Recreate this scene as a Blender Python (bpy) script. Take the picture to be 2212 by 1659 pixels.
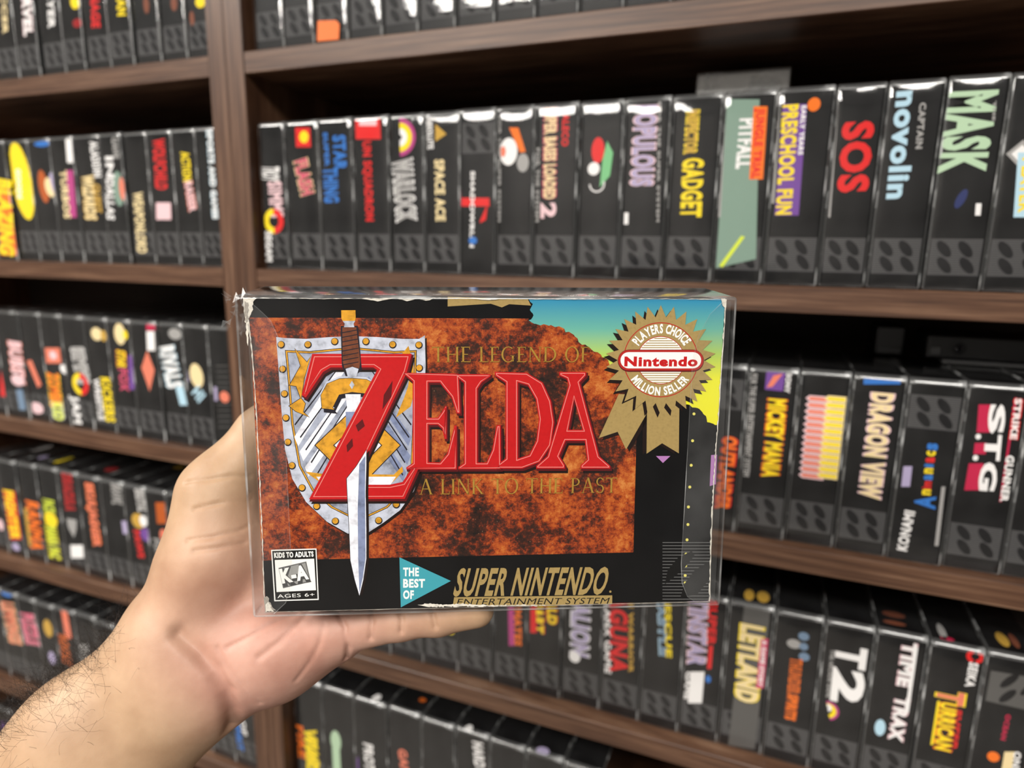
import bpy, bmesh, math, random
import numpy as np
from mathutils import Vector, Matrix
from mathutils.geometry import tessellate_polygon
for o in list(bpy.data.objects): bpy.data.objects.remove(o)
SC=bpy.context.scene; COLN=SC.collection

CAM=[0.478, -0.5202, 1.52626]
CAMR=[[0.927863, -0.088379, 0.362297], [0.372572, 0.17769, -0.910833], [0.016122, 0.98011, 0.197799]]
FPX=1442.88
HELD_T=[0.37898, -0.2913, 1.44637]
HELD_R=[[0.90355, -0.026871, 0.427639], [0.428396, 0.03664, -0.902848], [0.008592, 0.998967, 0.044618]]
HELD_H=0.12366
HAND=[["thumb",0.2463,-0.3005,1.4152,0.0145,0.2584,-0.2837,1.4403,0.0118],["thumb",0.2584,-0.2837,1.4403,0.0118,0.2707,-0.2732,1.456,0.0095],["palm",0.2414,-0.3207,1.3615,0.0205,0.2511,-0.3076,1.3889,0.0205],["palm",0.2511,-0.3076,1.3889,0.0205,0.2469,-0.3006,1.4136,0.015],["palm",0.2442,-0.3153,1.3511,0.02,0.2593,-0.2919,1.3706,0.0165],["palm",0.2565,-0.3146,1.3421,0.019,0.2836,-0.3063,1.3506,0.0175],["palm",0.2836,-0.3063,1.3506,0.0172,0.3022,-0.3006,1.3579,0.0125],["palm",0.2691,-0.2917,1.3535,0.016,0.2973,-0.2716,1.364,0.013],["palm",0.2576,-0.2896,1.374,0.016,0.2896,-0.2669,1.3895,0.013],["palm",0.278,-0.2963,1.3462,0.016,0.3042,-0.282,1.3541,0.013],["palm",0.2468,-0.3217,1.3369,0.0205,0.2728,-0.309,1.3429,0.018],["palm",0.2323,-0.3256,1.3458,0.0195,0.2052,-0.3497,1.3145,0.0205],["palm",0.2052,-0.3497,1.3145,0.0205,0.1267,-0.4125,1.2251,0.0245],["palm",0.2414,-0.3239,1.3368,0.0205,0.215,-0.3479,1.3048,0.021500000000000002],["palm",0.215,-0.3479,1.3048,0.021500000000000002,0.1383,-0.4103,1.2136,0.025500000000000002],["palm",0.2505,-0.3222,1.3278,0.0195,0.2249,-0.3461,1.2951,0.0205],["palm",0.2249,-0.3461,1.2951,0.0205,0.1499,-0.4082,1.2021,0.0245],["little",0.3093,-0.2993,1.3608,0.0112,0.3382,-0.2942,1.3693,0.0086],["little",0.3382,-0.2942,1.3693,0.0086,0.3542,-0.2905,1.3726,0.008],["little",0.3542,-0.2905,1.3726,0.008,0.3707,-0.2863,1.3769,0.0072],["little",0.2896,-0.3036,1.3522,0.0135,0.3093,-0.2993,1.3608,0.0112],["ring",0.325,-0.2699,1.3981,0.0115,0.3612,-0.253,1.4045,0.0092],["ring",0.3612,-0.253,1.4045,0.0092,0.3853,-0.2431,1.4087,0.0084],["ring",0.3853,-0.2431,1.4087,0.0084,0.4047,-0.2351,1.412,0.0074],["palm",0.257,-0.2898,1.3643,0.0165,0.325,-0.2699,1.3981,0.0125],["middle",0.3223,-0.2692,1.416,0.012,0.3624,-0.2513,1.4294,0.0095],["middle",0.3624,-0.2513,1.4294,0.0095,0.3881,-0.2404,1.4367,0.0086],["middle",0.3881,-0.2404,1.4367,0.0086,0.4093,-0.2314,1.442,0.0076],["palm",0.257,-0.2898,1.3643,0.0165,0.3223,-0.2692,1.416,0.013000000000000001],["index",0.3182,-0.2703,1.434,0.012,0.3527,-0.2546,1.4543,0.0094],["index",0.3527,-0.2546,1.4543,0.0094,0.3747,-0.2453,1.4666,0.0086],["index",0.3747,-0.2453,1.4666,0.0086,0.393,-0.2375,1.4758,0.0076],["palm",0.257,-0.2898,1.3643,0.0165,0.3182,-0.2703,1.434,0.013000000000000001]]
CREASES=[[0.003,0.0026,[[0.2566,-0.3364,1.3659],[0.2641,-0.3345,1.3595],[0.2721,-0.3339,1.3515],[0.2769,-0.333,1.3426],[0.2765,-0.3305,1.3308],[0.2709,-0.3259,1.3177]]],[0.00068,0.0008,[[0.2442,-0.3157,1.4244],[0.2543,-0.3126,1.4261],[0.261,-0.3062,1.4267],[0.265,-0.2995,1.4248]]],[0.00068,0.0008,[[0.2529,-0.3199,1.4149],[0.2604,-0.3143,1.4167],[0.2664,-0.3004,1.4143]]],[0.00068,0.0008,[[0.255,-0.3266,1.4037],[0.2637,-0.3213,1.4047],[0.2695,-0.3114,1.4049],[0.2701,-0.3038,1.4053]]],[0.00068,0.0008,[[0.2594,-0.3274,1.4002],[0.2667,-0.322,1.4006],[0.2723,-0.312,1.3999]]],[0.00068,0.0009,[[0.2749,-0.3289,1.36],[0.283,-0.3239,1.3646],[0.2905,-0.3154,1.3691],[0.296,-0.31,1.3708]]],[0.0013,0.0009,[[0.3127,-0.3039,1.3725],[0.3189,-0.307,1.3681],[0.3202,-0.3073,1.3588],[0.3167,-0.3041,1.3504]]],[0.0013,0.0009,[[0.3277,-0.3,1.3749],[0.3302,-0.3039,1.3712],[0.3301,-0.3051,1.3642]]],[0.0013,0.0009,[[0.3409,-0.2987,1.3773],[0.3432,-0.3012,1.3739],[0.3433,-0.3023,1.369]]],[0.0013,0.0009,[[0.3543,-0.2959,1.3795],[0.3564,-0.2981,1.3764],[0.3575,-0.2986,1.3727]]],[0.00068,0.0012,[[0.2894,-0.3261,1.3578],[0.2947,-0.3207,1.3624],[0.2988,-0.3136,1.3679],[0.3004,-0.3095,1.3705]]],[0.00051,0.0009,[[0.3013,-0.3183,1.3452],[0.3067,-0.3155,1.3536],[0.3103,-0.3133,1.362],[0.3103,-0.3099,1.3686]]],[0.00051,0.001,[[0.2711,-0.3302,1.3598],[0.2769,-0.3315,1.3534],[0.2829,-0.3307,1.346],[0.2872,-0.3255,1.335]]]]
ART=[
["shape","cover_print",1,"rock",[[[-89.33,54.44],[13.96,54.24],[14.09,53.29],[15.29,52.64],[16.25,52.22],[16.51,52.27],[18.5,51.64],[19.68,52.13],[20.46,51.92],[21.78,51.51],[22.45,51.81],[23.99,51.01],[25.58,51.3],[26.71,50.82],[27.62,50.33],[28.08,49.04],[29.38,49.23],[31.32,48.04],[31.69,47.44],[32.74,46.68],[33.18,45.33],[34.5,44.24],[35.78,44.36],[36.29,43.91],[37.15,43.42],[38.41,42.25],[39.19,41.58],[40.63,41.37],[42.01,40.35],[42.32,39.52],[43.59,39.14],[44.75,38.33],[45.39,36.61],[45.46,35.83],[46.77,35.4],[47.3,35.32],[48.46,33.68],[49.41,33.23],[51.15,32.37],[51.44,32.34],[52.6,31.22],[53.09,30.59],[54.79,29.8],[54.91,29.05],[56.35,28.87],[56.86,8.62],[57.18,-39.85],[-89.72,-40.17]]],0],
["shape","cover_print",2,"sky_print",[[[14.0,61.31],[14.43,60.55],[15.49,59.69],[14.94,58.55],[14.38,57.51],[14.7,56.93],[15.51,56.1],[15.77,55.4],[15.5,54.81],[14.94,53.92],[13.96,53.54],[15.29,52.64],[16.25,52.22],[16.51,52.27],[18.5,51.64],[19.68,52.13],[20.46,51.92],[21.78,51.51],[22.45,51.81],[23.99,51.01],[25.58,51.3],[26.71,50.82],[27.62,50.33],[28.08,49.04],[29.38,49.23],[31.32,48.04],[31.69,47.44],[32.74,46.68],[33.18,45.33],[34.5,44.24],[35.78,44.36],[36.29,43.91],[37.15,43.42],[38.41,42.25],[39.19,41.58],[40.63,41.37],[42.01,40.35],[42.32,39.52],[43.59,39.14],[44.75,38.33],[45.39,36.61],[45.46,35.83],[46.77,35.4],[47.3,35.32],[48.46,33.68],[49.41,33.23],[51.15,32.37],[51.44,32.34],[52.6,31.22],[53.09,30.59],[54.79,29.8],[54.91,29.05],[56.35,28.87],[57.31,28.2],[57.97,27.82],[58.98,27.9],[59.67,27.63],[60.37,27.28],[61.7,26.29],[62.16,26.62],[63.65,25.89],[64.09,25.74],[65.12,24.94],[65.88,24.86],[66.47,24.13],[67.32,24.07],[68.77,23.96],[69.59,22.99],[70.39,22.73],[70.87,22.62],[71.8,21.95],[72.77,21.86],[74.24,21.26],[75.14,21.26],[75.73,20.75],[76.64,20.78],[77.52,20.58],[78.56,19.58],[80.02,19.47],[80.7,19.31],[81.43,18.98],[82.75,17.67],[83.22,16.86],[84.31,16.05],[84.67,14.79],[84.88,13.62],[85.89,13.45],[87.35,12.96],[88.1,12.44],[89.33,12.43],[89.4,61.77]]],0],
["shape","cover_print",3,"gold_print",[[[-16.48,62.3],[13.54,61.53],[14.79,59.11],[6.57,59.61],[3.78,58.39],[-0.4,59.77],[-16.52,58.69]]],0],
["shape","cover_print",4,"mauve_print",[[[64.94,0.11],[70.71,0.04],[67.84,-2.76]]],0],
["shape","cover_print",4,"mauve_print",[[[87.16,0.23],[89.6,0.39],[89.68,-11.82],[87.26,-12.55]]],0],
["shape","cover_print",4,"dot_print",[[[80.02,16.97],[79.97,16.72],[79.82,16.51],[79.59,16.4],[79.32,16.4],[79.08,16.52],[78.9,16.72],[78.83,16.98],[78.88,17.24],[79.03,17.44],[79.27,17.56],[79.53,17.55],[79.77,17.44],[79.95,17.23]]],0],
["shape","cover_print",4,"dot_print",[[[79.98,6.15],[79.93,5.89],[79.78,5.68],[79.54,5.57],[79.28,5.57],[79.03,5.69],[78.86,5.9],[78.79,6.16],[78.83,6.42],[78.99,6.63],[79.22,6.74],[79.49,6.74],[79.73,6.62],[79.91,6.41]]],0],
["shape","cover_print",4,"dot_print",[[[79.9,-3.86],[79.85,-4.12],[79.69,-4.33],[79.46,-4.44],[79.19,-4.44],[78.94,-4.32],[78.77,-4.11],[78.7,-3.84],[78.74,-3.58],[78.9,-3.37],[79.13,-3.26],[79.4,-3.26],[79.65,-3.38],[79.82,-3.59]]],0],
["shape","cover_print",4,"dot_print",[[[79.76,-12.83],[79.71,-13.1],[79.55,-13.31],[79.31,-13.42],[79.05,-13.42],[78.8,-13.3],[78.62,-13.08],[78.55,-12.81],[78.6,-12.55],[78.75,-12.33],[78.99,-12.22],[79.26,-12.22],[79.51,-12.35],[79.68,-12.56]]],0],
["shape","cover_print",4,"dot_print",[[[79.58,-21.12],[79.53,-21.39],[79.37,-21.6],[79.14,-21.72],[78.87,-21.71],[78.62,-21.59],[78.44,-21.37],[78.37,-21.1],[78.41,-20.83],[78.57,-20.62],[78.81,-20.5],[79.08,-20.51],[79.33,-20.63],[79.51,-20.85]]],0],
["shape","cover_print",4,"dot_print",[[[79.73,-28.52],[79.69,-28.79],[79.53,-29.0],[79.29,-29.12],[79.02,-29.11],[78.77,-28.99],[78.59,-28.77],[78.52,-28.5],[78.56,-28.22],[78.72,-28.01],[78.96,-27.89],[79.23,-27.9],[79.48,-28.02],[79.66,-28.24]]],0],
["shape","cover_print",4,"dot_print",[[[79.66,-34.99],[79.61,-35.26],[79.45,-35.48],[79.21,-35.59],[78.94,-35.59],[78.69,-35.46],[78.51,-35.24],[78.43,-34.97],[78.48,-34.69],[78.64,-34.48],[78.88,-34.36],[79.15,-34.37],[79.4,-34.49],[79.58,-34.71]]],0],
["shape","cover_print",4,"dot_print",[[[79.56,-41.11],[79.51,-41.39],[79.35,-41.6],[79.11,-41.72],[78.84,-41.72],[78.58,-41.59],[78.4,-41.36],[78.33,-41.09],[78.38,-40.81],[78.54,-40.59],[78.78,-40.48],[79.05,-40.48],[79.3,-40.61],[79.48,-40.84]]],0],
["shape","cover_print",4,"dot_print",[[[79.59,-46.08],[79.55,-46.36],[79.39,-46.58],[79.14,-46.7],[78.87,-46.69],[78.62,-46.56],[78.44,-46.33],[78.36,-46.06],[78.41,-45.78],[78.57,-45.56],[78.81,-45.44],[79.09,-45.45],[79.34,-45.58],[79.52,-45.81]]],0],
["shape","cover_print",4,"dot_print",[[[79.6,-50.28],[79.55,-50.56],[79.39,-50.78],[79.15,-50.9],[78.87,-50.89],[78.62,-50.76],[78.44,-50.53],[78.36,-50.25],[78.41,-49.98],[78.57,-49.76],[78.81,-49.64],[79.09,-49.64],[79.34,-49.77],[79.52,-50.0]]],0],
["shape","cover_print",4,"dot_print",[[[79.74,-53.5],[79.7,-53.77],[79.53,-53.99],[79.29,-54.11],[79.02,-54.11],[78.76,-53.98],[78.58,-53.75],[78.51,-53.47],[78.56,-53.19],[78.72,-52.97],[78.96,-52.85],[79.23,-52.86],[79.49,-52.99],[79.67,-53.21]]],0],
["shape","cover_print",4,"dot_print",[[[79.67,-56.11],[79.62,-56.39],[79.46,-56.61],[79.22,-56.73],[78.94,-56.72],[78.69,-56.59],[78.51,-56.36],[78.43,-56.08],[78.48,-55.8],[78.64,-55.58],[78.89,-55.46],[79.16,-55.47],[79.42,-55.6],[79.6,-55.83]]],0],
["shape","cover_print",4,"dot_print",[[[79.78,-58.54],[79.73,-58.82],[79.57,-59.04],[79.33,-59.16],[79.05,-59.15],[78.8,-59.02],[78.62,-58.79],[78.54,-58.51],[78.59,-58.23],[78.75,-58.01],[79.0,-57.89],[79.27,-57.89],[79.53,-58.03],[79.71,-58.26]]],0],
["shape","cover_print",4,"line_print",[[[68.99,-35.76],[88.67,-36.16],[88.68,-36.47],[69.0,-36.07]]],0],
["shape","cover_print",4,"line_print",[[[69.04,-37.1],[88.74,-37.5],[88.75,-37.82],[69.05,-37.41]]],0],
["shape","cover_print",4,"line_print",[[[69.09,-38.44],[88.81,-38.85],[88.82,-39.17],[69.11,-38.76]]],0],
["shape","cover_print",4,"line_print",[[[69.15,-39.78],[88.88,-40.2],[88.89,-40.52],[69.16,-40.1]]],0],
["shape","cover_print",4,"line_print",[[[69.2,-41.13],[88.95,-41.55],[88.96,-41.87],[69.21,-41.45]]],0],
["shape","cover_print",4,"line_print",[[[69.26,-42.48],[89.02,-42.91],[89.03,-43.22],[69.27,-42.79]]],0],
["shape","cover_print",4,"line_print",[[[69.31,-43.83],[89.09,-44.26],[89.1,-44.58],[69.32,-44.14]]],0],
["shape","cover_print",4,"line_print",[[[69.36,-45.18],[89.16,-45.62],[89.17,-45.94],[69.38,-45.5]]],0],
["shape","cover_print",4,"line_print",[[[69.42,-46.53],[89.23,-46.98],[89.24,-47.3],[69.43,-46.85]]],0],
["shape","cover_print",4,"line_print",[[[69.47,-47.89],[89.3,-48.34],[89.31,-48.66],[69.49,-48.21]]],0],
["shape","cover_print",4,"line_print",[[[69.53,-49.24],[89.37,-49.71],[89.38,-50.03],[69.54,-49.56]]],0],
["shape","cover_print",4,"line_print",[[[69.58,-50.61],[89.44,-51.08],[89.45,-51.4],[69.6,-50.93]]],0],
["shape","cover_print",4,"line_print",[[[69.64,-51.97],[89.51,-52.44],[89.53,-52.77],[69.65,-52.29]]],0],
["shape","cover_print",4,"line_print",[[[69.69,-53.33],[89.58,-53.82],[89.6,-54.14],[69.71,-53.65]]],0],
["shape","cover_print",4,"line_print",[[[69.75,-54.7],[89.65,-55.19],[89.67,-55.51],[69.76,-55.02]]],0],
["shape","cover_print",4,"line_print",[[[69.8,-56.07],[89.72,-56.56],[89.74,-56.89],[69.82,-56.39]]],0],
["shape","cover_print",4,"line_print",[[[69.86,-57.44],[89.79,-57.94],[89.81,-58.27],[69.87,-57.76]]],0],
["shape","cover_print",4,"line_print",[[[69.91,-58.81],[89.86,-59.32],[89.88,-59.65],[69.93,-59.13]]],0],
["shape","cover_print",4,"line_print",[[[69.97,-60.19],[89.94,-60.7],[89.95,-61.03],[69.98,-60.51]]],0],
["shape","cover_print",4,"line_print",[[[70.02,-61.56],[90.01,-62.09],[90.02,-62.42],[70.04,-61.89]]],0],
["shape","cover_print",5,"black_print",[[[70.67,-53.88],[71.58,-47.9],[75.57,-42.61],[81.18,-39.76],[82.42,-41.77],[78.81,-46.66],[73.65,-51.54]]],0],
["shape","cover_print",5,"black_print",[[[77.48,-59.69],[78.77,-54.08],[82.73,-48.15],[88.89,-44.3],[89.29,-51.92],[84.21,-58.85]]],0],
["shape","shield_picture",6,"shadow_print",[[[-79.39,46.41],[-76.21,46.02],[-68.56,45.7],[-59.31,46.4],[-51.59,46.71],[-42.3,46.39],[-32.97,45.67],[-26.72,45.67],[-24.5,47.01],[-24.36,35.49],[-25.39,19.34],[-26.18,4.53],[-26.91,-6.32],[-29.71,-13.88],[-35.12,-21.46],[-41.73,-26.48],[-48.34,-30.82],[-55.63,-30.68],[-63.52,-25.65],[-71.2,-17.46],[-75.95,-8.16],[-78.18,3.45],[-78.82,19.72],[-79.14,35.67]]],0],
["shape","shield_picture",7,"steel_light",[[[-80.03,47.27],[-76.84,46.88],[-69.21,46.56],[-59.96,47.26],[-52.24,47.57],[-42.96,47.25],[-33.64,46.54],[-27.39,46.54],[-25.18,47.88],[-25.04,36.37],[-26.08,20.24],[-26.87,5.46],[-27.61,-5.38],[-30.41,-12.94],[-35.82,-20.5],[-42.43,-25.52],[-49.03,-29.86],[-56.32,-29.72],[-64.19,-24.69],[-71.86,-16.51],[-76.61,-7.23],[-78.83,4.37],[-79.47,20.61],[-79.78,36.54]]],0],
["shape","shield_picture",8,"dark_line",[[[-77.05,42.43],[-67.86,42.02],[-52.37,43.57],[-36.86,41.97],[-28.25,42.35],[-28.99,21.89],[-30.47,-2.83],[-34.87,-13.71],[-40.66,-19.57],[-52.12,-24.91],[-62.39,-19.2],[-69.3,-12.35],[-74.02,-2.28],[-76.04,14.13],[-76.62,31.78]]],0],
["shape","shield_picture",9,"amber_print",[[[-77.05,42.43],[-67.86,42.02],[-52.37,43.57],[-36.86,41.97],[-28.25,42.35],[-28.99,21.89],[-30.47,-2.83],[-34.87,-13.71],[-40.66,-19.57],[-52.12,-24.91],[-62.39,-19.2],[-69.3,-12.35],[-74.02,-2.28],[-76.04,14.13],[-76.62,31.78]]],-0.25],
["shape","shield_picture",10,"dark_line",[[[-77.05,42.43],[-67.86,42.02],[-52.37,43.57],[-36.86,41.97],[-28.25,42.35],[-28.99,21.89],[-30.47,-2.83],[-34.87,-13.71],[-40.66,-19.57],[-52.12,-24.91],[-62.39,-19.2],[-69.3,-12.35],[-74.02,-2.28],[-76.04,14.13],[-76.62,31.78]]],-0.75],
["shape","shield_picture",11,"steel_mid",[[[-77.05,42.43],[-67.86,42.02],[-52.37,43.57],[-36.86,41.97],[-28.25,42.35],[-28.99,21.89],[-30.47,-2.83],[-34.87,-13.71],[-40.66,-19.57],[-52.12,-24.91],[-62.39,-19.2],[-69.3,-12.35],[-74.02,-2.28],[-76.04,14.13],[-76.62,31.78]]],-0.95],
["shape","shield_picture",12,"steel_white",[[[-75.08,9.24],[-57.25,36.47],[-55.63,34.08],[-73.84,5.46]]],0],
["shape","shield_picture",12,"steel_white",[[[-73.38,3.48],[-52.75,31.68],[-51.1,29.28],[-72.13,-0.32]]],0],
["shape","shield_picture",12,"steel_white",[[[-71.68,-2.73],[-51.38,25.26],[-49.73,22.83],[-70.41,-6.57]]],0],
["shape","shield_picture",12,"steel_blue",[[[-30.82,8.8],[-46.48,32.45],[-47.81,29.58],[-32.17,5.18]]],0],
["shape","shield_picture",12,"steel_blue",[[[-31.36,1.35],[-47.46,25.24],[-48.8,22.34],[-32.71,-2.3]]],0],
["shape","shield_picture",12,"steel_blue",[[[-33.09,-5.31],[-47.67,17.96],[-49.02,15.04],[-34.45,-8.99]]],0],
["shape","shield_picture",13,"dark_line",[[[-74.87,14.12],[-57.25,36.47],[-57.03,36.15],[-74.58,13.63]]],0],
["shape","shield_picture",13,"dark_line",[[[-30.73,13.74],[-46.37,36.44],[-46.61,36.12],[-31.06,13.25]]],0],
["shape","shield_picture",13,"dark_line",[[[-73.05,9.22],[-56.33,31.7],[-56.11,31.38],[-72.76,8.72]]],0],
["shape","shield_picture",13,"dark_line",[[[-31.62,8.81],[-46.5,31.66],[-46.74,31.34],[-31.95,8.32]]],0],
["shape","shield_picture",13,"dark_line",[[[-71.22,4.28],[-55.4,26.89],[-55.18,26.57],[-70.93,3.79]]],0],
["shape","shield_picture",13,"dark_line",[[[-32.51,3.86],[-46.63,26.84],[-46.88,26.52],[-32.84,3.36]]],0],
["shape","shield_picture",13,"dark_line",[[[-69.38,-0.69],[-54.46,22.06],[-54.24,21.73],[-69.09,-1.19]]],0],
["shape","shield_picture",13,"dark_line",[[[-33.41,-1.13],[-46.77,22.01],[-47.01,21.68],[-33.74,-1.62]]],0],
["shape","shield_picture",13,"dark_line",[[[-67.53,-5.69],[-53.52,17.19],[-53.3,16.86],[-67.23,-6.19]]],0],
["shape","shield_picture",13,"dark_line",[[[-34.31,-6.13],[-46.91,17.14],[-47.15,16.81],[-34.65,-6.63]]],0],
["shape","shield_picture",14,"dark_line",[[[-73.57,43.2],[-69.18,38.09],[-67.55,40.29],[-70.22,31.76],[-71.7,24.18],[-70.23,22.16],[-71.15,18.94],[-68.9,16.66],[-74.26,18.97],[-76.8,21.24],[-72.32,24.18],[-73.68,28.59],[-76.29,29.0],[-71.79,36.52]]],0],
["shape","shield_picture",15,"amber_print",[[[-73.57,43.2],[-69.18,38.09],[-67.55,40.29],[-70.22,31.76],[-71.7,24.18],[-70.23,22.16],[-71.15,18.94],[-68.9,16.66],[-74.26,18.97],[-76.8,21.24],[-72.32,24.18],[-73.68,28.59],[-76.29,29.0],[-71.79,36.52]]],-0.22],
["shape","shield_picture",15,"amber_print",[[[-31.35,43.94],[-34.56,39.98],[-36.88,41.18],[-34.65,35.61],[-30.72,35.59],[-31.8,28.38],[-33.47,23.94],[-36.64,16.41],[-31.0,20.68],[-29.73,25.14],[-29.53,36.39]]],0],
["shape","shield_picture",16,"dark_line",[[[-50.7,22.03],[-34.88,5.54],[-51.73,-11.77],[-67.77,5.89]]],0],
["shape","shield_picture",17,"amber_print",[[[-50.71,21.55],[-35.36,5.54],[-51.71,-11.27],[-67.3,5.88]]],0],
["shape","shield_picture",18,"dark_line",[[[-50.92,14.73],[-42.06,5.62],[-51.48,-3.82],[-60.69,5.81]]],0],
["shape","shield_picture",19,"steel_white",[[[-50.94,14.24],[-42.54,5.62],[-51.47,-3.32],[-60.21,5.81]]],0],
["shape","shield_picture",19,"amber_print",[[[-71.75,-4.39],[-65.85,-5.3],[-37.93,-6.09],[-34.65,-2.78],[-34.29,-4.88],[-40.46,-11.1],[-63.67,-10.76]]],0],
["shape","shield_picture",20,"steel_white",[[[-67.48,-6.52],[-37.15,-6.94],[-42.15,-14.45],[-52.76,-19.36],[-62.23,-14.98]]],0],
["shape","shield_picture",21,"dark_line",[[[-76.96,44.38],[-77.05,43.95],[-77.26,43.56],[-77.58,43.24],[-77.97,43.05],[-78.4,42.98],[-78.82,43.05],[-79.2,43.25],[-79.49,43.56],[-79.66,43.95],[-79.71,44.39],[-79.62,44.82],[-79.41,45.21],[-79.09,45.52],[-78.69,45.72],[-78.27,45.79],[-77.84,45.72],[-77.47,45.52],[-77.18,45.21],[-77.0,44.82]]],0],
["shape","shield_picture",21,"dark_line",[[[-67.15,44.37],[-67.23,43.94],[-67.45,43.54],[-67.76,43.23],[-68.16,43.03],[-68.59,42.96],[-69.01,43.03],[-69.39,43.23],[-69.68,43.55],[-69.86,43.94],[-69.91,44.37],[-69.83,44.81],[-69.61,45.2],[-69.29,45.51],[-68.9,45.71],[-68.47,45.78],[-68.05,45.71],[-67.67,45.51],[-67.38,45.2],[-67.2,44.81]]],0],
["shape","shield_picture",21,"dark_line",[[[-57.25,45.54],[-57.33,45.1],[-57.54,44.71],[-57.86,44.4],[-58.26,44.2],[-58.69,44.13],[-59.11,44.2],[-59.49,44.4],[-59.79,44.71],[-59.97,45.1],[-60.02,45.54],[-59.94,45.98],[-59.73,46.37],[-59.41,46.68],[-59.02,46.88],[-58.59,46.95],[-58.16,46.88],[-57.78,46.68],[-57.49,46.37],[-57.3,45.97]]],0],
["shape","shield_picture",21,"dark_line",[[[-45.72,45.53],[-45.8,45.09],[-46.01,44.7],[-46.33,44.38],[-46.73,44.18],[-47.16,44.11],[-47.59,44.18],[-47.97,44.38],[-48.27,44.7],[-48.46,45.09],[-48.51,45.53],[-48.43,45.97],[-48.22,46.36],[-47.91,46.67],[-47.51,46.87],[-47.08,46.94],[-46.65,46.87],[-46.27,46.67],[-45.97,46.36],[-45.78,45.97]]],0],
["shape","shield_picture",21,"dark_line",[[[-35.79,44.34],[-35.87,43.9],[-36.08,43.5],[-36.4,43.19],[-36.79,42.99],[-37.23,42.92],[-37.66,42.99],[-38.05,43.19],[-38.35,43.51],[-38.54,43.9],[-38.6,44.34],[-38.52,44.78],[-38.31,45.17],[-38.0,45.49],[-37.6,45.69],[-37.17,45.76],[-36.73,45.69],[-36.35,45.49],[-36.04,45.17],[-35.85,44.78]]],0],
["shape","shield_picture",21,"dark_line",[[[-26.02,44.17],[-26.1,43.73],[-26.3,43.33],[-26.62,43.02],[-27.02,42.81],[-27.46,42.74],[-27.89,42.82],[-28.28,43.02],[-28.59,43.33],[-28.78,43.73],[-28.84,44.17],[-28.77,44.61],[-28.56,45.01],[-28.24,45.32],[-27.85,45.52],[-27.41,45.59],[-26.97,45.52],[-26.58,45.32],[-26.28,45.01],[-26.08,44.61]]],0],
["shape","shield_picture",21,"dark_line",[[[-26.0,35.42],[-26.08,34.97],[-26.29,34.57],[-26.61,34.25],[-27.0,34.05],[-27.44,33.98],[-27.88,34.05],[-28.27,34.26],[-28.58,34.58],[-28.78,34.98],[-28.84,35.43],[-28.76,35.87],[-28.55,36.27],[-28.23,36.59],[-27.84,36.79],[-27.4,36.86],[-26.96,36.79],[-26.57,36.58],[-26.26,36.26],[-26.06,35.86]]],0],
["shape","shield_picture",21,"dark_line",[[[-76.85,35.19],[-76.94,34.75],[-77.15,34.35],[-77.47,34.04],[-77.87,33.84],[-78.3,33.77],[-78.72,33.84],[-79.1,34.04],[-79.39,34.36],[-79.57,34.76],[-79.62,35.2],[-79.53,35.64],[-79.31,36.03],[-78.99,36.34],[-78.6,36.55],[-78.17,36.61],[-77.74,36.54],[-77.37,36.34],[-77.07,36.02],[-76.9,35.63]]],0],
["shape","shield_picture",21,"dark_line",[[[-76.59,25.81],[-76.68,25.36],[-76.89,24.96],[-77.22,24.65],[-77.61,24.44],[-78.05,24.38],[-78.48,24.45],[-78.85,24.66],[-79.15,24.98],[-79.33,25.38],[-79.37,25.82],[-79.28,26.27],[-79.07,26.67],[-78.74,26.98],[-78.35,27.18],[-77.91,27.25],[-77.49,27.18],[-77.11,26.97],[-76.82,26.65],[-76.64,26.25]]],0],
["shape","shield_picture",21,"dark_line",[[[-76.47,16.56],[-76.56,16.11],[-76.78,15.71],[-77.1,15.39],[-77.5,15.18],[-77.94,15.11],[-78.37,15.19],[-78.75,15.4],[-79.04,15.72],[-79.22,16.13],[-79.27,16.58],[-79.18,17.03],[-78.96,17.43],[-78.64,17.75],[-78.24,17.96],[-77.8,18.02],[-77.37,17.95],[-76.99,17.74],[-76.7,17.42],[-76.52,17.01]]],0],
["shape","shield_picture",21,"dark_line",[[[-76.2,7.12],[-76.29,6.67],[-76.51,6.26],[-76.83,5.94],[-77.23,5.73],[-77.67,5.66],[-78.11,5.74],[-78.49,5.95],[-78.78,6.28],[-78.97,6.7],[-79.01,7.15],[-78.92,7.6],[-78.7,8.01],[-78.38,8.33],[-77.98,8.54],[-77.54,8.61],[-77.11,8.53],[-76.72,8.32],[-76.43,7.99],[-76.25,7.58]]],0],
["shape","shield_picture",21,"dark_line",[[[-75.04,-2.11],[-75.13,-2.56],[-75.35,-2.98],[-75.68,-3.3],[-76.08,-3.51],[-76.52,-3.58],[-76.96,-3.5],[-77.34,-3.28],[-77.64,-2.95],[-77.82,-2.53],[-77.87,-2.07],[-77.78,-1.61],[-77.56,-1.2],[-77.23,-0.87],[-76.83,-0.67],[-76.39,-0.6],[-75.96,-0.68],[-75.57,-0.9],[-75.27,-1.23],[-75.09,-1.64]]],0],
["shape","shield_picture",21,"dark_line",[[[-71.63,-10.97],[-71.72,-11.44],[-71.94,-11.86],[-72.27,-12.18],[-72.68,-12.39],[-73.12,-12.46],[-73.56,-12.38],[-73.95,-12.16],[-74.25,-11.82],[-74.43,-11.4],[-74.48,-10.93],[-74.39,-10.47],[-74.17,-10.05],[-73.84,-9.72],[-73.43,-9.52],[-72.99,-9.45],[-72.55,-9.53],[-72.17,-9.75],[-71.86,-10.09],[-71.68,-10.51]]],0],
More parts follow.
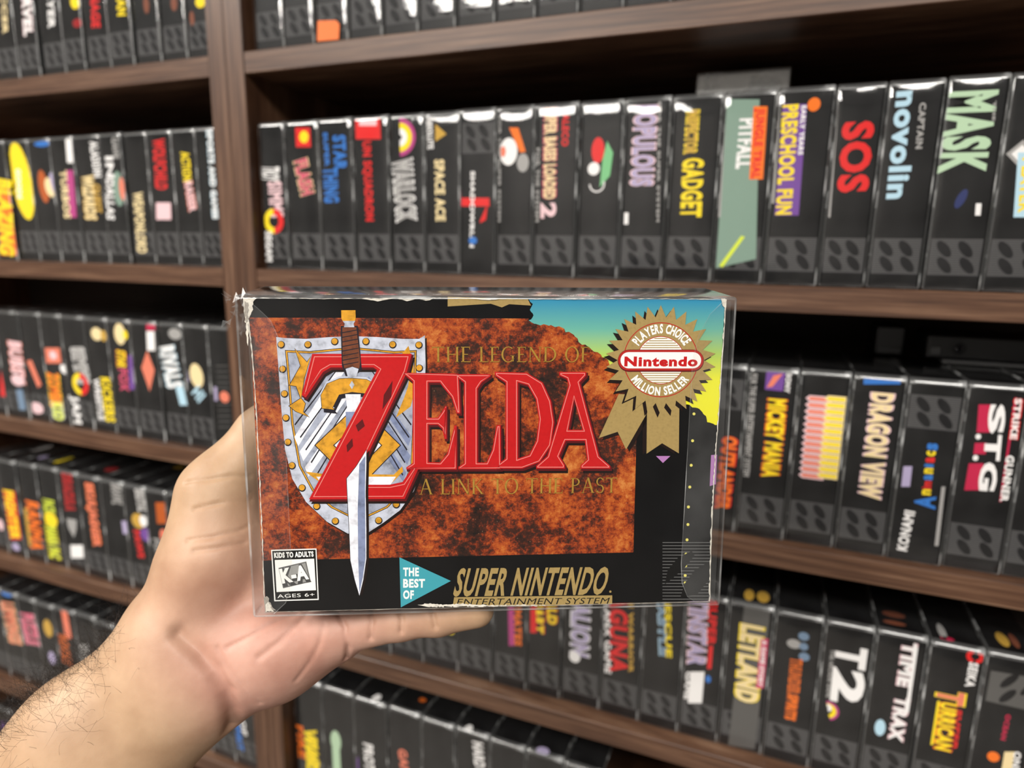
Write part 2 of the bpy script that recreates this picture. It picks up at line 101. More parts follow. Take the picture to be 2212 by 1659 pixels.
["shape","shield_picture",21,"dark_line",[[[-66.36,-18.46],[-66.45,-18.93],[-66.67,-19.35],[-67.0,-19.68],[-67.41,-19.89],[-67.86,-19.96],[-68.3,-19.88],[-68.69,-19.65],[-68.99,-19.31],[-69.18,-18.88],[-69.23,-18.41],[-69.14,-17.94],[-68.92,-17.52],[-68.59,-17.19],[-68.18,-16.98],[-67.74,-16.92],[-67.29,-17.0],[-66.9,-17.22],[-66.6,-17.56],[-66.41,-17.99]]],0],
["shape","shield_picture",21,"dark_line",[[[-59.45,-24.61],[-59.54,-25.08],[-59.76,-25.51],[-60.09,-25.84],[-60.5,-26.05],[-60.95,-26.12],[-61.4,-26.04],[-61.79,-25.81],[-62.1,-25.46],[-62.29,-25.03],[-62.34,-24.56],[-62.25,-24.08],[-62.03,-23.66],[-61.7,-23.33],[-61.29,-23.12],[-60.84,-23.05],[-60.4,-23.13],[-60.0,-23.36],[-59.69,-23.7],[-59.5,-24.13]]],0],
["shape","shield_picture",21,"dark_line",[[[-42.73,-24.65],[-42.81,-25.13],[-43.03,-25.55],[-43.36,-25.89],[-43.78,-26.1],[-44.23,-26.17],[-44.68,-26.09],[-45.08,-25.86],[-45.39,-25.51],[-45.59,-25.08],[-45.65,-24.6],[-45.56,-24.13],[-45.34,-23.7],[-45.01,-23.37],[-44.6,-23.16],[-44.15,-23.09],[-43.7,-23.17],[-43.3,-23.4],[-42.99,-23.74],[-42.79,-24.18]]],0],
["shape","shield_picture",21,"dark_line",[[[-35.78,-18.28],[-35.86,-18.76],[-36.07,-19.18],[-36.4,-19.51],[-36.81,-19.73],[-37.27,-19.79],[-37.72,-19.71],[-38.12,-19.49],[-38.43,-19.14],[-38.63,-18.71],[-38.69,-18.24],[-38.61,-17.77],[-38.39,-17.34],[-38.06,-17.01],[-37.65,-16.8],[-37.2,-16.73],[-36.75,-16.81],[-36.35,-17.04],[-36.03,-17.38],[-35.84,-17.81]]],0],
["shape","shield_picture",21,"dark_line",[[[-29.71,-9.99],[-29.79,-10.45],[-30.0,-10.88],[-30.33,-11.21],[-30.74,-11.42],[-31.19,-11.49],[-31.64,-11.4],[-32.04,-11.18],[-32.35,-10.84],[-32.55,-10.41],[-32.61,-9.94],[-32.53,-9.48],[-32.32,-9.06],[-31.99,-8.73],[-31.58,-8.52],[-31.13,-8.45],[-30.69,-8.53],[-30.28,-8.75],[-29.97,-9.09],[-29.77,-9.52]]],0],
["shape","shield_picture",22,"amber_print",[[[-77.33,44.54],[-77.41,44.16],[-77.62,43.84],[-77.91,43.59],[-78.27,43.46],[-78.64,43.46],[-78.98,43.59],[-79.26,43.84],[-79.43,44.17],[-79.47,44.54],[-79.39,44.91],[-79.19,45.24],[-78.89,45.49],[-78.54,45.62],[-78.17,45.62],[-77.82,45.49],[-77.55,45.24],[-77.38,44.91]]],0],
["shape","shield_picture",22,"amber_print",[[[-67.53,44.53],[-67.61,44.15],[-67.81,43.82],[-68.1,43.58],[-68.46,43.45],[-68.83,43.45],[-69.18,43.58],[-69.45,43.83],[-69.63,44.16],[-69.67,44.53],[-69.59,44.91],[-69.39,45.23],[-69.1,45.48],[-68.74,45.61],[-68.37,45.61],[-68.02,45.48],[-67.75,45.23],[-67.58,44.9]]],0],
["shape","shield_picture",22,"amber_print",[[[-57.63,45.69],[-57.71,45.32],[-57.91,44.99],[-58.2,44.74],[-58.56,44.61],[-58.94,44.61],[-59.28,44.75],[-59.56,44.99],[-59.74,45.32],[-59.79,45.7],[-59.71,46.07],[-59.51,46.4],[-59.21,46.65],[-58.86,46.78],[-58.48,46.77],[-58.14,46.64],[-57.86,46.4],[-57.68,46.07]]],0],
["shape","shield_picture",22,"amber_print",[[[-46.11,45.69],[-46.18,45.31],[-46.38,44.98],[-46.68,44.73],[-47.03,44.6],[-47.41,44.6],[-47.76,44.73],[-48.04,44.98],[-48.22,45.31],[-48.28,45.69],[-48.2,46.06],[-48.0,46.39],[-47.71,46.64],[-47.35,46.77],[-46.97,46.77],[-46.62,46.64],[-46.34,46.39],[-46.16,46.06]]],0],
["shape","shield_picture",22,"amber_print",[[[-36.18,44.5],[-36.26,44.12],[-36.45,43.79],[-36.75,43.54],[-37.11,43.41],[-37.49,43.41],[-37.84,43.54],[-38.12,43.79],[-38.31,44.12],[-38.36,44.5],[-38.29,44.88],[-38.09,45.21],[-37.8,45.45],[-37.44,45.58],[-37.06,45.58],[-36.71,45.45],[-36.42,45.21],[-36.24,44.87]]],0],
["shape","shield_picture",22,"amber_print",[[[-26.41,44.33],[-26.48,43.95],[-26.68,43.62],[-26.98,43.37],[-27.34,43.24],[-27.72,43.24],[-28.07,43.37],[-28.36,43.62],[-28.54,43.95],[-28.6,44.33],[-28.53,44.71],[-28.34,45.04],[-28.04,45.29],[-27.68,45.42],[-27.3,45.42],[-26.94,45.29],[-26.66,45.04],[-26.47,44.71]]],0],
["shape","shield_picture",22,"amber_print",[[[-26.39,35.58],[-26.47,35.2],[-26.66,34.86],[-26.96,34.61],[-27.32,34.48],[-27.71,34.48],[-28.06,34.61],[-28.35,34.87],[-28.54,35.2],[-28.6,35.59],[-28.53,35.97],[-28.33,36.3],[-28.03,36.55],[-27.67,36.68],[-27.29,36.68],[-26.93,36.55],[-26.64,36.3],[-26.45,35.96]]],0],
["shape","shield_picture",22,"amber_print",[[[-77.23,35.35],[-77.31,34.97],[-77.51,34.64],[-77.81,34.39],[-78.17,34.26],[-78.54,34.26],[-78.89,34.4],[-79.16,34.64],[-79.33,34.98],[-79.38,35.35],[-79.29,35.73],[-79.09,36.06],[-78.79,36.31],[-78.44,36.44],[-78.06,36.44],[-77.72,36.31],[-77.45,36.06],[-77.27,35.73]]],0],
["shape","shield_picture",22,"amber_print",[[[-76.97,25.97],[-77.05,25.59],[-77.26,25.25],[-77.55,25.0],[-77.91,24.87],[-78.29,24.87],[-78.64,25.01],[-78.91,25.26],[-79.09,25.6],[-79.13,25.98],[-79.05,26.36],[-78.85,26.7],[-78.55,26.95],[-78.19,27.08],[-77.81,27.08],[-77.46,26.94],[-77.19,26.69],[-77.02,26.35]]],0],
["shape","shield_picture",22,"amber_print",[[[-76.85,16.72],[-76.94,16.34],[-77.14,16.0],[-77.44,15.75],[-77.8,15.62],[-78.18,15.62],[-78.53,15.76],[-78.81,16.01],[-78.98,16.35],[-79.03,16.74],[-78.94,17.13],[-78.74,17.47],[-78.44,17.72],[-78.08,17.85],[-77.7,17.84],[-77.35,17.71],[-77.07,17.45],[-76.9,17.11]]],0],
["shape","shield_picture",22,"amber_print",[[[-76.58,7.29],[-76.67,6.9],[-76.87,6.56],[-77.17,6.3],[-77.54,6.17],[-77.92,6.18],[-78.27,6.32],[-78.55,6.57],[-78.72,6.92],[-78.77,7.31],[-78.69,7.7],[-78.48,8.04],[-78.18,8.3],[-77.81,8.43],[-77.43,8.43],[-77.08,8.29],[-76.8,8.03],[-76.63,7.68]]],0],
["shape","shield_picture",22,"amber_print",[[[-75.43,-1.94],[-75.51,-2.33],[-75.72,-2.68],[-76.02,-2.93],[-76.39,-3.06],[-76.77,-3.06],[-77.12,-2.92],[-77.41,-2.66],[-77.58,-2.3],[-77.63,-1.91],[-77.54,-1.51],[-77.34,-1.17],[-77.03,-0.91],[-76.67,-0.78],[-76.29,-0.79],[-75.93,-0.93],[-75.65,-1.19],[-75.48,-1.54]]],0],
["shape","shield_picture",22,"amber_print",[[[-72.02,-10.8],[-72.1,-11.2],[-72.31,-11.55],[-72.62,-11.81],[-72.98,-11.94],[-73.37,-11.93],[-73.73,-11.79],[-74.01,-11.52],[-74.19,-11.17],[-74.24,-10.77],[-74.15,-10.37],[-73.94,-10.02],[-73.64,-9.76],[-73.27,-9.63],[-72.89,-9.64],[-72.53,-9.78],[-72.25,-10.04],[-72.07,-10.4]]],0],
["shape","shield_picture",22,"amber_print",[[[-66.75,-18.28],[-66.83,-18.69],[-67.04,-19.04],[-67.35,-19.3],[-67.72,-19.43],[-68.11,-19.43],[-68.47,-19.28],[-68.75,-19.01],[-68.93,-18.65],[-68.99,-18.25],[-68.9,-17.84],[-68.69,-17.49],[-68.39,-17.23],[-68.02,-17.1],[-67.63,-17.11],[-67.27,-17.25],[-66.98,-17.52],[-66.8,-17.88]]],0],
["shape","shield_picture",22,"amber_print",[[[-59.85,-24.43],[-59.93,-24.84],[-60.14,-25.19],[-60.44,-25.46],[-60.82,-25.59],[-61.21,-25.58],[-61.57,-25.43],[-61.86,-25.16],[-62.04,-24.8],[-62.09,-24.39],[-62.01,-23.98],[-61.8,-23.63],[-61.5,-23.37],[-61.12,-23.23],[-60.73,-23.24],[-60.37,-23.39],[-60.08,-23.66],[-59.9,-24.02]]],0],
["shape","shield_picture",22,"amber_print",[[[-43.13,-24.48],[-43.21,-24.88],[-43.42,-25.24],[-43.73,-25.5],[-44.1,-25.64],[-44.49,-25.63],[-44.86,-25.48],[-45.15,-25.21],[-45.34,-24.85],[-45.4,-24.43],[-45.32,-24.03],[-45.11,-23.67],[-44.81,-23.41],[-44.43,-23.27],[-44.04,-23.28],[-43.67,-23.43],[-43.38,-23.7],[-43.19,-24.06]]],0],
["shape","shield_picture",22,"amber_print",[[[-36.18,-18.11],[-36.25,-18.51],[-36.46,-18.87],[-36.77,-19.13],[-37.14,-19.27],[-37.53,-19.26],[-37.9,-19.11],[-38.2,-18.84],[-38.38,-18.48],[-38.44,-18.07],[-38.37,-17.66],[-38.16,-17.31],[-37.85,-17.05],[-37.48,-16.91],[-37.09,-16.92],[-36.72,-17.07],[-36.43,-17.34],[-36.24,-17.7]]],0],
["shape","shield_picture",22,"amber_print",[[[-30.11,-9.81],[-30.18,-10.21],[-30.39,-10.57],[-30.69,-10.83],[-31.06,-10.96],[-31.46,-10.96],[-31.82,-10.81],[-32.12,-10.54],[-32.31,-10.18],[-32.37,-9.78],[-32.29,-9.38],[-32.09,-9.02],[-31.78,-8.77],[-31.41,-8.63],[-31.02,-8.64],[-30.65,-8.78],[-30.36,-9.05],[-30.17,-9.41]]],0],
["shape","sword_picture",23,"dark_line",[[[-63.85,23.91],[-61.35,28.31],[-56.61,30.29],[-51.92,30.42],[-46.47,29.92],[-42.6,27.81],[-40.34,23.77],[-40.26,20.53],[-43.16,21.36],[-45.84,24.13],[-52.1,24.81],[-56.83,23.87],[-59.34,19.04],[-58.59,18.07],[-63.66,18.67]]],0],
["shape","sword_picture",24,"steel_light",[[[-64.8,26.05],[-62.3,30.43],[-57.57,32.41],[-52.89,32.55],[-47.44,32.05],[-43.59,29.95],[-41.33,25.92],[-41.25,22.69],[-44.15,23.51],[-46.82,26.27],[-53.07,26.95],[-57.79,26.01],[-60.3,21.19],[-59.56,20.22],[-64.62,20.82]]],0],
["shape","sword_picture",25,"dark_line",[[[-64.66,25.34],[-62.16,29.73],[-57.42,31.7],[-52.74,31.84],[-47.29,31.34],[-43.43,29.24],[-41.18,25.2],[-41.1,21.97],[-43.99,22.8],[-46.67,25.56],[-52.92,26.24],[-57.64,25.3],[-60.16,20.48],[-59.41,19.5],[-64.47,20.11]]],0],
["shape","sword_picture",26,"amber_print",[[[-64.66,25.34],[-62.16,29.73],[-57.42,31.7],[-52.74,31.84],[-47.29,31.34],[-43.43,29.24],[-41.18,25.2],[-41.1,21.97],[-43.99,22.8],[-46.67,25.56],[-52.92,26.24],[-57.64,25.3],[-60.16,20.48],[-59.41,19.5],[-64.47,20.11]]],-0.18],
["shape","sword_picture",27,"steel_light",[[[-52.78,30.72],[-51.89,29.12],[-52.88,27.52],[-53.77,29.13]]],0],
["shape","sword_picture",27,"steel_white",[[[-55.44,25.61],[-49.65,25.57],[-50.4,18.79],[-54.73,18.82]]],0],
["shape","sword_picture",27,"steel_blue",[[[-55.51,18.83],[-50.4,18.79],[-48.26,-2.61],[-55.59,-7.52]]],0],
["shape","title_lettering",28,"shadow_print",[[[-66.17,39.43],[-29.14,39.34],[-31.08,32.4],[-51.39,-9.25],[-52.42,-11.59],[-38.6,-11.79],[-33.58,-10.77],[-28.6,-3.27],[-26.51,-3.54],[-32.9,-17.64],[-69.64,-17.22],[-67.49,-13.21],[-42.29,33.24],[-43.67,34.21],[-59.41,34.26],[-62.42,32.53],[-69.17,22.8],[-70.69,23.78]]],0.15],
["shape","title_lettering",28,"shadow_print",[[[-33.05,32.17],[-11.53,31.68],[-10.99,16.21],[-12.44,16.22],[-14.39,22.62],[-17.54,26.7],[-18.72,28.32],[-23.08,28.34],[-23.27,14.67],[-19.67,14.64],[-18.04,16.92],[-16.74,19.2],[-16.26,19.2],[-16.39,6.18],[-17.19,6.19],[-18.11,10.34],[-19.7,11.84],[-23.31,11.87],[-23.51,-2.91],[-19.07,-3.14],[-16.2,0.35],[-13.28,11.54],[-12.47,11.53],[-12.6,-6.0],[-32.03,-5.74],[-32.01,-4.9],[-29.57,-3.25],[-29.01,28.77],[-31.34,30.8]]],0.15],
["shape","title_lettering",28,"shadow_print",[[[-13.28,31.52],[0.6,31.46],[0.6,30.66],[-2.77,28.24],[-4.37,25.81],[-4.45,-3.32],[-1.02,-3.36],[1.26,1.82],[2.88,11.39],[4.5,11.62],[4.71,-6.14],[-11.95,-5.92],[-11.94,-4.99],[-9.74,-3.51],[-9.56,28.27],[-12.34,30.31]]],0.15],
["shape","title_lettering",28,"shadow_print",[[[2.07,32.35],[14.51,31.94],[20.62,28.14],[23.95,20.86],[25.34,12.43],[24.21,3.19],[19.92,-3.48],[13.02,-6.02],[2.85,-5.88],[2.85,-4.57],[6.46,-1.82],[6.34,28.21],[2.43,30.74]],[[11.15,28.18],[14.91,27.08],[18.01,21.63],[19.36,13.77],[18.37,5.11],[15.7,-0.44],[11.36,-1.88]]],0.15],
["shape","title_lettering",28,"shadow_print",[[[27.01,32.25],[37.43,32.21],[37.46,30.77],[34.99,28.06],[43.34,-1.33],[47.88,-5.34],[47.91,-6.48],[36.09,-6.32],[36.07,-5.0],[38.59,-2.59],[37.5,4.91],[30.01,4.99],[27.56,-1.14],[29.82,-4.73],[29.84,-6.24],[18.49,-6.09],[18.48,-4.96],[22.81,-1.08],[30.69,27.0],[29.93,29.54],[27.03,30.81]],[[32.96,21.53],[31.02,9.43],[36.49,9.38]]],0.15],
["shape","title_lettering",29,"maroon_print",[[[-66.73,40.39],[-29.73,40.31],[-31.67,33.38],[-51.97,-8.22],[-53.01,-10.55],[-39.2,-10.75],[-34.18,-9.73],[-29.21,-2.24],[-27.12,-2.52],[-33.51,-16.6],[-70.21,-16.18],[-68.06,-12.18],[-42.87,34.22],[-44.25,35.18],[-59.97,35.23],[-62.98,33.5],[-69.74,23.78],[-71.25,24.76]]],0.25],
["shape","title_lettering",29,"maroon_print",[[[-33.64,33.14],[-12.14,32.66],[-11.61,17.21],[-13.05,17.23],[-15.0,23.61],[-18.15,27.68],[-19.32,29.31],[-23.68,29.33],[-23.87,15.67],[-20.28,15.64],[-18.65,17.92],[-17.35,20.2],[-16.87,20.2],[-17.0,7.2],[-17.8,7.21],[-18.72,11.35],[-20.31,12.85],[-23.91,12.88],[-24.12,-1.89],[-19.68,-2.11],[-16.82,1.37],[-13.89,12.54],[-13.09,12.54],[-13.22,-4.96],[-32.63,-4.71],[-32.62,-3.87],[-30.17,-2.23],[-29.6,29.76],[-31.93,31.78]]],0.25],
["shape","title_lettering",29,"maroon_print",[[[-13.89,32.51],[-0.02,32.45],[-0.02,31.64],[-3.39,29.23],[-4.99,26.8],[-5.07,-2.29],[-1.65,-2.33],[0.63,2.85],[2.25,12.4],[3.87,12.64],[4.07,-5.1],[-12.57,-4.89],[-12.57,-3.96],[-10.36,-2.48],[-10.17,29.26],[-12.95,31.29]]],0.25],
["shape","title_lettering",29,"maroon_print",[[[1.45,33.34],[13.87,32.93],[19.98,29.13],[23.31,21.87],[24.69,13.45],[23.56,4.22],[19.27,-2.44],[12.38,-4.98],[2.22,-4.85],[2.21,-3.54],[5.83,-0.79],[5.72,29.2],[1.81,31.73]],[[10.52,29.18],[14.27,28.08],[17.37,22.64],[18.71,14.78],[17.72,6.13],[15.06,0.59],[10.72,-0.85]]],0.25],
["shape","title_lettering",29,"maroon_print",[[[26.36,33.24],[36.77,33.2],[36.81,31.76],[34.34,29.06],[42.67,-0.29],[47.2,-4.3],[47.23,-5.43],[35.43,-5.28],[35.4,-3.96],[37.92,-1.55],[36.84,5.94],[29.35,6.02],[26.9,-0.1],[29.16,-3.69],[29.18,-5.2],[17.84,-5.05],[17.83,-3.92],[22.16,-0.05],[30.04,28.0],[29.28,30.53],[26.39,31.8]],[[32.31,22.54],[30.36,10.45],[35.83,10.4]]],0.25],
["shape","title_lettering",30,"red_print",[[[-67.13,41.0],[-30.15,40.93],[-32.09,34.0],[-52.4,-7.57],[-53.43,-9.9],[-39.63,-10.1],[-34.62,-9.07],[-29.64,-1.59],[-27.55,-1.87],[-33.94,-15.93],[-70.63,-15.52],[-68.48,-11.52],[-43.28,34.84],[-44.67,35.8],[-60.38,35.85],[-63.39,34.11],[-70.14,24.41],[-71.65,25.38]]],0],
["shape","title_lettering",30,"red_print",[[[-34.06,33.77],[-12.57,33.28],[-12.05,17.85],[-13.49,17.86],[-15.44,24.24],[-18.58,28.31],[-19.75,29.93],[-24.11,29.95],[-24.31,16.31],[-20.71,16.28],[-19.09,18.56],[-17.78,20.84],[-17.3,20.83],[-17.44,7.84],[-18.24,7.85],[-19.16,11.99],[-20.75,13.49],[-24.35,13.52],[-24.56,-1.23],[-20.12,-1.45],[-17.26,2.02],[-14.33,13.19],[-13.53,13.18],[-13.67,-4.31],[-33.07,-4.06],[-33.05,-3.22],[-30.61,-1.58],[-30.03,30.38],[-32.36,32.4]]],0],
["shape","title_lettering",30,"red_print",[[[-14.32,33.13],[-0.47,33.08],[-0.47,32.27],[-3.83,29.86],[-5.43,27.43],[-5.52,-1.63],[-2.1,-1.67],[0.18,3.5],[1.8,13.05],[3.42,13.28],[3.62,-4.44],[-13.02,-4.23],[-13.01,-3.3],[-10.81,-1.82],[-10.61,29.89],[-13.38,31.92]]],0],
["shape","title_lettering",30,"red_print",[[[1.01,33.96],[13.42,33.56],[19.53,29.76],[22.85,22.51],[24.23,14.1],[23.09,4.87],[18.81,-1.78],[11.92,-4.32],[1.76,-4.19],[1.76,-2.88],[5.37,-0.13],[5.27,29.83],[1.37,32.35]],[[10.07,29.81],[13.82,28.71],[16.91,23.27],[18.25,15.43],[17.26,6.79],[14.6,1.25],[10.26,-0.19]]],0],
["shape","title_lettering",30,"red_print",[[[25.91,33.87],[36.31,33.83],[36.34,32.39],[33.88,29.7],[42.19,0.37],[46.72,-3.63],[46.75,-4.76],[34.95,-4.61],[34.93,-3.29],[37.45,-0.88],[36.36,6.59],[28.89,6.67],[26.43,0.55],[28.69,-3.03],[28.71,-4.53],[17.38,-4.39],[17.37,-3.26],[21.69,0.61],[29.58,28.63],[28.82,31.16],[25.93,32.43]],[[31.85,23.18],[29.9,11.1],[35.36,11.05]]],0],
["shape","title_lettering",31,"rose_line",[[[-67.13,41.0],[-30.15,40.93],[-32.09,34.0],[-52.4,-7.57],[-53.43,-9.9],[-39.63,-10.1],[-34.62,-9.07],[-29.64,-1.59],[-27.55,-1.87],[-33.94,-15.93],[-70.63,-15.52],[-68.48,-11.52],[-43.28,34.84],[-44.67,35.8],[-60.38,35.85],[-63.39,34.11],[-70.14,24.41],[-71.65,25.38]]],-0.95],
["shape","title_lettering",31,"rose_line",[[[-34.06,33.77],[-12.57,33.28],[-12.05,17.85],[-13.49,17.86],[-15.44,24.24],[-18.58,28.31],[-19.75,29.93],[-24.11,29.95],[-24.31,16.31],[-20.71,16.28],[-19.09,18.56],[-17.78,20.84],[-17.3,20.83],[-17.44,7.84],[-18.24,7.85],[-19.16,11.99],[-20.75,13.49],[-24.35,13.52],[-24.56,-1.23],[-20.12,-1.45],[-17.26,2.02],[-14.33,13.19],[-13.53,13.18],[-13.67,-4.31],[-33.07,-4.06],[-33.05,-3.22],[-30.61,-1.58],[-30.03,30.38],[-32.36,32.4]]],-0.45],
["shape","title_lettering",31,"rose_line",[[[-14.32,33.13],[-0.47,33.08],[-0.47,32.27],[-3.83,29.86],[-5.43,27.43],[-5.52,-1.63],[-2.1,-1.67],[0.18,3.5],[1.8,13.05],[3.42,13.28],[3.62,-4.44],[-13.02,-4.23],[-13.01,-3.3],[-10.81,-1.82],[-10.61,29.89],[-13.38,31.92]]],-0.45],
["shape","title_lettering",31,"rose_line",[[[1.01,33.96],[13.42,33.56],[19.53,29.76],[22.85,22.51],[24.23,14.1],[23.09,4.87],[18.81,-1.78],[11.92,-4.32],[1.76,-4.19],[1.76,-2.88],[5.37,-0.13],[5.27,29.83],[1.37,32.35]],[[10.07,29.81],[13.82,28.71],[16.91,23.27],[18.25,15.43],[17.26,6.79],[14.6,1.25],[10.26,-0.19]]],-0.45],
["shape","title_lettering",31,"rose_line",[[[25.91,33.87],[36.31,33.83],[36.34,32.39],[33.88,29.7],[42.19,0.37],[46.72,-3.63],[46.75,-4.76],[34.95,-4.61],[34.93,-3.29],[37.45,-0.88],[36.36,6.59],[28.89,6.67],[26.43,0.55],[28.69,-3.03],[28.71,-4.53],[17.38,-4.39],[17.37,-3.26],[21.69,0.61],[29.58,28.63],[28.82,31.16],[25.93,32.43]],[[31.85,23.18],[29.9,11.1],[35.36,11.05]]],-0.45],
["shape","title_lettering",32,"red_print",[[[-67.13,41.0],[-30.15,40.93],[-32.09,34.0],[-52.4,-7.57],[-53.43,-9.9],[-39.63,-10.1],[-34.62,-9.07],[-29.64,-1.59],[-27.55,-1.87],[-33.94,-15.93],[-70.63,-15.52],[-68.48,-11.52],[-43.28,34.84],[-44.67,35.8],[-60.38,35.85],[-63.39,34.11],[-70.14,24.41],[-71.65,25.38]]],-1.22],
["shape","title_lettering",32,"red_print",[[[-34.06,33.77],[-12.57,33.28],[-12.05,17.85],[-13.49,17.86],[-15.44,24.24],[-18.58,28.31],[-19.75,29.93],[-24.11,29.95],[-24.31,16.31],[-20.71,16.28],[-19.09,18.56],[-17.78,20.84],[-17.3,20.83],[-17.44,7.84],[-18.24,7.85],[-19.16,11.99],[-20.75,13.49],[-24.35,13.52],[-24.56,-1.23],[-20.12,-1.45],[-17.26,2.02],[-14.33,13.19],[-13.53,13.18],[-13.67,-4.31],[-33.07,-4.06],[-33.05,-3.22],[-30.61,-1.58],[-30.03,30.38],[-32.36,32.4]]],-0.72],
["shape","title_lettering",32,"red_print",[[[-14.32,33.13],[-0.47,33.08],[-0.47,32.27],[-3.83,29.86],[-5.43,27.43],[-5.52,-1.63],[-2.1,-1.67],[0.18,3.5],[1.8,13.05],[3.42,13.28],[3.62,-4.44],[-13.02,-4.23],[-13.01,-3.3],[-10.81,-1.82],[-10.61,29.89],[-13.38,31.92]]],-0.72],
["shape","title_lettering",32,"red_print",[[[1.01,33.96],[13.42,33.56],[19.53,29.76],[22.85,22.51],[24.23,14.1],[23.09,4.87],[18.81,-1.78],[11.92,-4.32],[1.76,-4.19],[1.76,-2.88],[5.37,-0.13],[5.27,29.83],[1.37,32.35]],[[10.07,29.81],[13.82,28.71],[16.91,23.27],[18.25,15.43],[17.26,6.79],[14.6,1.25],[10.26,-0.19]]],-0.72],
["shape","title_lettering",32,"red_print",[[[25.91,33.87],[36.31,33.83],[36.34,32.39],[33.88,29.7],[42.19,0.37],[46.72,-3.63],[46.75,-4.76],[34.95,-4.61],[34.93,-3.29],[37.45,-0.88],[36.36,6.59],[28.89,6.67],[26.43,0.55],[28.69,-3.03],[28.71,-4.53],[17.38,-4.39],[17.37,-3.26],[21.69,0.61],[29.58,28.63],[28.82,31.16],[25.93,32.43]],[[31.85,23.18],[29.9,11.1],[35.36,11.05]]],-0.72],
["shape","title_lettering",33,"maroon_print",[[[-37.54,30.82],[-38.19,24.62],[-41.67,19.54],[-41.02,25.2]]],0],
["shape","title_lettering",33,"maroon_print",[[[-49.27,15.94],[-48.44,13.24],[-51.07,11.05],[-51.9,13.51]]],0],
["shape","title_lettering",33,"maroon_print",[[[-53.33,8.53],[-53.11,5.45],[-55.4,2.95],[-55.63,5.76]]],0],
["shape","sword_picture",34,"dark_line",[[[-56.28,51.4],[-49.96,51.4],[-48.91,34.86],[-51.94,32.48],[-55.06,32.49],[-56.32,36.47]]],0],
["shape","sword_picture",35,"leather_print",[[[-55.68,50.93],[-50.52,50.93],[-49.44,38.03],[-49.9,35.5],[-52.45,36.06],[-55.42,35.51],[-55.96,38.05]]],0],
["shape","sword_picture",36,"dark_line",[[[-55.74,49.06],[-49.85,50.15],[-49.7,49.84],[-55.75,48.67]]],0],
["shape","sword_picture",36,"dark_line",[[[-55.8,47.34],[-49.9,48.43],[-49.75,48.12],[-55.81,46.95]]],0],
["shape","sword_picture",36,"dark_line",[[[-55.86,45.61],[-49.95,46.71],[-49.8,46.39],[-55.87,45.22]]],0],
["shape","sword_picture",36,"dark_line",[[[-55.92,43.89],[-50.0,44.98],[-49.86,44.67],[-55.93,43.49]]],0],
["shape","sword_picture",36,"dark_line",[[[-55.98,42.16],[-50.05,43.25],[-49.91,42.94],[-55.99,41.76]]],0],
["shape","sword_picture",36,"dark_line",[[[-56.03,40.42],[-50.11,41.52],[-49.96,41.2],[-56.05,40.03]]],0],
["shape","sword_picture",36,"dark_line",[[[-56.09,38.69],[-50.16,39.78],[-50.01,39.46],[-56.11,38.29]]],0],
["shape","sword_picture",36,"dark_line",[[[-56.15,36.94],[-50.21,38.04],[-50.07,37.72],[-56.17,36.55]]],0],
["shape","sword_picture",37,"steel_light",[[[-55.44,53.26],[-50.83,53.27],[-51.48,52.18],[-51.21,50.93],[-55.06,50.93],[-54.71,52.18]]],0],
["shape","sword_picture",38,"amber_print",[[[-55.85,57.21],[-50.63,57.23],[-50.65,54.12],[-50.98,53.27],[-55.44,53.26],[-55.88,54.12]]],0],
["shape","sword_picture",38,"steel_light",[[[-54.97,35.27],[-52.45,36.06],[-50.14,35.26],[-51.01,32.31],[-54.28,32.33]]],0],
["shape","sword_picture",39,"shadow_print",[[[-55.19,-7.54],[-51.37,-2.75],[-47.19,3.84],[-47.38,-2.8],[-47.9,-12.86],[-48.09,-28.18],[-48.43,-40.28],[-49.82,-49.0],[-51.67,-56.02],[-53.42,-48.91],[-54.81,-41.01],[-54.88,-28.05],[-55.12,-15.28]]],0],
["shape","sword_picture",40,"dark_line",[[[-56.06,-7.35],[-52.24,-2.56],[-48.07,4.03],[-48.26,-2.61],[-48.78,-12.66],[-48.98,-27.97],[-49.32,-40.07],[-50.72,-48.78],[-52.57,-55.8],[-54.32,-48.7],[-55.7,-40.8],[-55.77,-27.84],[-56.0,-15.08]]],0.1],
["shape","sword_picture",41,"steel_white",[[[-56.06,-7.35],[-52.24,-2.56],[-48.07,4.03],[-48.26,-2.61],[-48.78,-12.66],[-48.98,-27.97],[-49.32,-40.07],[-50.72,-48.78],[-52.57,-55.8],[-54.32,-48.7],[-55.7,-40.8],[-55.77,-27.84],[-56.0,-15.08]]],-0.12],
["shape","sword_picture",42,"steel_blue",[[[-51.02,-1.74],[-48.62,1.55],[-49.1,-12.65],[-49.46,-27.96],[-49.73,-40.06],[-51.02,-47.9],[-52.53,-54.47],[-52.58,-39.99],[-52.12,-19.37]]],0],
["text","subtitle_lettering",43,"olive_gold","THE LEGEND OF",-22.66,37.76,37.3,37.6,5.85,0,"serif",0],
["text","subtitle_lettering",44,"olive_gold","A LINK TO THE PAST",-28.22,-14.25,49.63,-14.68,6.23,0,"serif",0],
["shape","award_seal",45,"shadow_print",[[[50.52,24.17],[43.17,6.73],[50.56,9.18],[54.12,1.97],[61.56,15.79],[62.51,23.69]]],0],
["shape","award_seal",45,"shadow_print",[[[58.91,19.28],[71.63,22.94],[72.34,0.8],[65.44,4.95],[59.4,0.77]]],0],
["shape","award_seal",46,"gold_print",[[[49.22,25.09],[41.86,7.67],[49.25,10.12],[52.8,2.92],[60.24,16.72],[61.19,24.61]]],0],
["shape","award_seal",46,"gold_print",[[[60.55,19.64],[73.27,23.3],[74.0,1.15],[67.1,5.31],[61.05,1.13]]],0],
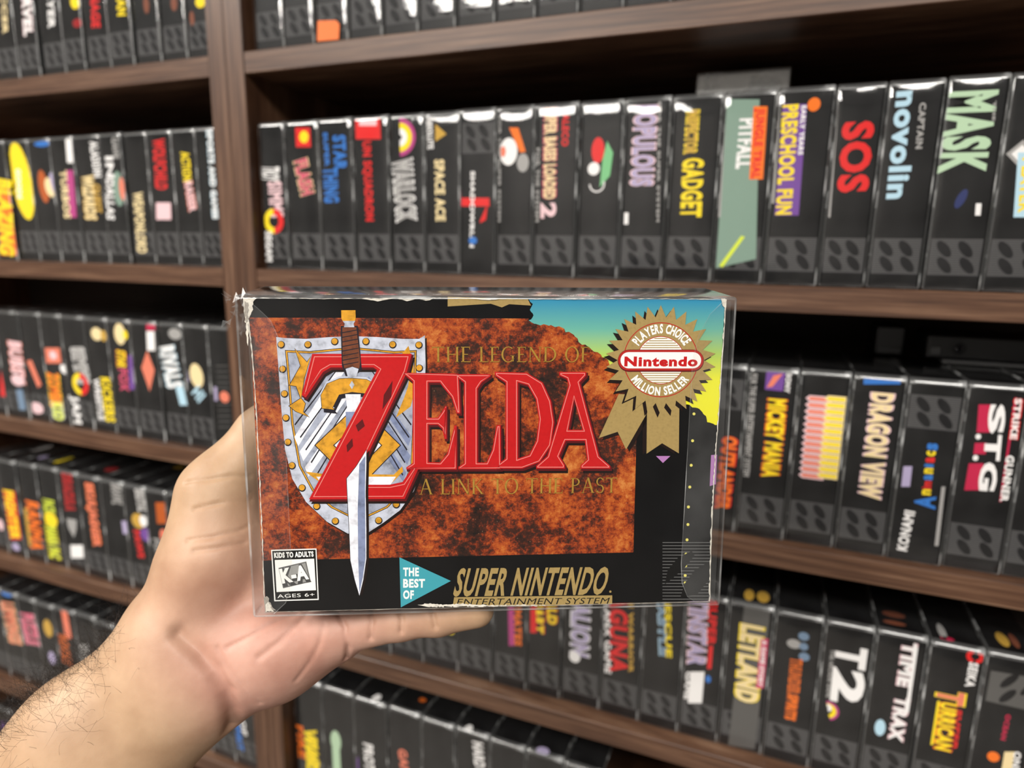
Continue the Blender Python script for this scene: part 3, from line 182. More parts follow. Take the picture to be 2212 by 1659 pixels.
["shape","award_seal",47,"shadow_print",[[[63.24,57.83],[65.42,53.3],[68.3,57.24],[69.34,52.37],[73.13,55.48],[72.97,50.54],[77.46,52.65],[76.1,47.92],[81.04,48.89],[78.55,44.65],[83.66,44.42],[80.17,40.92],[85.15,39.48],[80.85,36.94],[85.42,34.37],[80.56,32.94],[84.43,29.38],[79.3,29.17],[82.24,24.81],[77.13,25.84],[78.97,20.94],[74.2,23.16],[74.82,18.01],[70.67,21.28],[70.03,16.2],[66.74,20.33],[64.89,15.61],[62.67,20.36],[59.72,16.28],[58.69,21.36],[54.82,18.16],[55.03,23.27],[50.48,21.13],[51.92,25.98],[46.96,25.01],[49.53,29.31],[44.46,29.56],[47.99,33.07],[43.11,34.51],[47.39,37.03],[42.97,39.57],[47.76,40.98],[44.06,44.46],[49.06,44.68],[46.28,48.89],[51.23,47.92],[49.52,52.62],[54.12,50.53],[53.58,55.45],[57.59,52.36],[58.24,57.22],[61.42,53.3]]],0],
["shape","award_seal",48,"gold_print",[[[64.44,59.41],[66.64,54.72],[69.58,58.82],[70.61,53.77],[74.49,57.03],[74.28,51.93],[78.9,54.16],[77.45,49.28],[82.55,50.34],[79.92,45.99],[85.21,45.8],[81.56,42.22],[86.73,40.79],[82.26,38.2],[87.01,35.59],[81.96,34.17],[86.01,30.52],[80.69,30.36],[83.79,25.88],[78.51,26.99],[80.47,21.95],[75.54,24.28],[76.24,18.97],[71.97,22.39],[71.37,17.12],[68.01,21.43],[66.14,16.52],[63.89,21.46],[60.88,17.2],[59.86,22.47],[55.89,19.11],[56.17,24.4],[51.48,22.13],[53.02,27.13],[47.9,26.07],[50.6,30.49],[45.36,30.7],[49.05,34.28],[43.98,35.72],[48.44,38.29],[43.84,40.87],[48.81,42.27],[44.94,45.83],[50.12,46.01],[47.2,50.33],[52.31,49.28],[50.49,54.12],[55.23,51.91],[54.62,56.99],[58.73,53.76],[59.35,58.79],[62.61,54.71]]],0],
["shape","award_seal",49,"seal_red",[[[80.05,38.39],[80.02,36.48],[79.73,34.59],[79.19,32.77],[78.41,31.04],[77.41,29.44],[76.19,27.99],[74.78,26.72],[73.21,25.65],[71.5,24.8],[69.69,24.19],[67.79,23.82],[65.86,23.71],[63.91,23.84],[62.0,24.23],[60.14,24.87],[58.37,25.73],[56.73,26.82],[55.23,28.1],[53.91,29.55],[52.79,31.15],[51.89,32.88],[51.21,34.69],[50.78,36.56],[50.6,38.46],[50.66,40.36],[50.98,42.22],[51.54,44.01],[52.33,45.7],[53.33,47.26],[54.54,48.68],[55.93,49.92],[57.48,50.96],[59.16,51.79],[60.94,52.4],[62.8,52.76],[64.7,52.89],[66.61,52.77],[68.5,52.4],[70.34,51.8],[72.09,50.97],[73.73,49.92],[75.24,48.68],[76.57,47.26],[77.72,45.68],[78.65,43.98],[79.36,42.17],[79.83,40.3]]],0],
["shape","award_seal",50,"gold_print",[[[79.68,38.39],[79.65,36.52],[79.37,34.69],[78.84,32.91],[78.09,31.23],[77.11,29.67],[75.92,28.25],[74.55,27.01],[73.01,25.97],[71.35,25.14],[69.58,24.54],[67.73,24.18],[65.84,24.07],[63.95,24.21],[62.08,24.59],[60.27,25.2],[58.54,26.05],[56.94,27.1],[55.48,28.35],[54.19,29.77],[53.1,31.33],[52.22,33.01],[51.56,34.78],[51.14,36.61],[50.96,38.46],[51.02,40.31],[51.33,42.12],[51.87,43.87],[52.64,45.52],[53.63,47.05],[54.81,48.43],[56.16,49.64],[57.67,50.66],[59.31,51.47],[61.05,52.05],[62.86,52.41],[64.71,52.53],[66.57,52.42],[68.42,52.06],[70.21,51.47],[71.92,50.66],[73.53,49.64],[74.99,48.43],[76.29,47.04],[77.41,45.5],[78.32,43.84],[79.01,42.08],[79.47,40.25]]],0],
["shape","award_seal",51,"seal_red",[[[74.75,38.22],[74.73,37.0],[74.54,35.79],[74.19,34.62],[73.69,33.52],[73.05,32.49],[72.27,31.57],[71.37,30.75],[70.36,30.07],[69.27,29.53],[68.1,29.13],[66.89,28.9],[65.65,28.82],[64.41,28.91],[63.18,29.16],[61.99,29.56],[60.86,30.11],[59.8,30.8],[58.84,31.62],[57.99,32.55],[57.27,33.58],[56.69,34.68],[56.25,35.85],[55.97,37.05],[55.85,38.27],[55.88,39.49],[56.08,40.68],[56.44,41.84],[56.94,42.93],[57.59,43.94],[58.37,44.85],[59.26,45.65],[60.26,46.32],[61.34,46.86],[62.49,47.25],[63.68,47.48],[64.91,47.56],[66.14,47.48],[67.36,47.25],[68.54,46.85],[69.67,46.32],[70.72,45.64],[71.68,44.84],[72.54,43.92],[73.27,42.91],[73.87,41.81],[74.32,40.65],[74.62,39.45]]],0],
["shape","award_seal",52,"seal_white",[[[74.48,38.22],[74.46,37.03],[74.27,35.86],[73.94,34.73],[73.45,33.66],[72.82,32.66],[72.06,31.76],[71.19,30.97],[70.21,30.31],[69.15,29.78],[68.02,29.4],[66.85,29.17],[65.64,29.1],[64.44,29.18],[63.24,29.42],[62.09,29.81],[60.99,30.35],[59.96,31.02],[59.03,31.81],[58.2,32.72],[57.5,33.71],[56.93,34.79],[56.51,35.92],[56.24,37.08],[56.12,38.27],[56.16,39.45],[56.35,40.61],[56.69,41.73],[57.18,42.79],[57.81,43.78],[58.57,44.66],[59.44,45.44],[60.4,46.09],[61.45,46.61],[62.57,46.99],[63.73,47.22],[64.92,47.29],[66.11,47.22],[67.3,46.99],[68.44,46.61],[69.54,46.09],[70.56,45.43],[71.5,44.65],[72.33,43.76],[73.04,42.77],[73.62,41.71],[74.06,40.58],[74.35,39.41]]],0],
["shape","award_seal",53,"gold_print",[[[62.41,46.85],[67.47,46.85],[67.48,46.49],[62.42,46.49]]],0],
["shape","award_seal",53,"gold_print",[[[60.36,45.96],[69.59,45.95],[69.61,45.6],[60.37,45.6]]],0],
["shape","award_seal",53,"gold_print",[[[59.13,45.07],[70.9,45.06],[70.91,44.7],[59.15,44.71]]],0],
["shape","award_seal",53,"gold_print",[[[58.25,44.18],[71.86,44.16],[71.87,43.8],[58.26,43.82]]],0],
["shape","award_seal",53,"gold_print",[[[57.58,43.29],[72.6,43.27],[72.62,42.91],[57.6,42.93]]],0],
["shape","award_seal",53,"gold_print",[[[57.08,42.39],[73.18,42.37],[73.2,42.01],[57.09,42.03]]],0],
["shape","award_seal",53,"gold_print",[[[56.7,41.5],[73.63,41.47],[73.65,41.11],[56.72,41.14]]],0],
["shape","award_seal",53,"gold_print",[[[56.44,40.6],[73.97,40.57],[73.99,40.21],[56.45,40.24]]],0],
["shape","award_seal",53,"gold_print",[[[56.28,39.71],[74.21,39.67],[74.22,39.31],[56.29,39.35]]],0],
["shape","award_seal",53,"gold_print",[[[56.21,38.81],[74.35,38.76],[74.36,38.4],[56.22,38.45]]],0],
["shape","award_seal",53,"gold_print",[[[56.23,37.91],[74.4,37.86],[74.41,37.5],[56.24,37.55]]],0],
["shape","award_seal",53,"gold_print",[[[56.34,37.01],[74.36,36.96],[74.37,36.6],[56.35,36.65]]],0],
["shape","award_seal",53,"gold_print",[[[56.55,36.11],[74.22,36.05],[74.24,35.69],[56.56,35.75]]],0],
["shape","award_seal",53,"gold_print",[[[56.85,35.21],[73.98,35.15],[74.0,34.79],[56.87,34.84]]],0],
["shape","award_seal",53,"gold_print",[[[57.27,34.3],[73.64,34.24],[73.65,33.88],[57.28,33.94]]],0],
["shape","award_seal",53,"gold_print",[[[57.81,33.4],[73.16,33.34],[73.18,32.98],[57.83,33.03]]],0],
["shape","award_seal",53,"gold_print",[[[58.51,32.49],[72.53,32.43],[72.55,32.07],[58.52,32.13]]],0],
["shape","award_seal",53,"gold_print",[[[59.41,31.58],[71.69,31.53],[71.71,31.16],[59.43,31.22]]],0],
["shape","award_seal",53,"gold_print",[[[60.63,30.67],[70.54,30.62],[70.56,30.26],[60.65,30.3]]],0],
["shape","award_seal",53,"gold_print",[[[62.5,29.75],[68.74,29.72],[68.75,29.36],[62.52,29.38]]],0],
["shape","award_seal",54,"maroon_print",[[[77.67,42.36],[78.81,42.21],[79.88,41.78],[80.83,41.09],[81.57,40.19],[82.06,39.15],[82.27,38.02],[82.17,36.9],[81.78,35.85],[81.13,34.95],[80.25,34.26],[79.21,33.83],[78.08,33.68],[52.92,33.77],[51.79,33.93],[50.72,34.36],[49.8,35.05],[49.09,35.95],[48.62,36.99],[48.44,38.11],[48.56,39.22],[48.96,40.26],[49.62,41.15],[50.49,41.83],[51.52,42.25],[52.64,42.4]]],0],
["shape","award_seal",55,"seal_red",[[[77.86,42.18],[78.9,42.04],[79.89,41.65],[80.75,41.02],[81.43,40.19],[81.88,39.23],[82.07,38.2],[81.99,37.17],[81.63,36.21],[81.03,35.39],[80.23,34.76],[79.27,34.36],[78.23,34.23],[52.72,34.32],[51.68,34.46],[50.71,34.86],[49.87,35.49],[49.21,36.31],[48.78,37.27],[48.62,38.29],[48.72,39.31],[49.09,40.26],[49.7,41.07],[50.5,41.7],[51.44,42.09],[52.46,42.22]]],0],
["shape","award_seal",56,"seal_white",[[[77.8,41.37],[78.64,41.26],[79.42,40.95],[80.11,40.44],[80.65,39.79],[81.01,39.02],[81.16,38.21],[81.09,37.39],[80.81,36.62],[80.33,35.97],[79.69,35.47],[78.93,35.15],[78.1,35.05],[52.78,35.13],[51.96,35.24],[51.19,35.56],[50.51,36.06],[49.99,36.71],[49.65,37.47],[49.52,38.29],[49.6,39.1],[49.9,39.85],[50.38,40.5],[51.02,41.0],[51.77,41.31],[52.58,41.42]]],0],
["text","award_seal",57,"red_print","Nintendo",51.03,36.12,79.8,36.04,3.61,0,"sans",0.05],
["arc","award_seal",58,"seal_white","PLAYERS CHOICE",65.28,38.25,10.57,148,32,3.46,0],
["arc","award_seal",59,"seal_white","MILLION SELLER",65.28,38.25,13.67,212,328,3.28,1],
["shape","rating_label",60,"seal_white",[[[-85.95,-35.67],[-68.54,-35.47],[-68.49,-56.91],[-85.77,-57.04]]],0],
["shape","rating_label",61,"black_print",[[[-85.54,-36.16],[-68.91,-35.94],[-68.92,-56.41],[-85.29,-56.57]]],0],
["shape","rating_label",62,"seal_white",[[[-84.75,-39.89],[-69.6,-39.65],[-69.41,-52.79],[-84.68,-53.18]]],0],
["text","rating_label",63,"seal_white","KIDS TO ADULTS",-84.88,-38.94,-69.74,-38.69,2.1,0,"sans",0.05],
["text","rating_label",64,"seal_white","AGES 6+",-84.45,-55.71,-70.05,-55.3,1.56,0,"sans",0.0],
["shape","rating_label",65,"line_print",[[[-83.48,-43.18],[-72.68,-40.73],[-71.24,-49.25],[-82.11,-51.69]]],0],
["shape","rating_label",66,"stipple_light",[[[-82.97,-43.57],[-73.06,-41.3],[-71.76,-48.85],[-81.72,-51.12]]],0],
["text","rating_label",67,"stipple_grey","K-A",-82.03,-50.15,-71.2,-48.28,6.36,0,"sans",0.12],
["text","rating_label",68,"seal_white","K-A",-82.35,-49.36,-71.89,-47.68,5.78,0,"sans",0.05],
["shape","series_badge",69,"teal_print",[[[-36.46,-39.79],[-16.32,-50.18],[-36.36,-60.9]]],0],
["text","series_badge",70,"seal_white","THE",-35.17,-47.58,-28.96,-47.73,3.5,0,"sans",0.04],
["text","series_badge",71,"seal_white","BEST",-35.26,-52.37,-26.65,-52.58,3.52,0,"sans",0.04],
["text","series_badge",72,"seal_white","OF",-35.36,-57.18,-31.14,-57.29,3.54,0,"sans",0.04],
["text","system_lettering",73,"gold_print","SUPER NINTENDO",-15.64,-56.3,48.21,-57.13,11.67,0.22,"sans",0.03],
["shape","system_lettering",73,"gold_print",[[[48.66,-56.34],[48.58,-56.63],[48.35,-56.81],[48.05,-56.8],[47.81,-56.61],[47.71,-56.32],[47.79,-56.02],[48.03,-55.85],[48.32,-55.86],[48.56,-56.04]]],0],
["shape","system_lettering",74,"gold_print",[[[-15.09,-57.11],[49.0,-57.95],[49.1,-61.78],[-15.68,-61.06]]],0],
["text","system_lettering",75,"black_print","ENTERTAINMENT SYSTEM",-14.19,-60.5,48.14,-61.55,2.8,0.3,"sans",0.0],
["shape","edge_wear",76,"paper_white",[[[-91.19,61.93],[-90.49,61.63],[-88.94,61.83],[-88.16,61.57],[-87.13,61.91],[-86.14,61.53],[-86.89,61.07],[-87.6,60.24],[-87.59,59.31],[-88.02,58.76],[-87.74,57.42],[-88.41,56.37],[-88.59,55.83],[-89.22,54.66],[-89.73,53.77],[-89.74,52.77],[-89.86,51.94],[-89.7,50.75],[-89.63,49.65],[-89.95,48.48],[-90.13,47.91],[-89.96,46.96],[-90.13,45.7],[-90.19,45.14],[-90.31,43.93],[-90.52,44.78],[-90.66,45.35],[-90.61,46.79],[-90.62,47.51],[-90.92,48.77],[-90.76,49.34],[-90.51,49.92],[-90.73,51.27],[-90.5,52.41],[-91.1,52.87],[-90.75,54.11],[-90.81,54.47],[-91.01,55.74],[-91.16,56.76],[-91.0,57.53]]],0],
["shape","edge_wear",77,"paper_grey",[[[-90.66,60.67],[-89.92,59.93],[-89.37,59.99],[-89.14,58.94],[-89.52,58.16],[-89.16,57.15],[-89.63,56.27],[-89.76,55.27],[-89.54,54.6],[-89.7,53.21],[-90.56,52.38],[-90.76,51.08],[-90.49,52.51],[-90.93,53.54],[-90.55,54.41],[-90.98,55.22]]],0],
["shape","edge_wear",78,"paper_white",[[[-89.83,53.77],[-89.76,52.54],[-89.65,51.49],[-89.58,50.24],[-89.58,49.03],[-89.59,47.77],[-89.46,46.62],[-89.31,45.35],[-89.45,44.25],[-89.27,42.83],[-89.06,41.74],[-89.3,40.37],[-89.15,39.13],[-89.03,37.81],[-89.08,36.42],[-89.07,35.28],[-88.9,34.03],[-89.05,32.52],[-89.09,31.21],[-88.86,30.02],[-88.97,28.59],[-88.74,27.48],[-88.85,26.03],[-88.84,24.8],[-88.95,23.43],[-88.74,22.29],[-88.93,20.75],[-88.76,19.5],[-89.0,18.18],[-88.71,16.78],[-88.78,15.78],[-88.74,14.41],[-88.81,12.87],[-88.78,11.82],[-88.92,10.25],[-88.96,9.03],[-88.88,7.85],[-88.81,6.57],[-88.98,5.17],[-88.99,3.98],[-88.86,2.46],[-88.76,1.36],[-88.91,0.01],[-88.86,-1.35],[-88.76,-2.62],[-89.05,-4.03],[-89.03,-5.31],[-88.93,-6.71],[-88.91,-7.93],[-89.01,-9.22],[-89.02,-10.6],[-88.94,-11.71],[-89.05,-13.11],[-88.91,-14.37],[-88.94,-15.85],[-89.16,-17.18],[-89.17,-18.32],[-89.03,-19.69],[-88.97,-21.11],[-89.16,-22.55],[-89.28,-23.86],[-89.28,-25.0],[-89.02,-26.53],[-89.26,-27.67],[-89.05,-29.21],[-89.11,-30.37],[-89.2,-31.77],[-89.35,-33.08],[-89.26,-34.42],[-89.35,-35.67],[-89.24,-37.18],[-89.27,-38.44],[-89.28,-39.8],[-89.39,-41.15],[-89.37,-42.43],[-89.59,-43.64],[-89.58,-44.99],[-89.39,-46.49],[-89.45,-47.67],[-89.58,-49.32],[-89.55,-50.52],[-89.62,-51.75],[-89.75,-53.13],[-89.71,-54.57],[-89.57,-55.85],[-89.72,-57.33],[-89.44,-57.26],[-89.44,-55.9],[-89.4,-54.61],[-89.44,-53.4],[-89.31,-52.05],[-89.18,-50.61],[-89.23,-49.35],[-89.31,-47.9],[-89.23,-46.56],[-89.06,-45.04],[-89.2,-43.65],[-89.17,-42.33],[-89.1,-41.3],[-89.08,-39.73],[-89.02,-38.39],[-88.92,-37.21],[-89.07,-35.71],[-88.9,-34.62],[-88.87,-33.12],[-88.73,-31.66],[-89.01,-30.59],[-88.87,-29.0],[-88.82,-27.98],[-88.8,-26.42],[-88.91,-24.98],[-88.65,-23.79],[-88.61,-22.31],[-88.81,-20.97],[-88.74,-19.64],[-88.77,-18.43],[-88.73,-16.98],[-88.81,-15.96],[-88.74,-14.48],[-88.65,-13.17],[-88.73,-11.78],[-88.72,-10.53],[-88.46,-9.24],[-88.47,-7.8],[-88.73,-6.59],[-88.57,-5.3],[-88.6,-4.01],[-88.49,-2.8],[-88.61,-1.34],[-88.44,0.03],[-88.65,1.3],[-88.66,2.45],[-88.42,3.89],[-88.63,5.26],[-88.58,6.55],[-88.53,7.71],[-88.58,9.2],[-88.44,10.52],[-88.6,11.77],[-88.54,13.14],[-88.53,14.38],[-88.43,15.61],[-88.39,16.89],[-88.43,18.22],[-88.53,19.45],[-88.46,20.71],[-88.44,22.09],[-88.58,23.35],[-88.53,24.86],[-88.63,26.15],[-88.6,27.31],[-88.62,28.82],[-88.51,29.98],[-88.75,31.45],[-88.75,32.67],[-88.57,33.79],[-88.66,35.33],[-88.75,36.59],[-88.8,38.01],[-88.77,39.05],[-88.74,40.58],[-88.83,41.85],[-88.85,42.98],[-88.85,44.08],[-89.16,45.43],[-88.99,46.59],[-89.21,47.8],[-89.18,48.85],[-89.32,50.03],[-89.36,51.5],[-89.37,52.59],[-89.53,53.76]]],0],
["shape","edge_wear",79,"paper_white",[[[89.17,60.81],[89.14,59.95],[89.38,58.72],[89.3,58.0],[89.22,56.93],[89.37,55.77],[89.46,54.75],[89.23,53.67],[89.58,52.27],[89.49,51.31],[89.22,50.48],[89.45,49.21],[88.99,48.29],[89.03,46.91],[89.44,46.1],[89.38,44.94],[89.32,43.56],[89.27,42.5],[89.1,41.83],[89.18,40.43],[88.98,39.44],[89.03,38.53],[89.03,37.24],[89.11,35.96],[89.07,34.71],[89.28,33.63],[89.19,32.67],[89.1,31.49],[88.98,30.49],[89.15,29.4],[88.9,28.52],[88.79,27.24],[89.07,25.89],[89.12,25.0],[89.23,23.89],[89.09,22.87],[89.12,21.4],[89.23,20.13],[89.07,19.03],[89.08,18.01],[88.77,16.93],[89.14,15.93],[89.16,14.65],[88.78,13.83],[88.75,12.62],[88.89,11.09],[88.99,10.13],[88.65,9.29],[88.79,7.91],[88.77,6.89],[88.83,5.85],[88.47,4.69],[88.66,3.15],[88.39,2.13],[88.7,1.17],[88.31,-0.2],[88.74,-1.57],[88.66,-2.49],[88.49,-3.74],[88.74,-4.81],[88.39,-6.17],[88.76,-7.13],[88.22,-8.27],[88.53,-9.75],[88.29,-10.71],[88.53,-12.18],[88.58,-13.43],[88.21,-14.48],[88.66,-15.92],[88.37,-17.01],[88.56,-18.22],[88.32,-19.25],[88.67,-20.29],[88.24,-21.28],[88.27,-22.39],[88.29,-23.86],[88.27,-25.11],[88.64,-26.32],[88.69,-27.47],[88.79,-28.82],[88.63,-30.02],[88.33,-30.72],[88.32,-31.99],[88.53,-33.35],[88.73,-34.74],[88.4,-35.74],[88.68,-36.95],[88.46,-38.29],[88.63,-39.57],[88.73,-40.96],[88.98,-41.65],[88.93,-43.26],[88.68,-44.11],[88.83,-45.48],[89.04,-47.05],[88.85,-47.89],[88.97,-49.37],[89.18,-50.53],[88.92,-51.61],[89.29,-52.96],[88.86,-54.12],[89.02,-55.51],[88.95,-56.51],[89.01,-57.87],[89.57,-59.17],[89.27,-60.64],[89.36,-61.62],[89.76,-61.61],[89.81,-59.57],[89.74,-57.64],[89.56,-55.63],[89.57,-53.68],[89.51,-51.65],[89.41,-49.83],[89.37,-47.78],[89.25,-45.79],[89.33,-43.9],[89.19,-41.84],[89.15,-39.97],[89.12,-37.96],[89.17,-35.99],[89.09,-33.92],[88.97,-32.07],[89.0,-30.12],[89.03,-28.17],[88.94,-26.22],[88.99,-24.26],[88.89,-22.29],[88.92,-20.38],[89.0,-18.32],[88.9,-16.4],[88.91,-14.47],[88.94,-12.7],[88.88,-11.0],[88.88,-9.25],[89.02,-7.59],[88.92,-5.72],[89.03,-4.13],[89.0,-2.27],[88.97,-0.67],[89.08,1.19],[88.98,2.85],[89.0,4.52],[89.07,6.39],[89.1,8.31],[89.28,10.16],[89.19,12.12],[89.33,13.94],[89.35,15.79],[89.4,17.58],[89.36,19.49],[89.38,21.34],[89.47,23.25],[89.45,25.01],[89.4,26.84],[89.47,28.71],[89.52,30.5],[89.45,32.27],[89.47,34.0],[89.53,35.77],[89.55,37.43],[89.62,39.07],[89.6,40.83],[89.67,42.48],[89.72,44.17],[89.64,45.99],[89.75,47.69],[89.7,49.29],[89.73,51.03],[89.81,52.72],[89.78,54.33],[89.73,56.07],[89.8,57.72],[89.78,59.4],[89.84,61.06]]],0],
["shape","edge_wear",80,"paper_grey",[[[-89.79,-55.42],[-88.46,-54.72],[-87.66,-55.72],[-87.91,-57.03],[-87.21,-57.48],[-86.84,-58.68],[-86.63,-59.47],[-86.17,-59.95],[-85.12,-60.91],[-85.89,-60.78],[-87.28,-60.76],[-87.62,-61.3],[-88.96,-60.94],[-89.39,-61.44]]],0],
["shape","edge_wear",81,"paper_white",[[[-89.2,-58.31],[-88.51,-57.52],[-88.04,-57.1],[-87.71,-58.0],[-87.51,-58.28],[-87.03,-58.76],[-87.36,-59.71],[-87.06,-59.83],[-86.51,-60.74],[-85.9,-61.3],[-87.04,-61.29],[-87.14,-61.0],[-87.81,-61.15],[-88.71,-61.03],[-89.21,-61.44]]],0],
["shape","edge_wear",81,"paper_white",[[[87.72,61.93],[88.65,61.9],[89.08,61.97],[90.01,61.53],[89.89,61.21],[89.9,60.44],[89.89,59.37],[89.94,58.83],[89.6,57.89],[89.22,58.62],[88.45,59.29]]],0],
["shape","edge_wear",82,"paper_white",[[[-85.42,61.65],[-83.98,61.82],[-82.32,61.72],[-80.65,61.7],[-79.16,61.73],[-77.57,61.58],[-76.15,61.78],[-74.6,61.69],[-72.84,61.7],[-71.36,61.57],[-69.69,61.71],[-68.19,61.63],[-66.82,61.52],[-65.03,61.52],[-63.7,61.38],[-62.03,61.46],[-60.37,61.6],[-58.91,61.59],[-57.45,61.69],[-55.71,61.6],[-54.1,61.72],[-52.71,61.7],[-50.96,61.53],[-49.42,61.64],[-48.09,61.68],[-46.49,61.82],[-44.83,61.75],[-43.4,61.7],[-41.59,61.59],[-40.15,61.86],[-38.49,61.87],[-36.99,61.9],[-35.29,61.78],[-33.88,61.88],[-32.28,61.68],[-30.73,61.93],[-29.14,61.73],[-27.6,61.83],[-25.85,61.94],[-24.31,61.9],[-22.93,62.06],[-21.1,61.95],[-19.67,61.83],[-18.05,61.97],[-16.55,61.92],[-14.98,61.98],[-13.25,61.92],[-11.86,62.02],[-10.11,61.84],[-8.71,61.73],[-7.12,61.97],[-5.55,61.86],[-3.8,61.71],[-2.35,61.74],[-0.78,61.76],[0.85,61.81],[2.38,61.67],[3.99,61.64],[5.65,61.67],[7.34,61.68],[9.01,61.53],[10.42,61.69],[12.21,61.73],[13.67,61.62],[15.44,61.69],[16.92,61.51],[18.51,61.76],[20.16,61.67],[21.71,61.58],[23.16,61.54],[24.82,61.71],[26.42,61.67],[28.0,61.65],[29.61,61.8],[31.1,61.87],[32.78,61.64],[34.38,61.88],[35.88,61.76],[37.34,61.86],[39.2,61.67],[40.56,61.69],[42.29,61.84],[43.88,61.9],[45.36,61.99],[47.08,61.82],[48.72,61.84],[50.24,61.9],[51.95,61.88],[53.53,61.76],[55.1,61.78],[56.59,61.91],[58.46,61.95],[59.83,61.98],[61.68,61.95],[63.21,61.85],[64.95,61.83],[66.48,61.98],[68.21,61.74],[69.78,61.72],[71.41,61.75],[73.12,61.78],[74.49,61.7],[76.42,61.91],[77.76,61.86],[79.41,61.85],[81.05,61.9],[82.66,61.83],[84.4,61.73],[86.07,61.91],[87.91,61.68],[89.4,61.8],[89.46,61.79],[87.73,61.71],[86.08,61.85],[84.46,61.62],[82.9,61.59],[81.25,61.62],[79.68,61.57],[78.01,61.74],[76.33,61.66],[74.77,61.64],[72.98,61.81],[71.31,61.79],[69.8,61.63],[68.01,61.71],[66.59,61.76],[64.73,61.69],[63.18,61.84],[61.53,61.88],[59.87,61.75],[58.22,61.88],[56.76,61.59],[55.22,61.79],[53.63,61.87],[51.76,61.89],[50.12,61.71],[48.73,61.75],[47.13,61.76],[45.57,61.69],[43.85,61.82],[42.22,61.72],[40.75,61.77],[38.99,61.57],[37.32,61.65],[35.78,61.59],[34.31,61.76],[32.76,61.65],[31.05,61.49],[29.6,61.65],[27.99,61.7],[26.35,61.69],[24.81,61.42],[23.22,61.68],[21.61,61.53],[20.0,61.62],[18.38,61.51],[16.73,61.43],[15.21,61.54],[13.56,61.55],[12.23,61.58],[10.37,61.58],[9.04,61.68],[7.25,61.67],[5.76,61.61],[3.99,61.5],[2.47,61.58],[0.91,61.54],[-0.8,61.76],[-2.32,61.77],[-3.74,61.72],[-5.47,61.74],[-6.9,61.74],[-8.6,61.74],[-10.14,61.83],[-11.77,61.94],[-13.35,61.73],[-14.97,61.91],[-16.45,61.86],[-18.17,61.89],[-19.58,62.0],[-21.36,61.76],[-22.7,61.95],[-24.53,61.76],[-26.05,61.74],[-27.71,61.78],[-29.24,61.81],[-30.66,61.73],[-32.18,61.62],[-33.83,61.6],[-35.54,61.69],[-37.07,61.63],[-38.7,61.53],[-40.19,61.55],[-41.58,61.49],[-43.32,61.49],[-44.69,61.7],[-46.34,61.5],[-47.99,61.62],[-49.64,61.56],[-50.97,61.55],[-52.74,61.47],[-54.24,61.45],[-55.79,61.54],[-57.48,61.36],[-58.84,61.52],[-60.44,61.4],[-62.0,61.28],[-63.48,61.48],[-65.19,61.41],[-66.81,61.32],[-68.41,61.48],[-69.91,61.48],[-71.54,61.59],[-72.83,61.44],[-74.62,61.56],[-76.23,61.68],[-77.75,61.43],[-79.27,61.68],[-80.9,61.73],[-82.18,61.56],[-83.76,61.55],[-85.44,61.67]]],0],
["shape","edge_wear",82,"paper_white",[[[-48.32,61.47],[-47.45,61.33],[-46.32,61.24],[-44.8,60.95],[-43.97,60.91],[-42.37,60.5],[-41.23,60.74],[-39.94,61.0],[-39.01,61.16],[-37.86,61.61],[-36.55,61.55]]],0],
["shape","edge_wear",82,"paper_white",[[[-34.97,61.41],[-33.34,61.18],[-31.58,60.61],[-29.49,61.07],[-28.0,61.58]]],0],
["shape","edge_wear",82,"paper_white",[[[-26.98,61.28],[-25.82,61.16],[-24.64,60.83],[-23.22,60.98],[-22.0,61.6]]],0],
["shape","edge_wear",82,"paper_white",[[[-7.18,61.58],[-6.22,61.6],[-4.69,61.36],[-3.7,61.2],[-2.28,61.12],[-0.75,61.1],[0.36,61.2],[1.62,61.28],[3.08,61.67]]],0],
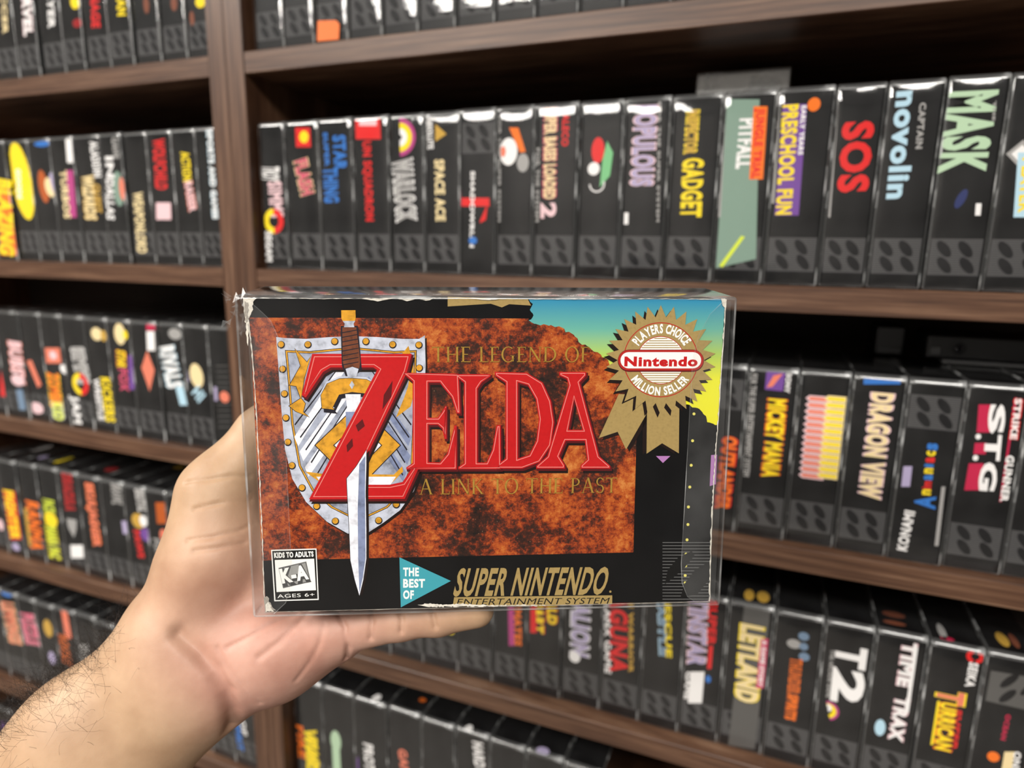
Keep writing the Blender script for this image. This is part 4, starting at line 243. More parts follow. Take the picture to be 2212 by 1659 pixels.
["shape","edge_wear",83,"paper_white",[[[-29.74,-59.95],[-28.71,-59.97],[-28.12,-59.99],[-27.32,-59.82],[-26.91,-59.44],[-25.99,-59.59],[-25.48,-59.64],[-24.63,-59.42],[-23.84,-59.75],[-23.27,-59.7],[-22.41,-59.88],[-21.88,-59.77],[-21.1,-60.08],[-20.31,-59.92],[-19.73,-60.29],[-19.17,-60.13],[-18.09,-60.06],[-17.66,-60.18],[-17.25,-60.12],[-16.5,-60.17],[-15.41,-59.95],[-15.05,-60.27],[-14.22,-59.84],[-13.76,-59.95],[-12.72,-60.02],[-12.4,-60.0],[-11.59,-59.77],[-10.83,-60.17],[-10.27,-60.12],[-9.45,-60.43],[-8.87,-59.95],[-8.27,-60.37],[-7.7,-60.44],[-7.01,-60.46],[-6.21,-60.56],[-5.37,-60.65],[-4.83,-60.7],[-4.43,-60.7],[-3.54,-60.44],[-2.8,-60.6],[-2.28,-60.83],[-1.5,-60.99],[-0.99,-61.1],[-0.35,-60.88],[0.61,-60.75],[1.11,-61.13],[1.41,-61.02],[2.38,-60.9],[3.12,-61.1],[3.41,-60.87],[4.33,-61.01],[5.18,-61.09],[5.76,-60.65],[6.19,-61.16],[7.14,-61.08],[7.45,-61.09],[8.22,-61.04],[8.93,-61.17],[9.63,-61.24],[10.16,-60.96],[10.91,-61.01],[11.24,-61.27],[12.05,-61.03],[12.55,-60.88],[13.72,-60.98],[14.03,-61.33],[14.66,-61.28],[15.51,-61.45],[16.12,-61.15],[16.66,-61.2],[17.18,-61.08],[17.93,-61.24],[18.95,-61.66],[19.38,-61.27],[20.01,-61.54],[20.78,-61.27],[21.47,-61.39],[21.93,-61.73],[21.91,-61.83],[21.62,-61.88],[21.01,-61.74],[20.38,-61.56],[19.69,-61.77],[18.52,-61.65],[18.41,-61.92],[17.61,-61.96],[16.52,-61.63],[16.12,-61.99],[15.7,-61.53],[15.09,-61.76],[14.03,-61.45],[13.44,-61.7],[12.79,-61.56],[12.41,-61.65],[11.38,-61.81],[10.68,-61.58],[9.94,-61.46],[9.78,-61.69],[8.85,-61.7],[8.28,-61.59],[7.44,-61.35],[6.59,-61.32],[6.14,-61.24],[5.63,-61.43],[4.72,-61.39],[4.2,-61.32],[3.75,-61.48],[2.64,-61.21],[2.45,-61.51],[1.45,-61.57],[0.65,-61.65],[0.49,-61.52],[-0.66,-61.35],[-0.88,-61.45],[-1.89,-61.21],[-2.63,-61.37],[-3.23,-61.31],[-3.49,-61.58],[-4.37,-61.49],[-5.23,-61.57],[-5.48,-61.29],[-6.12,-61.16],[-6.73,-61.17],[-7.42,-61.46],[-8.07,-61.38],[-9.21,-61.09],[-9.54,-61.46],[-10.18,-60.92],[-11.02,-61.09],[-11.78,-61.0],[-12.25,-61.08],[-13.05,-61.1],[-13.34,-61.21],[-14.11,-61.4],[-15.17,-61.35],[-15.8,-60.93],[-16.1,-61.27],[-16.83,-61.09],[-17.44,-61.06],[-18.39,-60.91],[-19.1,-60.8],[-19.3,-61.34],[-20.29,-61.01],[-20.99,-61.22],[-21.53,-60.85],[-21.98,-61.3],[-23.1,-61.0],[-23.66,-61.1],[-24.25,-60.89],[-24.94,-61.07],[-25.49,-61.0]]],0],
["shape","edge_wear",83,"paper_grey",[[[-89.76,-61.62],[-86.05,-61.62],[-82.31,-61.62],[-78.65,-61.72],[-74.98,-61.65],[-71.25,-61.68],[-67.64,-61.62],[-63.92,-61.55],[-60.11,-61.61],[-56.45,-61.55],[-52.76,-61.68],[-48.95,-61.64],[-45.15,-61.74],[-41.38,-61.6],[-37.57,-61.6],[-33.87,-61.69],[-30.15,-61.74],[-26.4,-61.71],[-22.79,-61.74],[-19.06,-61.71],[-15.27,-61.66],[-11.64,-61.66],[-7.79,-61.74],[-4.15,-61.73],[-0.38,-61.67],[3.25,-61.65],[7.09,-61.75],[10.92,-61.77],[14.66,-61.85],[18.36,-61.74],[22.12,-61.74],[25.96,-61.78],[29.75,-61.86],[33.75,-61.83],[37.69,-61.8],[41.63,-61.71],[45.49,-61.83],[49.48,-61.72],[53.53,-61.85],[57.48,-61.78],[61.34,-61.85],[65.33,-61.84],[69.41,-61.77],[73.27,-61.83],[77.42,-61.84],[81.46,-61.77],[85.43,-61.81],[89.41,-61.83],[89.41,-61.55],[85.32,-61.59],[81.39,-61.66],[77.37,-61.57],[73.38,-61.6],[69.34,-61.52],[65.41,-61.54],[61.31,-61.49],[57.4,-61.59],[53.49,-61.55],[49.56,-61.52],[45.53,-61.6],[41.64,-61.53],[37.74,-61.44],[33.75,-61.61],[29.89,-61.47],[25.96,-61.54],[22.21,-61.49],[18.38,-61.54],[14.68,-61.48],[10.81,-61.43],[7.11,-61.41],[3.39,-61.42],[-0.47,-61.57],[-4.15,-61.52],[-7.9,-61.42],[-11.62,-61.56],[-15.37,-61.53],[-18.95,-61.49],[-22.77,-61.49],[-26.34,-61.45],[-30.16,-61.45],[-33.8,-61.45],[-37.72,-61.36],[-41.39,-61.33],[-45.26,-61.39],[-48.97,-61.41],[-52.74,-61.42],[-56.37,-61.38],[-60.12,-61.41],[-63.81,-61.42],[-67.55,-61.42],[-71.23,-61.32],[-75.06,-61.47],[-78.63,-61.3],[-82.31,-61.42],[-86.01,-61.43],[-89.75,-61.39]]],0]]
BOXES=[
["R1",1,0.0042,0.0082,30.6,"black game box with pinkish white lettering and yellow and red ring,beside the upright divider",[["T","TROY",12.8,95.9,11.9,82.4,19.9,"white",None],["T","SIMMS",16.3,82.3,17.4,48.9,15.5,"pinkw",None],["A",12.7,45.4,11.7,5.9,90,270,"yellow"],["A",12.7,45.4,11.7,5.9,-90,90,"red"],["T","SEGAM",1.9,35.8,1.0,7.0,7.4,"white",None]],1,"boxed games on the middle shelf of the right bookcase",[]],
["R1",1,0.0355,0.0088,37.3,"black game box with red square at the top and slanted pink lettering",[["P",[[11.2,129.5],[27.9,128.7],[28.1,111.8],[11.3,112.4]],"red"],["E",20.7,121.0,5.2,5.3,"yellow",0],["T","FLASH",15.9,101.2,22.7,69.9,14.8,"pink","cream"]],1,"boxed games on the middle shelf of the right bookcase",[]],
["R1",1,0.0735,0.0072,37.2,"black game box with blocky blue lettering in two staggered lines",[["T","STAR",22.9,120.6,23.6,90.3,13.0,"blue",None],["T","THING",12.1,93.0,12.7,62.0,15.3,"blue",None],["T","SUPER",7.9,123.6,9.1,93.9,4.6,"blue",None]],1,"boxed games on the middle shelf of the right bookcase",[]],
["R1",1,0.1114,0.008,36.5,"black game box with bright red block on top of thin red lettering",[["P",[[1.8,138.6],[27.6,137.2],[27.9,115.4],[2.0,116.4]],"red"],["P",[[6.0,133.8],[24.2,132.8],[24.0,126.7],[5.8,127.6]],"pinkw"],["T","UN SQUADRON",13.6,114.4,14.8,45.4,8.3,"red",None]],1,"boxed games on the middle shelf of the right bookcase",[]],
["R1",1,0.1486,0.0096,33.5,"black game box with small rainbow arc above heavy silver grey lettering",[["A",9.0,116.3,15.7,11.1,-90,90,"magenta"],["A",9.0,116.3,12.0,7.4,-90,90,"yellow"],["A",9.0,116.3,7.4,2.3,-90,90,"white"],["T","WARLOCK",11.5,98.6,15.2,44.7,18.7,"grey","white"]],1,"boxed games on the middle shelf of the right bookcase",[]],
["R1",1,0.1828,0.0096,33.5,"black game box with yellow triangle and pale yellow two word lettering",[["T","ABSOLUTE",4.1,132.6,5.2,105.6,5.4,"white",None],["P",[[9.8,125.6],[20.4,117.0],[9.7,111.5]],"gold"],["T","SPACE ACE",13.6,96.7,14.7,45.5,9.0,"cream",None]],1,"boxed games on the middle shelf of the right bookcase",[]],
["R1",1,0.217,0.0065,33.3,"slightly tilted black game box with red emblem crossed by a thin white line",[["P",[[1.7,64.5],[27.4,64.2],[27.9,57.4],[2.1,57.6]],"red"],["P",[[19.0,45.4],[26.2,59.7],[24.6,46.5],[19.5,43.9]],"red"],["T","SHADOWRUN",12.4,86.0,11.8,23.5,3.9,"white",None],["P",[[-2.3,71.3],[1.2,71.3],[2.1,58.0],[-1.4,58.0]],"pink"],["E",12.7,29.3,3.9,3.1,"blue",0]],2,"boxed games on the middle shelf of the right bookcase",[]],
["R1",1,0.251,0.0068,32.7,"black game box with white ball picture crossed by an orange streak",[["E",10.2,100.4,7.7,10.8,"white",0],["E",5.3,100.6,2.5,4.3,"coral",0],["P",[[10.3,118.9],[18.3,118.5],[25.1,99.8],[20.3,99.3]],"orange"],["E",22.9,91.3,5.2,7.2,"grey",0],["T","FOR THE SUPER SYSTEM",0.4,128.6,1.0,44.7,2.1,"grey",None]],1,"boxed games on the middle shelf of the right bookcase",[]],
["R1",1,0.2844,0.0062,36.0,"black game box with one long pink and cream title and short red word beside it",[["T","SUPER BASES LOADED",12.6,132.9,13.4,62.8,10.1,"cream","pink"],["T","2",12.7,59.9,13.1,47.6,12.6,"pinkw",None],["T","JALECO",25.2,129.5,25.0,102.7,5.3,"red",None],["T","FOR THE SYSTEM",1.4,102.2,2.0,44.7,2.8,"grey",None]],1,"boxed games on the middle shelf of the right bookcase",[]],
["R1",1,0.3211,0.0078,34.2,"black game box with red and green marks above white curved stripes",[["E",14.6,98.9,5.1,9.6,"red",0],["P",[[21.6,105.4],[26.7,96.7],[25.0,79.7],[17.2,71.2],[18.6,91.9]],"green"],["E",11.8,85.2,4.8,4.9,"white",0],["A",14.9,73.6,6.3,5.2,-180,20,"white"]],1,"boxed games on the middle shelf of the right bookcase",[]],
["R1",1,0.356,0.0061,34.8,"black game box with tall pale lavender lettering",[["T","POPULOUS",16.3,129.2,16.0,71.4,16.1,"lav","pinkw"],["P",[[3.2,51.7],[6.5,51.7],[6.6,42.9],[3.3,42.9]],"white"],["T","FOR THE SUPER SYSTEM",25.7,131.2,29.4,44.7,2.1,"grey",None]],1,"boxed games on the middle shelf of the right bookcase",[]],
["R1",1,0.3915,0.0078,35.4,"black game box with fat golden yellow lettering in two sizes",[["T","INSPECTOR",14.8,124.3,14.6,93.7,8.3,"gold","yellow"],["T","GADGET",17.4,90.7,18.3,48.2,14.8,"yellow",None]],1,"boxed games on the middle shelf of the right bookcase",[]],
["R1",1,0.4276,0.0086,35.2,"greenish grey game box with white tapering title and orange bar lettering",[["P",[[-1.4,130.5],[23.7,129.0],[30.5,18.4],[2.6,11.0]],"sage"],["T","PITFALL",17.3,116.7,17.0,82.3,10.7,"white",None],["P",[[20.1,124.6],[29.4,124.0],[30.5,74.6],[21.1,74.8]],"orange"],["T","JUNGLE TRIAL",25.2,123.0,25.7,75.3,5.6,"red",None],["P",[[-1.1,119.5],[1.2,119.4],[3.3,48.2],[1.0,48.2]],"grey"],["P",[[4.8,12.8],[18.8,34.9],[21.5,34.3],[7.5,11.8]],"lime"]],1,"boxed games on the middle shelf of the right bookcase",[]],
["R1",1,0.4636,0.0071,36.4,"black game box with fat yellow title on a purple band and small orange sun",[["P",[[3.4,124.7],[18.9,123.7],[20.5,49.3],[4.6,49.3]],"purple"],["T","PRESCHOOL FUN",8.8,124.0,10.7,49.9,10.0,"yellow",None],["T","EARLY YEARS",17.2,122.9,17.9,90.4,3.0,"white",None],["E",23.3,123.2,4.1,4.5,"orange",0],["P",[[0.1,124.6],[1.9,124.5],[3.5,57.7],[1.7,57.7]],"grey"]],1,"boxed games on the middle shelf of the right bookcase",[]],
["R1",1,0.5007,0.0087,30.2,"black game box with three huge red letters and crinkled wrap at its foot",[["T","SOS",15.7,111.1,16.7,64.7,18.2,"red",None],["P",[[-0.2,127.4],[1.2,127.3],[4.0,48.0],[2.6,48.0]],"grey"]],1,"boxed games on the middle shelf of the right bookcase",[]],
["R1",1,0.5316,0.0084,32.9,"black game box in shrink wrap with round pale blue lower case title",[["T","novolin",11.7,128.6,13.2,60.1,12.5,"lblue",None],["T","CAPTAIN",20.9,120.7,21.9,91.9,3.7,"grey",None]],1,"boxed games on the middle shelf of the right bookcase",[]],
["R1",1,0.5652,0.0061,33.7,"tallest looking black game box with big pale green wedge lettering",[["T","MASK",15.1,125.7,14.5,75.2,25.4,"lgreen",None],["E",15.7,59.5,2.6,6.4,"navy",20],["P",[[24.3,56.5],[27.4,56.5],[27.8,48.9],[24.8,48.9]],"white"],["T","THE",26.3,119.0,27.2,106.8,1.5,"grey",None]],1,"boxed games on the middle shelf of the right bookcase",[]],
["R1",1,0.5996,0.0082,34.8,"black game box at the right end with white diamond and pale blue framed label",[["P",[[2.6,87.0],[10.7,95.3],[17.2,86.4],[11.7,77.4]],"grey"],["P",[[5.5,86.9],[10.6,92.2],[15.3,86.5],[11.0,80.8]],"white"],["P",[[8.9,87.6],[18.5,87.2],[21.7,47.8],[11.9,47.8]],"lblue"],["T","PLAYER",15.1,84.6,17.4,50.7,6.3,"yellow",None]],1,"boxed games on the middle shelf of the right bookcase",[]],
["R2",2,0.4234,0.0097,36.0,"black game box half hidden by the held box,with red orange brush lettering",[["T","OUTLANDER",27.6,78.2,25.9,17.8,10.4,"orange","red"]],2,"boxed games on the shelf right of the held box",[]],
["R2",2,0.4601,0.0091,35.5,"black game box with small purple picture above two word yellow lettering",[["T","FOR THE SUPER ENTERTAINMENT SYSTEM",4.1,129.6,4.7,48.1,4.3,"grey",None],["P",[[12.4,132.1],[25.7,132.2],[25.0,118.0],[12.3,118.2]],"purple"],["P",[[13.5,119.8],[17.5,129.4],[23.8,131.3],[17.6,120.9]],"coral"],["T","SONY",28.2,132.4,28.0,116.9,3.5,"white",None],["T","MICKEY",22.3,111.7,22.5,80.3,12.3,"yellow","orange"],["T","MANIA",22.7,77.8,22.2,49.9,11.8,"yellow","orange"]],1,"boxed games on the shelf right of the held box",[]],
["R2",2,0.4963,0.0108,34.3,"black game box with spiky lettering,coral left half and yellow right half",[["S",13,14.3,116.6,14.9,52.1,16.3,"coral","pinkw"],["S",13,25.4,117.7,25.6,53.7,13.5,"yellow","cream"]],1,"boxed games on the shelf right of the held box",[]],
["R2",2,0.5314,0.0098,34.1,"black game box with short blue bar over faded pinkish gold title",[["P",[[6.5,132.4],[29.6,134.4],[29.8,130.1],[6.7,128.0]],"blue"],["T","DRAGON VIEW",20.2,122.8,20.0,43.4,13.5,"cream","pinkw"]],1,"boxed games on the shelf right of the held box",[]],
["R2",2,0.5661,0.0086,34.9,"upside down black game box with small multicoloured lettering and lavender tab",[["T","A",19.9,41.6,19.3,51.3,12.4,"blue",None],["T","n",19.5,52.0,19.3,56.2,5.6,"yellow",None],["T","im",19.3,56.5,19.1,62.4,5.6,"red",None],["T","a",19.3,63.1,19.1,67.2,5.6,"blue",None],["T","n",19.0,67.9,18.8,72.0,5.6,"yellow",None],["T","i",18.8,72.6,18.7,75.0,5.6,"blue",None],["T","a",18.9,76.1,18.7,80.1,5.6,"red",None],["T","c",18.9,80.9,18.7,84.6,5.6,"yellow",None],["T","s",18.9,85.3,18.9,90.3,6.7,"blue",None],["P",[[3.6,71.2],[9.0,72.0],[9.3,56.7],[3.9,55.9]],"lav"],["T","KONAMI",9.6,7.6,11.3,38.7,6.4,"white",None],["P",[[28.5,59.6],[30.7,60.0],[32.0,15.4],[29.7,15.0]],"grey"]],2,"boxed games on the shelf right of the held box",[]],
["R2",2,0.6017,0.0102,35.6,"black game box with three white letters on crimson blocks and slanted white and red title",[["P",[[7.6,120.2],[14.9,120.9],[16.4,101.6],[9.0,100.7]],"crimson"],["P",[[8.9,93.1],[15.8,94.0],[16.1,86.1],[9.1,85.2]],"crimson"],["P",[[7.3,78.2],[15.9,79.4],[15.7,59.9],[7.1,58.5]],"crimson"],["T","S",18.5,121.6,20.2,101.1,8.8,"white",None],["T","T",19.2,100.3,20.3,82.0,8.9,"white",None],["T","G",19.5,80.6,20.3,59.9,9.5,"white",None],["E",10.2,97.9,1.6,1.9,"white",0],["E",10.6,82.7,1.6,2.0,"white",0],["P",[[27.0,127.0],[28.3,127.1],[29.6,53.6],[28.3,53.4]],"crimson"],["T","STRIKE",29.5,126.6,30.3,98.4,4.3,"white","red"],["T","GUNNER",30.3,87.0,31.1,53.8,4.4,"white",None]],1,"boxed games on the shelf right of the held box",[]],
["R2",2,0.6379,0.0111,35.1,"dark game box cut off by the right picture edge,below the black sensor bar",[],1,"boxed games on the shelf right of the held box",[]],
["R2",2,0.006,0.0087,34.1,"black game box in clear sleeve on the shelf directly behind the held box",[],1,"boxes hidden behind the held box",[]],
["R2",2,0.0408,0.0092,34.1,"black game box in clear sleeve on the shelf directly behind the held box",[],1,"boxes hidden behind the held box",[]],
["R2",2,0.0756,0.0108,34.1,"black game box in clear sleeve on the shelf directly behind the held box",[],1,"boxes hidden behind the held box",[]],
["R2",2,0.1104,0.0109,34.1,"black game box in clear sleeve on the shelf directly behind the held box",[],1,"boxes hidden behind the held box",[]],
["R2",2,0.1451,0.01,34.1,"black game box in clear sleeve on the shelf directly behind the held box",[],1,"boxes hidden behind the held box",[]],
["R2",2,0.1799,0.0107,34.1,"black game box in clear sleeve on the shelf directly behind the held box",[],1,"boxes hidden behind the held box",[]],
["R2",2,0.2147,0.0105,34.1,"black game box in clear sleeve on the shelf directly behind the held box",[],1,"boxes hidden behind the held box",[]],
["R2",2,0.2495,0.0091,34.1,"black game box in clear sleeve on the shelf directly behind the held box",[],1,"boxes hidden behind the held box",[]],
["R2",2,0.2843,0.0083,34.1,"black game box in clear sleeve on the shelf directly behind the held box",[],1,"boxes hidden behind the held box",[]],
["R2",2,0.3191,0.01,34.1,"black game box in clear sleeve on the shelf directly behind the held box",[],1,"boxes hidden behind the held box",[]],
["R2",2,0.3539,0.0097,34.1,"black game box in clear sleeve on the shelf directly behind the held box",[],1,"boxes hidden behind the held box",[]],
["R2",2,0.3887,0.0091,34.1,"black game box in clear sleeve on the shelf directly behind the held box",[],1,"boxes hidden behind the held box",[]],
["R3",3,0.095,0.0149,39.7,"dark game box just right of the hand,under the little finger",[],1,"boxed games on the shelf below the held box",[]],
["R3",3,0.1354,0.0156,37.1,"black game box with yellow spot below the fingertip joint",[["E",13.3,26.1,4.4,4.2,"yellow",0]],1,"boxed games on the shelf below the held box",[]],
["R3",3,0.1732,0.0159,38.2,"black game box with orange and yellow marks under the fingertip",[["E",17.2,42.4,5.7,7.2,"orange",0],["E",17.2,41.4,3.1,4.1,"yellow",0],["E",29.6,44.4,4.1,4.6,"yellow",0]],1,"boxed games on the shelf below the held box",[]],
["R3",3,0.2121,0.0151,36.7,"plain black game box with no title showing below the held box",[],1,"boxed games on the shelf below the held box",[]],
["R3",3,0.2495,0.0152,34.2,"black game box with narrow purple and orange lettering below the held box",[["P",[[13.5,113.1],[19.1,114.3],[21.7,45.0],[16.0,43.6]],"magenta"],["T","CLAYMATES",23.2,115.2,25.5,46.0,7.0,"orange",None]],1,"boxed games on the shelf below the held box",[]],
["R3",3,0.2844,0.0158,32.9,"black game box with fiery red and yellow lettering below the held box",[["T","RAMPART",8.9,123.8,10.4,64.1,10.9,"yellow","red"],["P",[[-0.1,121.9],[6.2,123.2],[8.6,63.7],[2.2,62.1]],"red"],["T","WORLD",21.4,126.4,23.8,75.9,8.9,"yellow","orange"]],1,"boxed games on the shelf below the held box",[]],
["R3",3,0.318,0.0174,36.9,"black game box with thick silvery lavender lettering below the held box",[["T","SYVALION",16.0,131.5,17.3,49.7,16.4,"lav","white"],["E",12.1,47.4,5.3,5.7,"white",0]],1,"boxed games on the shelf below the held box",[]],
["R3",3,0.3556,0.0163,35.7,"black game box with large red lettering and white small text column below the held box",[["T","PHALANX GAME",0.7,141.0,5.2,39.8,5.9,"white",None],["T","RAGUNA",12.5,143.4,16.6,42.9,15.6,"red",None],["T","THE WARRIOR",23.0,145.6,27.3,45.9,4.1,"gold",None]],1,"boxed games on the shelf below the held box",[]],
["R3",3,0.392,0.0151,34.4,"black game box with curved yellow and grey blue lettering",[["T","CASTLE",12.4,130.0,17.9,70.7,5.5,"slate","lblue"],["T","RESCUE",18.2,131.3,23.1,70.3,5.0,"yellow",None]],1,"boxed games on the shelf below the held box",[]],
["R3",3,0.427,0.0151,32.9,"black game box with purple lettering,red side strip and white label",[["T","TINSTAR",9.3,145.4,11.6,68.6,14.2,"lav","pinkw"],["T","SUPER",20.8,135.4,22.2,90.6,6.6,"red",None],["P",[[20.2,90.1],[23.5,90.9],[23.6,69.2],[20.2,68.3]],"red"],["P",[[7.0,62.0],[18.3,65.1],[18.2,34.8],[6.7,31.4]],"white"],["T","GAME",5.5,61.6,5.3,34.6,4.2,"white",None],["E",21.8,59.0,2.2,3.5,"blue",0]],1,"boxed games on the shelf below the held box",[]],
["R3",3,0.4606,0.0158,35.2,"game box with painted grey sheen,slim pale yellow letters and pink side bar",[["P",[[11.4,142.4],[31.5,146.9],[30.1,3.5],[8.8,-3.5]],"haze"],["T","LETLAND",19.6,116.6,20.3,45.7,17.1,"cream","yellow"],["P",[[26.6,106.2],[32.1,107.6],[32.1,62.2],[26.4,60.6]],"pink"],["T","A GAME STORY",29.5,105.6,29.5,63.2,3.2,"white",None]],1,"boxed games on the shelf below the held box",[[14.3,18.7,4.0,10.1,"gold"],[25.3,20.1,5.0,10.0,"gold"]]],  # tall grey band is a reflection painted onto the spine, not print
["R3",3,0.4965,0.0148,35.7,"black game box with rough rusty orange lettering under silver figures",[["E",21.8,116.6,4.0,3.6,"slate",0],["E",15.4,108.4,5.4,4.0,"grey",0],["E",22.6,107.8,3.3,3.2,"slate",0],["E",23.8,99.1,4.0,3.6,"slate",0],["T","THUNDER",18.6,96.0,19.1,64.3,7.4,"dorange","orange"],["T","SPIRITS",19.2,63.5,18.8,40.2,7.5,"orange","dorange"]],1,"boxed games on the shelf below the held box",[]],
["R3",3,0.5329,0.0148,35.0,"black game box with giant white letter and number and small rainbow arc",[["T","T",20.8,116.7,20.8,98.2,20.9,"white",None],["T","2",21.0,96.6,21.5,66.4,21.7,"white",None],["T","THE ARCADE GAME",7.1,110.3,8.0,68.3,2.9,"grey",None],["A",8.5,56.7,8.5,5.9,-70,100,"magenta"],["A",8.5,56.7,6.5,3.3,-70,100,"yellow"],["A",8.2,59.2,3.3,0.7,-70,100,"white"]],1,"boxed games on the shelf below the held box",[]],
["R3",3,0.5687,0.0161,34.4,"black game box with white spooky two word lettering and pale blue oval",[["T","TIME",22.9,128.7,22.9,91.4,9.0,"white","pinkw"],["T","TRAX",23.4,82.3,22.7,43.9,9.1,"white","pinkw"],["P",[[25.7,125.6],[28.1,126.2],[28.4,71.0],[26.0,70.2]],"white"],["E",10.9,52.1,3.7,7.2,"lblue",0]],1,"boxed games on the shelf below the held box",[[15.1,32.2,8.3,4.9,"brown"],[13.9,18.3,8.1,3.1,"brown"]]],
["R3",3,0.6037,0.0143,35.3,"black game box with red ring logo and tall yellow to red title",[["A",28.7,128.9,5.3,2.5,100,260,"red"],["A",29.2,129.0,5.3,2.5,-80,80,"red"],["T","SEIKA",29.0,124.0,28.7,103.8,5.6,"white",None],["T","T",18.4,97.7,18.5,86.9,17.2,"coral","yellow"],["T","URRICAN",17.9,87.4,18.7,47.1,10.4,"yellow","orange"],["P",[[10.1,87.1],[11.9,87.6],[12.0,49.8],[10.2,49.2]],"yellow"],["T","SUPER",25.4,83.8,26.2,49.6,2.3,"red",None]],1,"boxed games on the shelf below the held box",[[10.9,21.1,2.7,12.3,"grey"],[12.6,11.0,4.6,2.9,"crimson"]]],
["R3",3,0.6397,0.0159,35.8,"black game box at bottom right corner,grey oval pattern at its top and orange picture",[["P",[[4.2,119.7],[29.2,120.9],[29.0,94.6],[4.1,94.8]],"haze"],["E",16.2,114.7,2.7,8.0,"black",35],["E",16.7,102.4,2.7,7.3,"black",35],["E",28.3,111.4,2.4,7.2,"black",35],["T","OCEAN",19.3,87.9,18.8,66.4,3.0,"crimson",None],["E",14.8,51.0,3.9,4.2,"orange",0],["P",[[20.9,57.3],[26.9,59.3],[27.3,39.8],[21.2,37.7]],"cream"],["T","ONE",28.8,59.9,29.5,42.5,4.3,"white",None]],0,"boxed games on the shelf below the held box",[[15.3,25.4,3.9,10.6,"gold"],[22.9,26.7,2.6,10.6,"brown"]]],
["R3",3,0.006,0.0161,43.8,"black game box in clear sleeve on the shelf behind the palm of the hand",[],1,"boxes hidden behind the palm",[]],
["R3",3,0.0505,0.0162,43.8,"black game box in clear sleeve on the shelf behind the palm of the hand",[],1,"boxes hidden behind the palm",[]],
["R4",4,0.0042,0.0148,39.4,"black game box with yellow flame lettering edged in orange beside the divider",[["T","WARIO",20.0,74.4,23.8,-0.6,18.4,"yellow",None],["T","FIRE",5.7,74.1,7.2,30.8,9.3,"orange",None],["T","BLAZE",21.9,63.0,21.8,11.1,15.8,"yellow",None]],1,"boxed games on the lowest visible shelf of the right bookcase",[]],
["R4",4,0.0443,0.0148,41.1,"black game box with pale green picture on the lowest visible shelf",[["E",15.0,69.5,6.9,13.3,"lgreen",0],["P",[[9.6,60.0],[19.8,63.4],[20.4,18.6],[10.1,15.0]],"lgreen"]],1,"boxed games on the lowest visible shelf of the right bookcase",[]],
["R4",4,0.0862,0.0135,42.3,"black game box with white jagged lettering and small purple mark on the lowest visible shelf",[["T","PROTON",17.1,81.2,19.0,28.0,12.1,"white",None],["P",[[-2.0,58.6],[3.5,60.4],[3.6,28.5],[-2.0,26.5]],"purple"]],1,"boxed games on the lowest visible shelf of the right bookcase",[[23.4,9.5,4.6,6.6,"white"]]],
["R4",4,0.1292,0.0147,40.6,"black game box with coral red lettering on the lowest visible shelf",[["T","GAMES",16.4,87.3,21.3,43.2,10.3,"coral",None]],1,"boxed games on the lowest visible shelf of the right bookcase",[[27.8,25.2,4.1,3.3,"orange"]]],
["R4",4,0.1704,0.0134,38.3,"plain black game box between coral lettered and white lettered ones on the lowest visible shelf",[],1,"boxed games on the lowest visible shelf of the right bookcase",[]],
["R4",4,0.2094,0.0143,38.3,"black game box with white lettering on both top and spine on the lowest visible shelf",[["T","HARD",24.6,125.2,27.3,96.1,11.3,"white",None],["T","BALL",27.4,93.4,29.6,69.6,11.3,"white",None]],1,"boxed games on the lowest visible shelf of the right bookcase",[[12.2,3.7,4.3,7.3,"white"]]],
["R4",4,0.2484,0.0133,37.6,"black game box just cut by the lower frame edge,pale blue spot on top",[],1,"boxed games on the lowest visible shelf of the right bookcase",[]],
["R4",4,0.2867,0.0138,38.4,"dark box right of the one with the pale blue spot,spine out of frame",[],1,"boxed games on the lowest visible shelf of the right bookcase",[[14.7,6.1,6.6,5.3,"lav"]]],
["R4",4,0.3258,0.0122,37.6,"last dark box on the lowest visible shelf before the shelf above hides the row",[],1,"boxed games on the lowest visible shelf of the right bookcase",[]],
["R0",0,0.006,0.0089,33.9,"first box right of the divider on the top shelf,only its foot showing",[],1,"boxed games on the top shelf of the right bookcase",[]],
["R0",0,0.0406,0.0067,33.9,"top shelf box just left of the one with the orange tag,only its foot showing",[],1,"boxed games on the top shelf of the right bookcase",[]],
["R0",0,0.0752,0.0081,33.9,"clear sleeved box with orange price tag at its foot on the top shelf",[],1,"boxed games on the top shelf of the right bookcase",[]],
["R0",0,0.1098,0.008,33.9,"box just right of the orange tag on the top shelf",[],1,"boxed games on the top shelf of the right bookcase",[]],
["R0",0,0.1444,0.0082,33.9,"top shelf box second to the right of the orange tag",[],1,"boxed games on the top shelf of the right bookcase",[]],
["R0",0,0.179,0.0074,33.9,"top shelf box third to the right of the orange tag",[],1,"boxed games on the top shelf of the right bookcase",[]],
["R0",0,0.2136,0.0078,33.9,"top shelf box fourth to the right of the orange tag",[],1,"boxed games on the top shelf of the right bookcase",[]],
["R0",0,0.2482,0.0062,33.9,"top shelf box fifth to the right of the orange tag",[],1,"boxed games on the top shelf of the right bookcase",[]],
["R0",0,0.2828,0.0062,33.9,"top shelf box sixth to the right of the orange tag",[],1,"boxed games on the top shelf of the right bookcase",[]],
["R0",0,0.3174,0.0066,33.9,"top shelf box seventh to the right of the orange tag",[],1,"boxed games on the top shelf of the right bookcase",[]],
["R0",0,0.352,0.0065,33.9,"top shelf box eighth to the right of the orange tag",[],1,"boxed games on the top shelf of the right bookcase",[]],
["R0",0,0.3866,0.0063,33.9,"top shelf box ninth to the right of the orange tag",[],1,"boxed games on the top shelf of the right bookcase",[]],
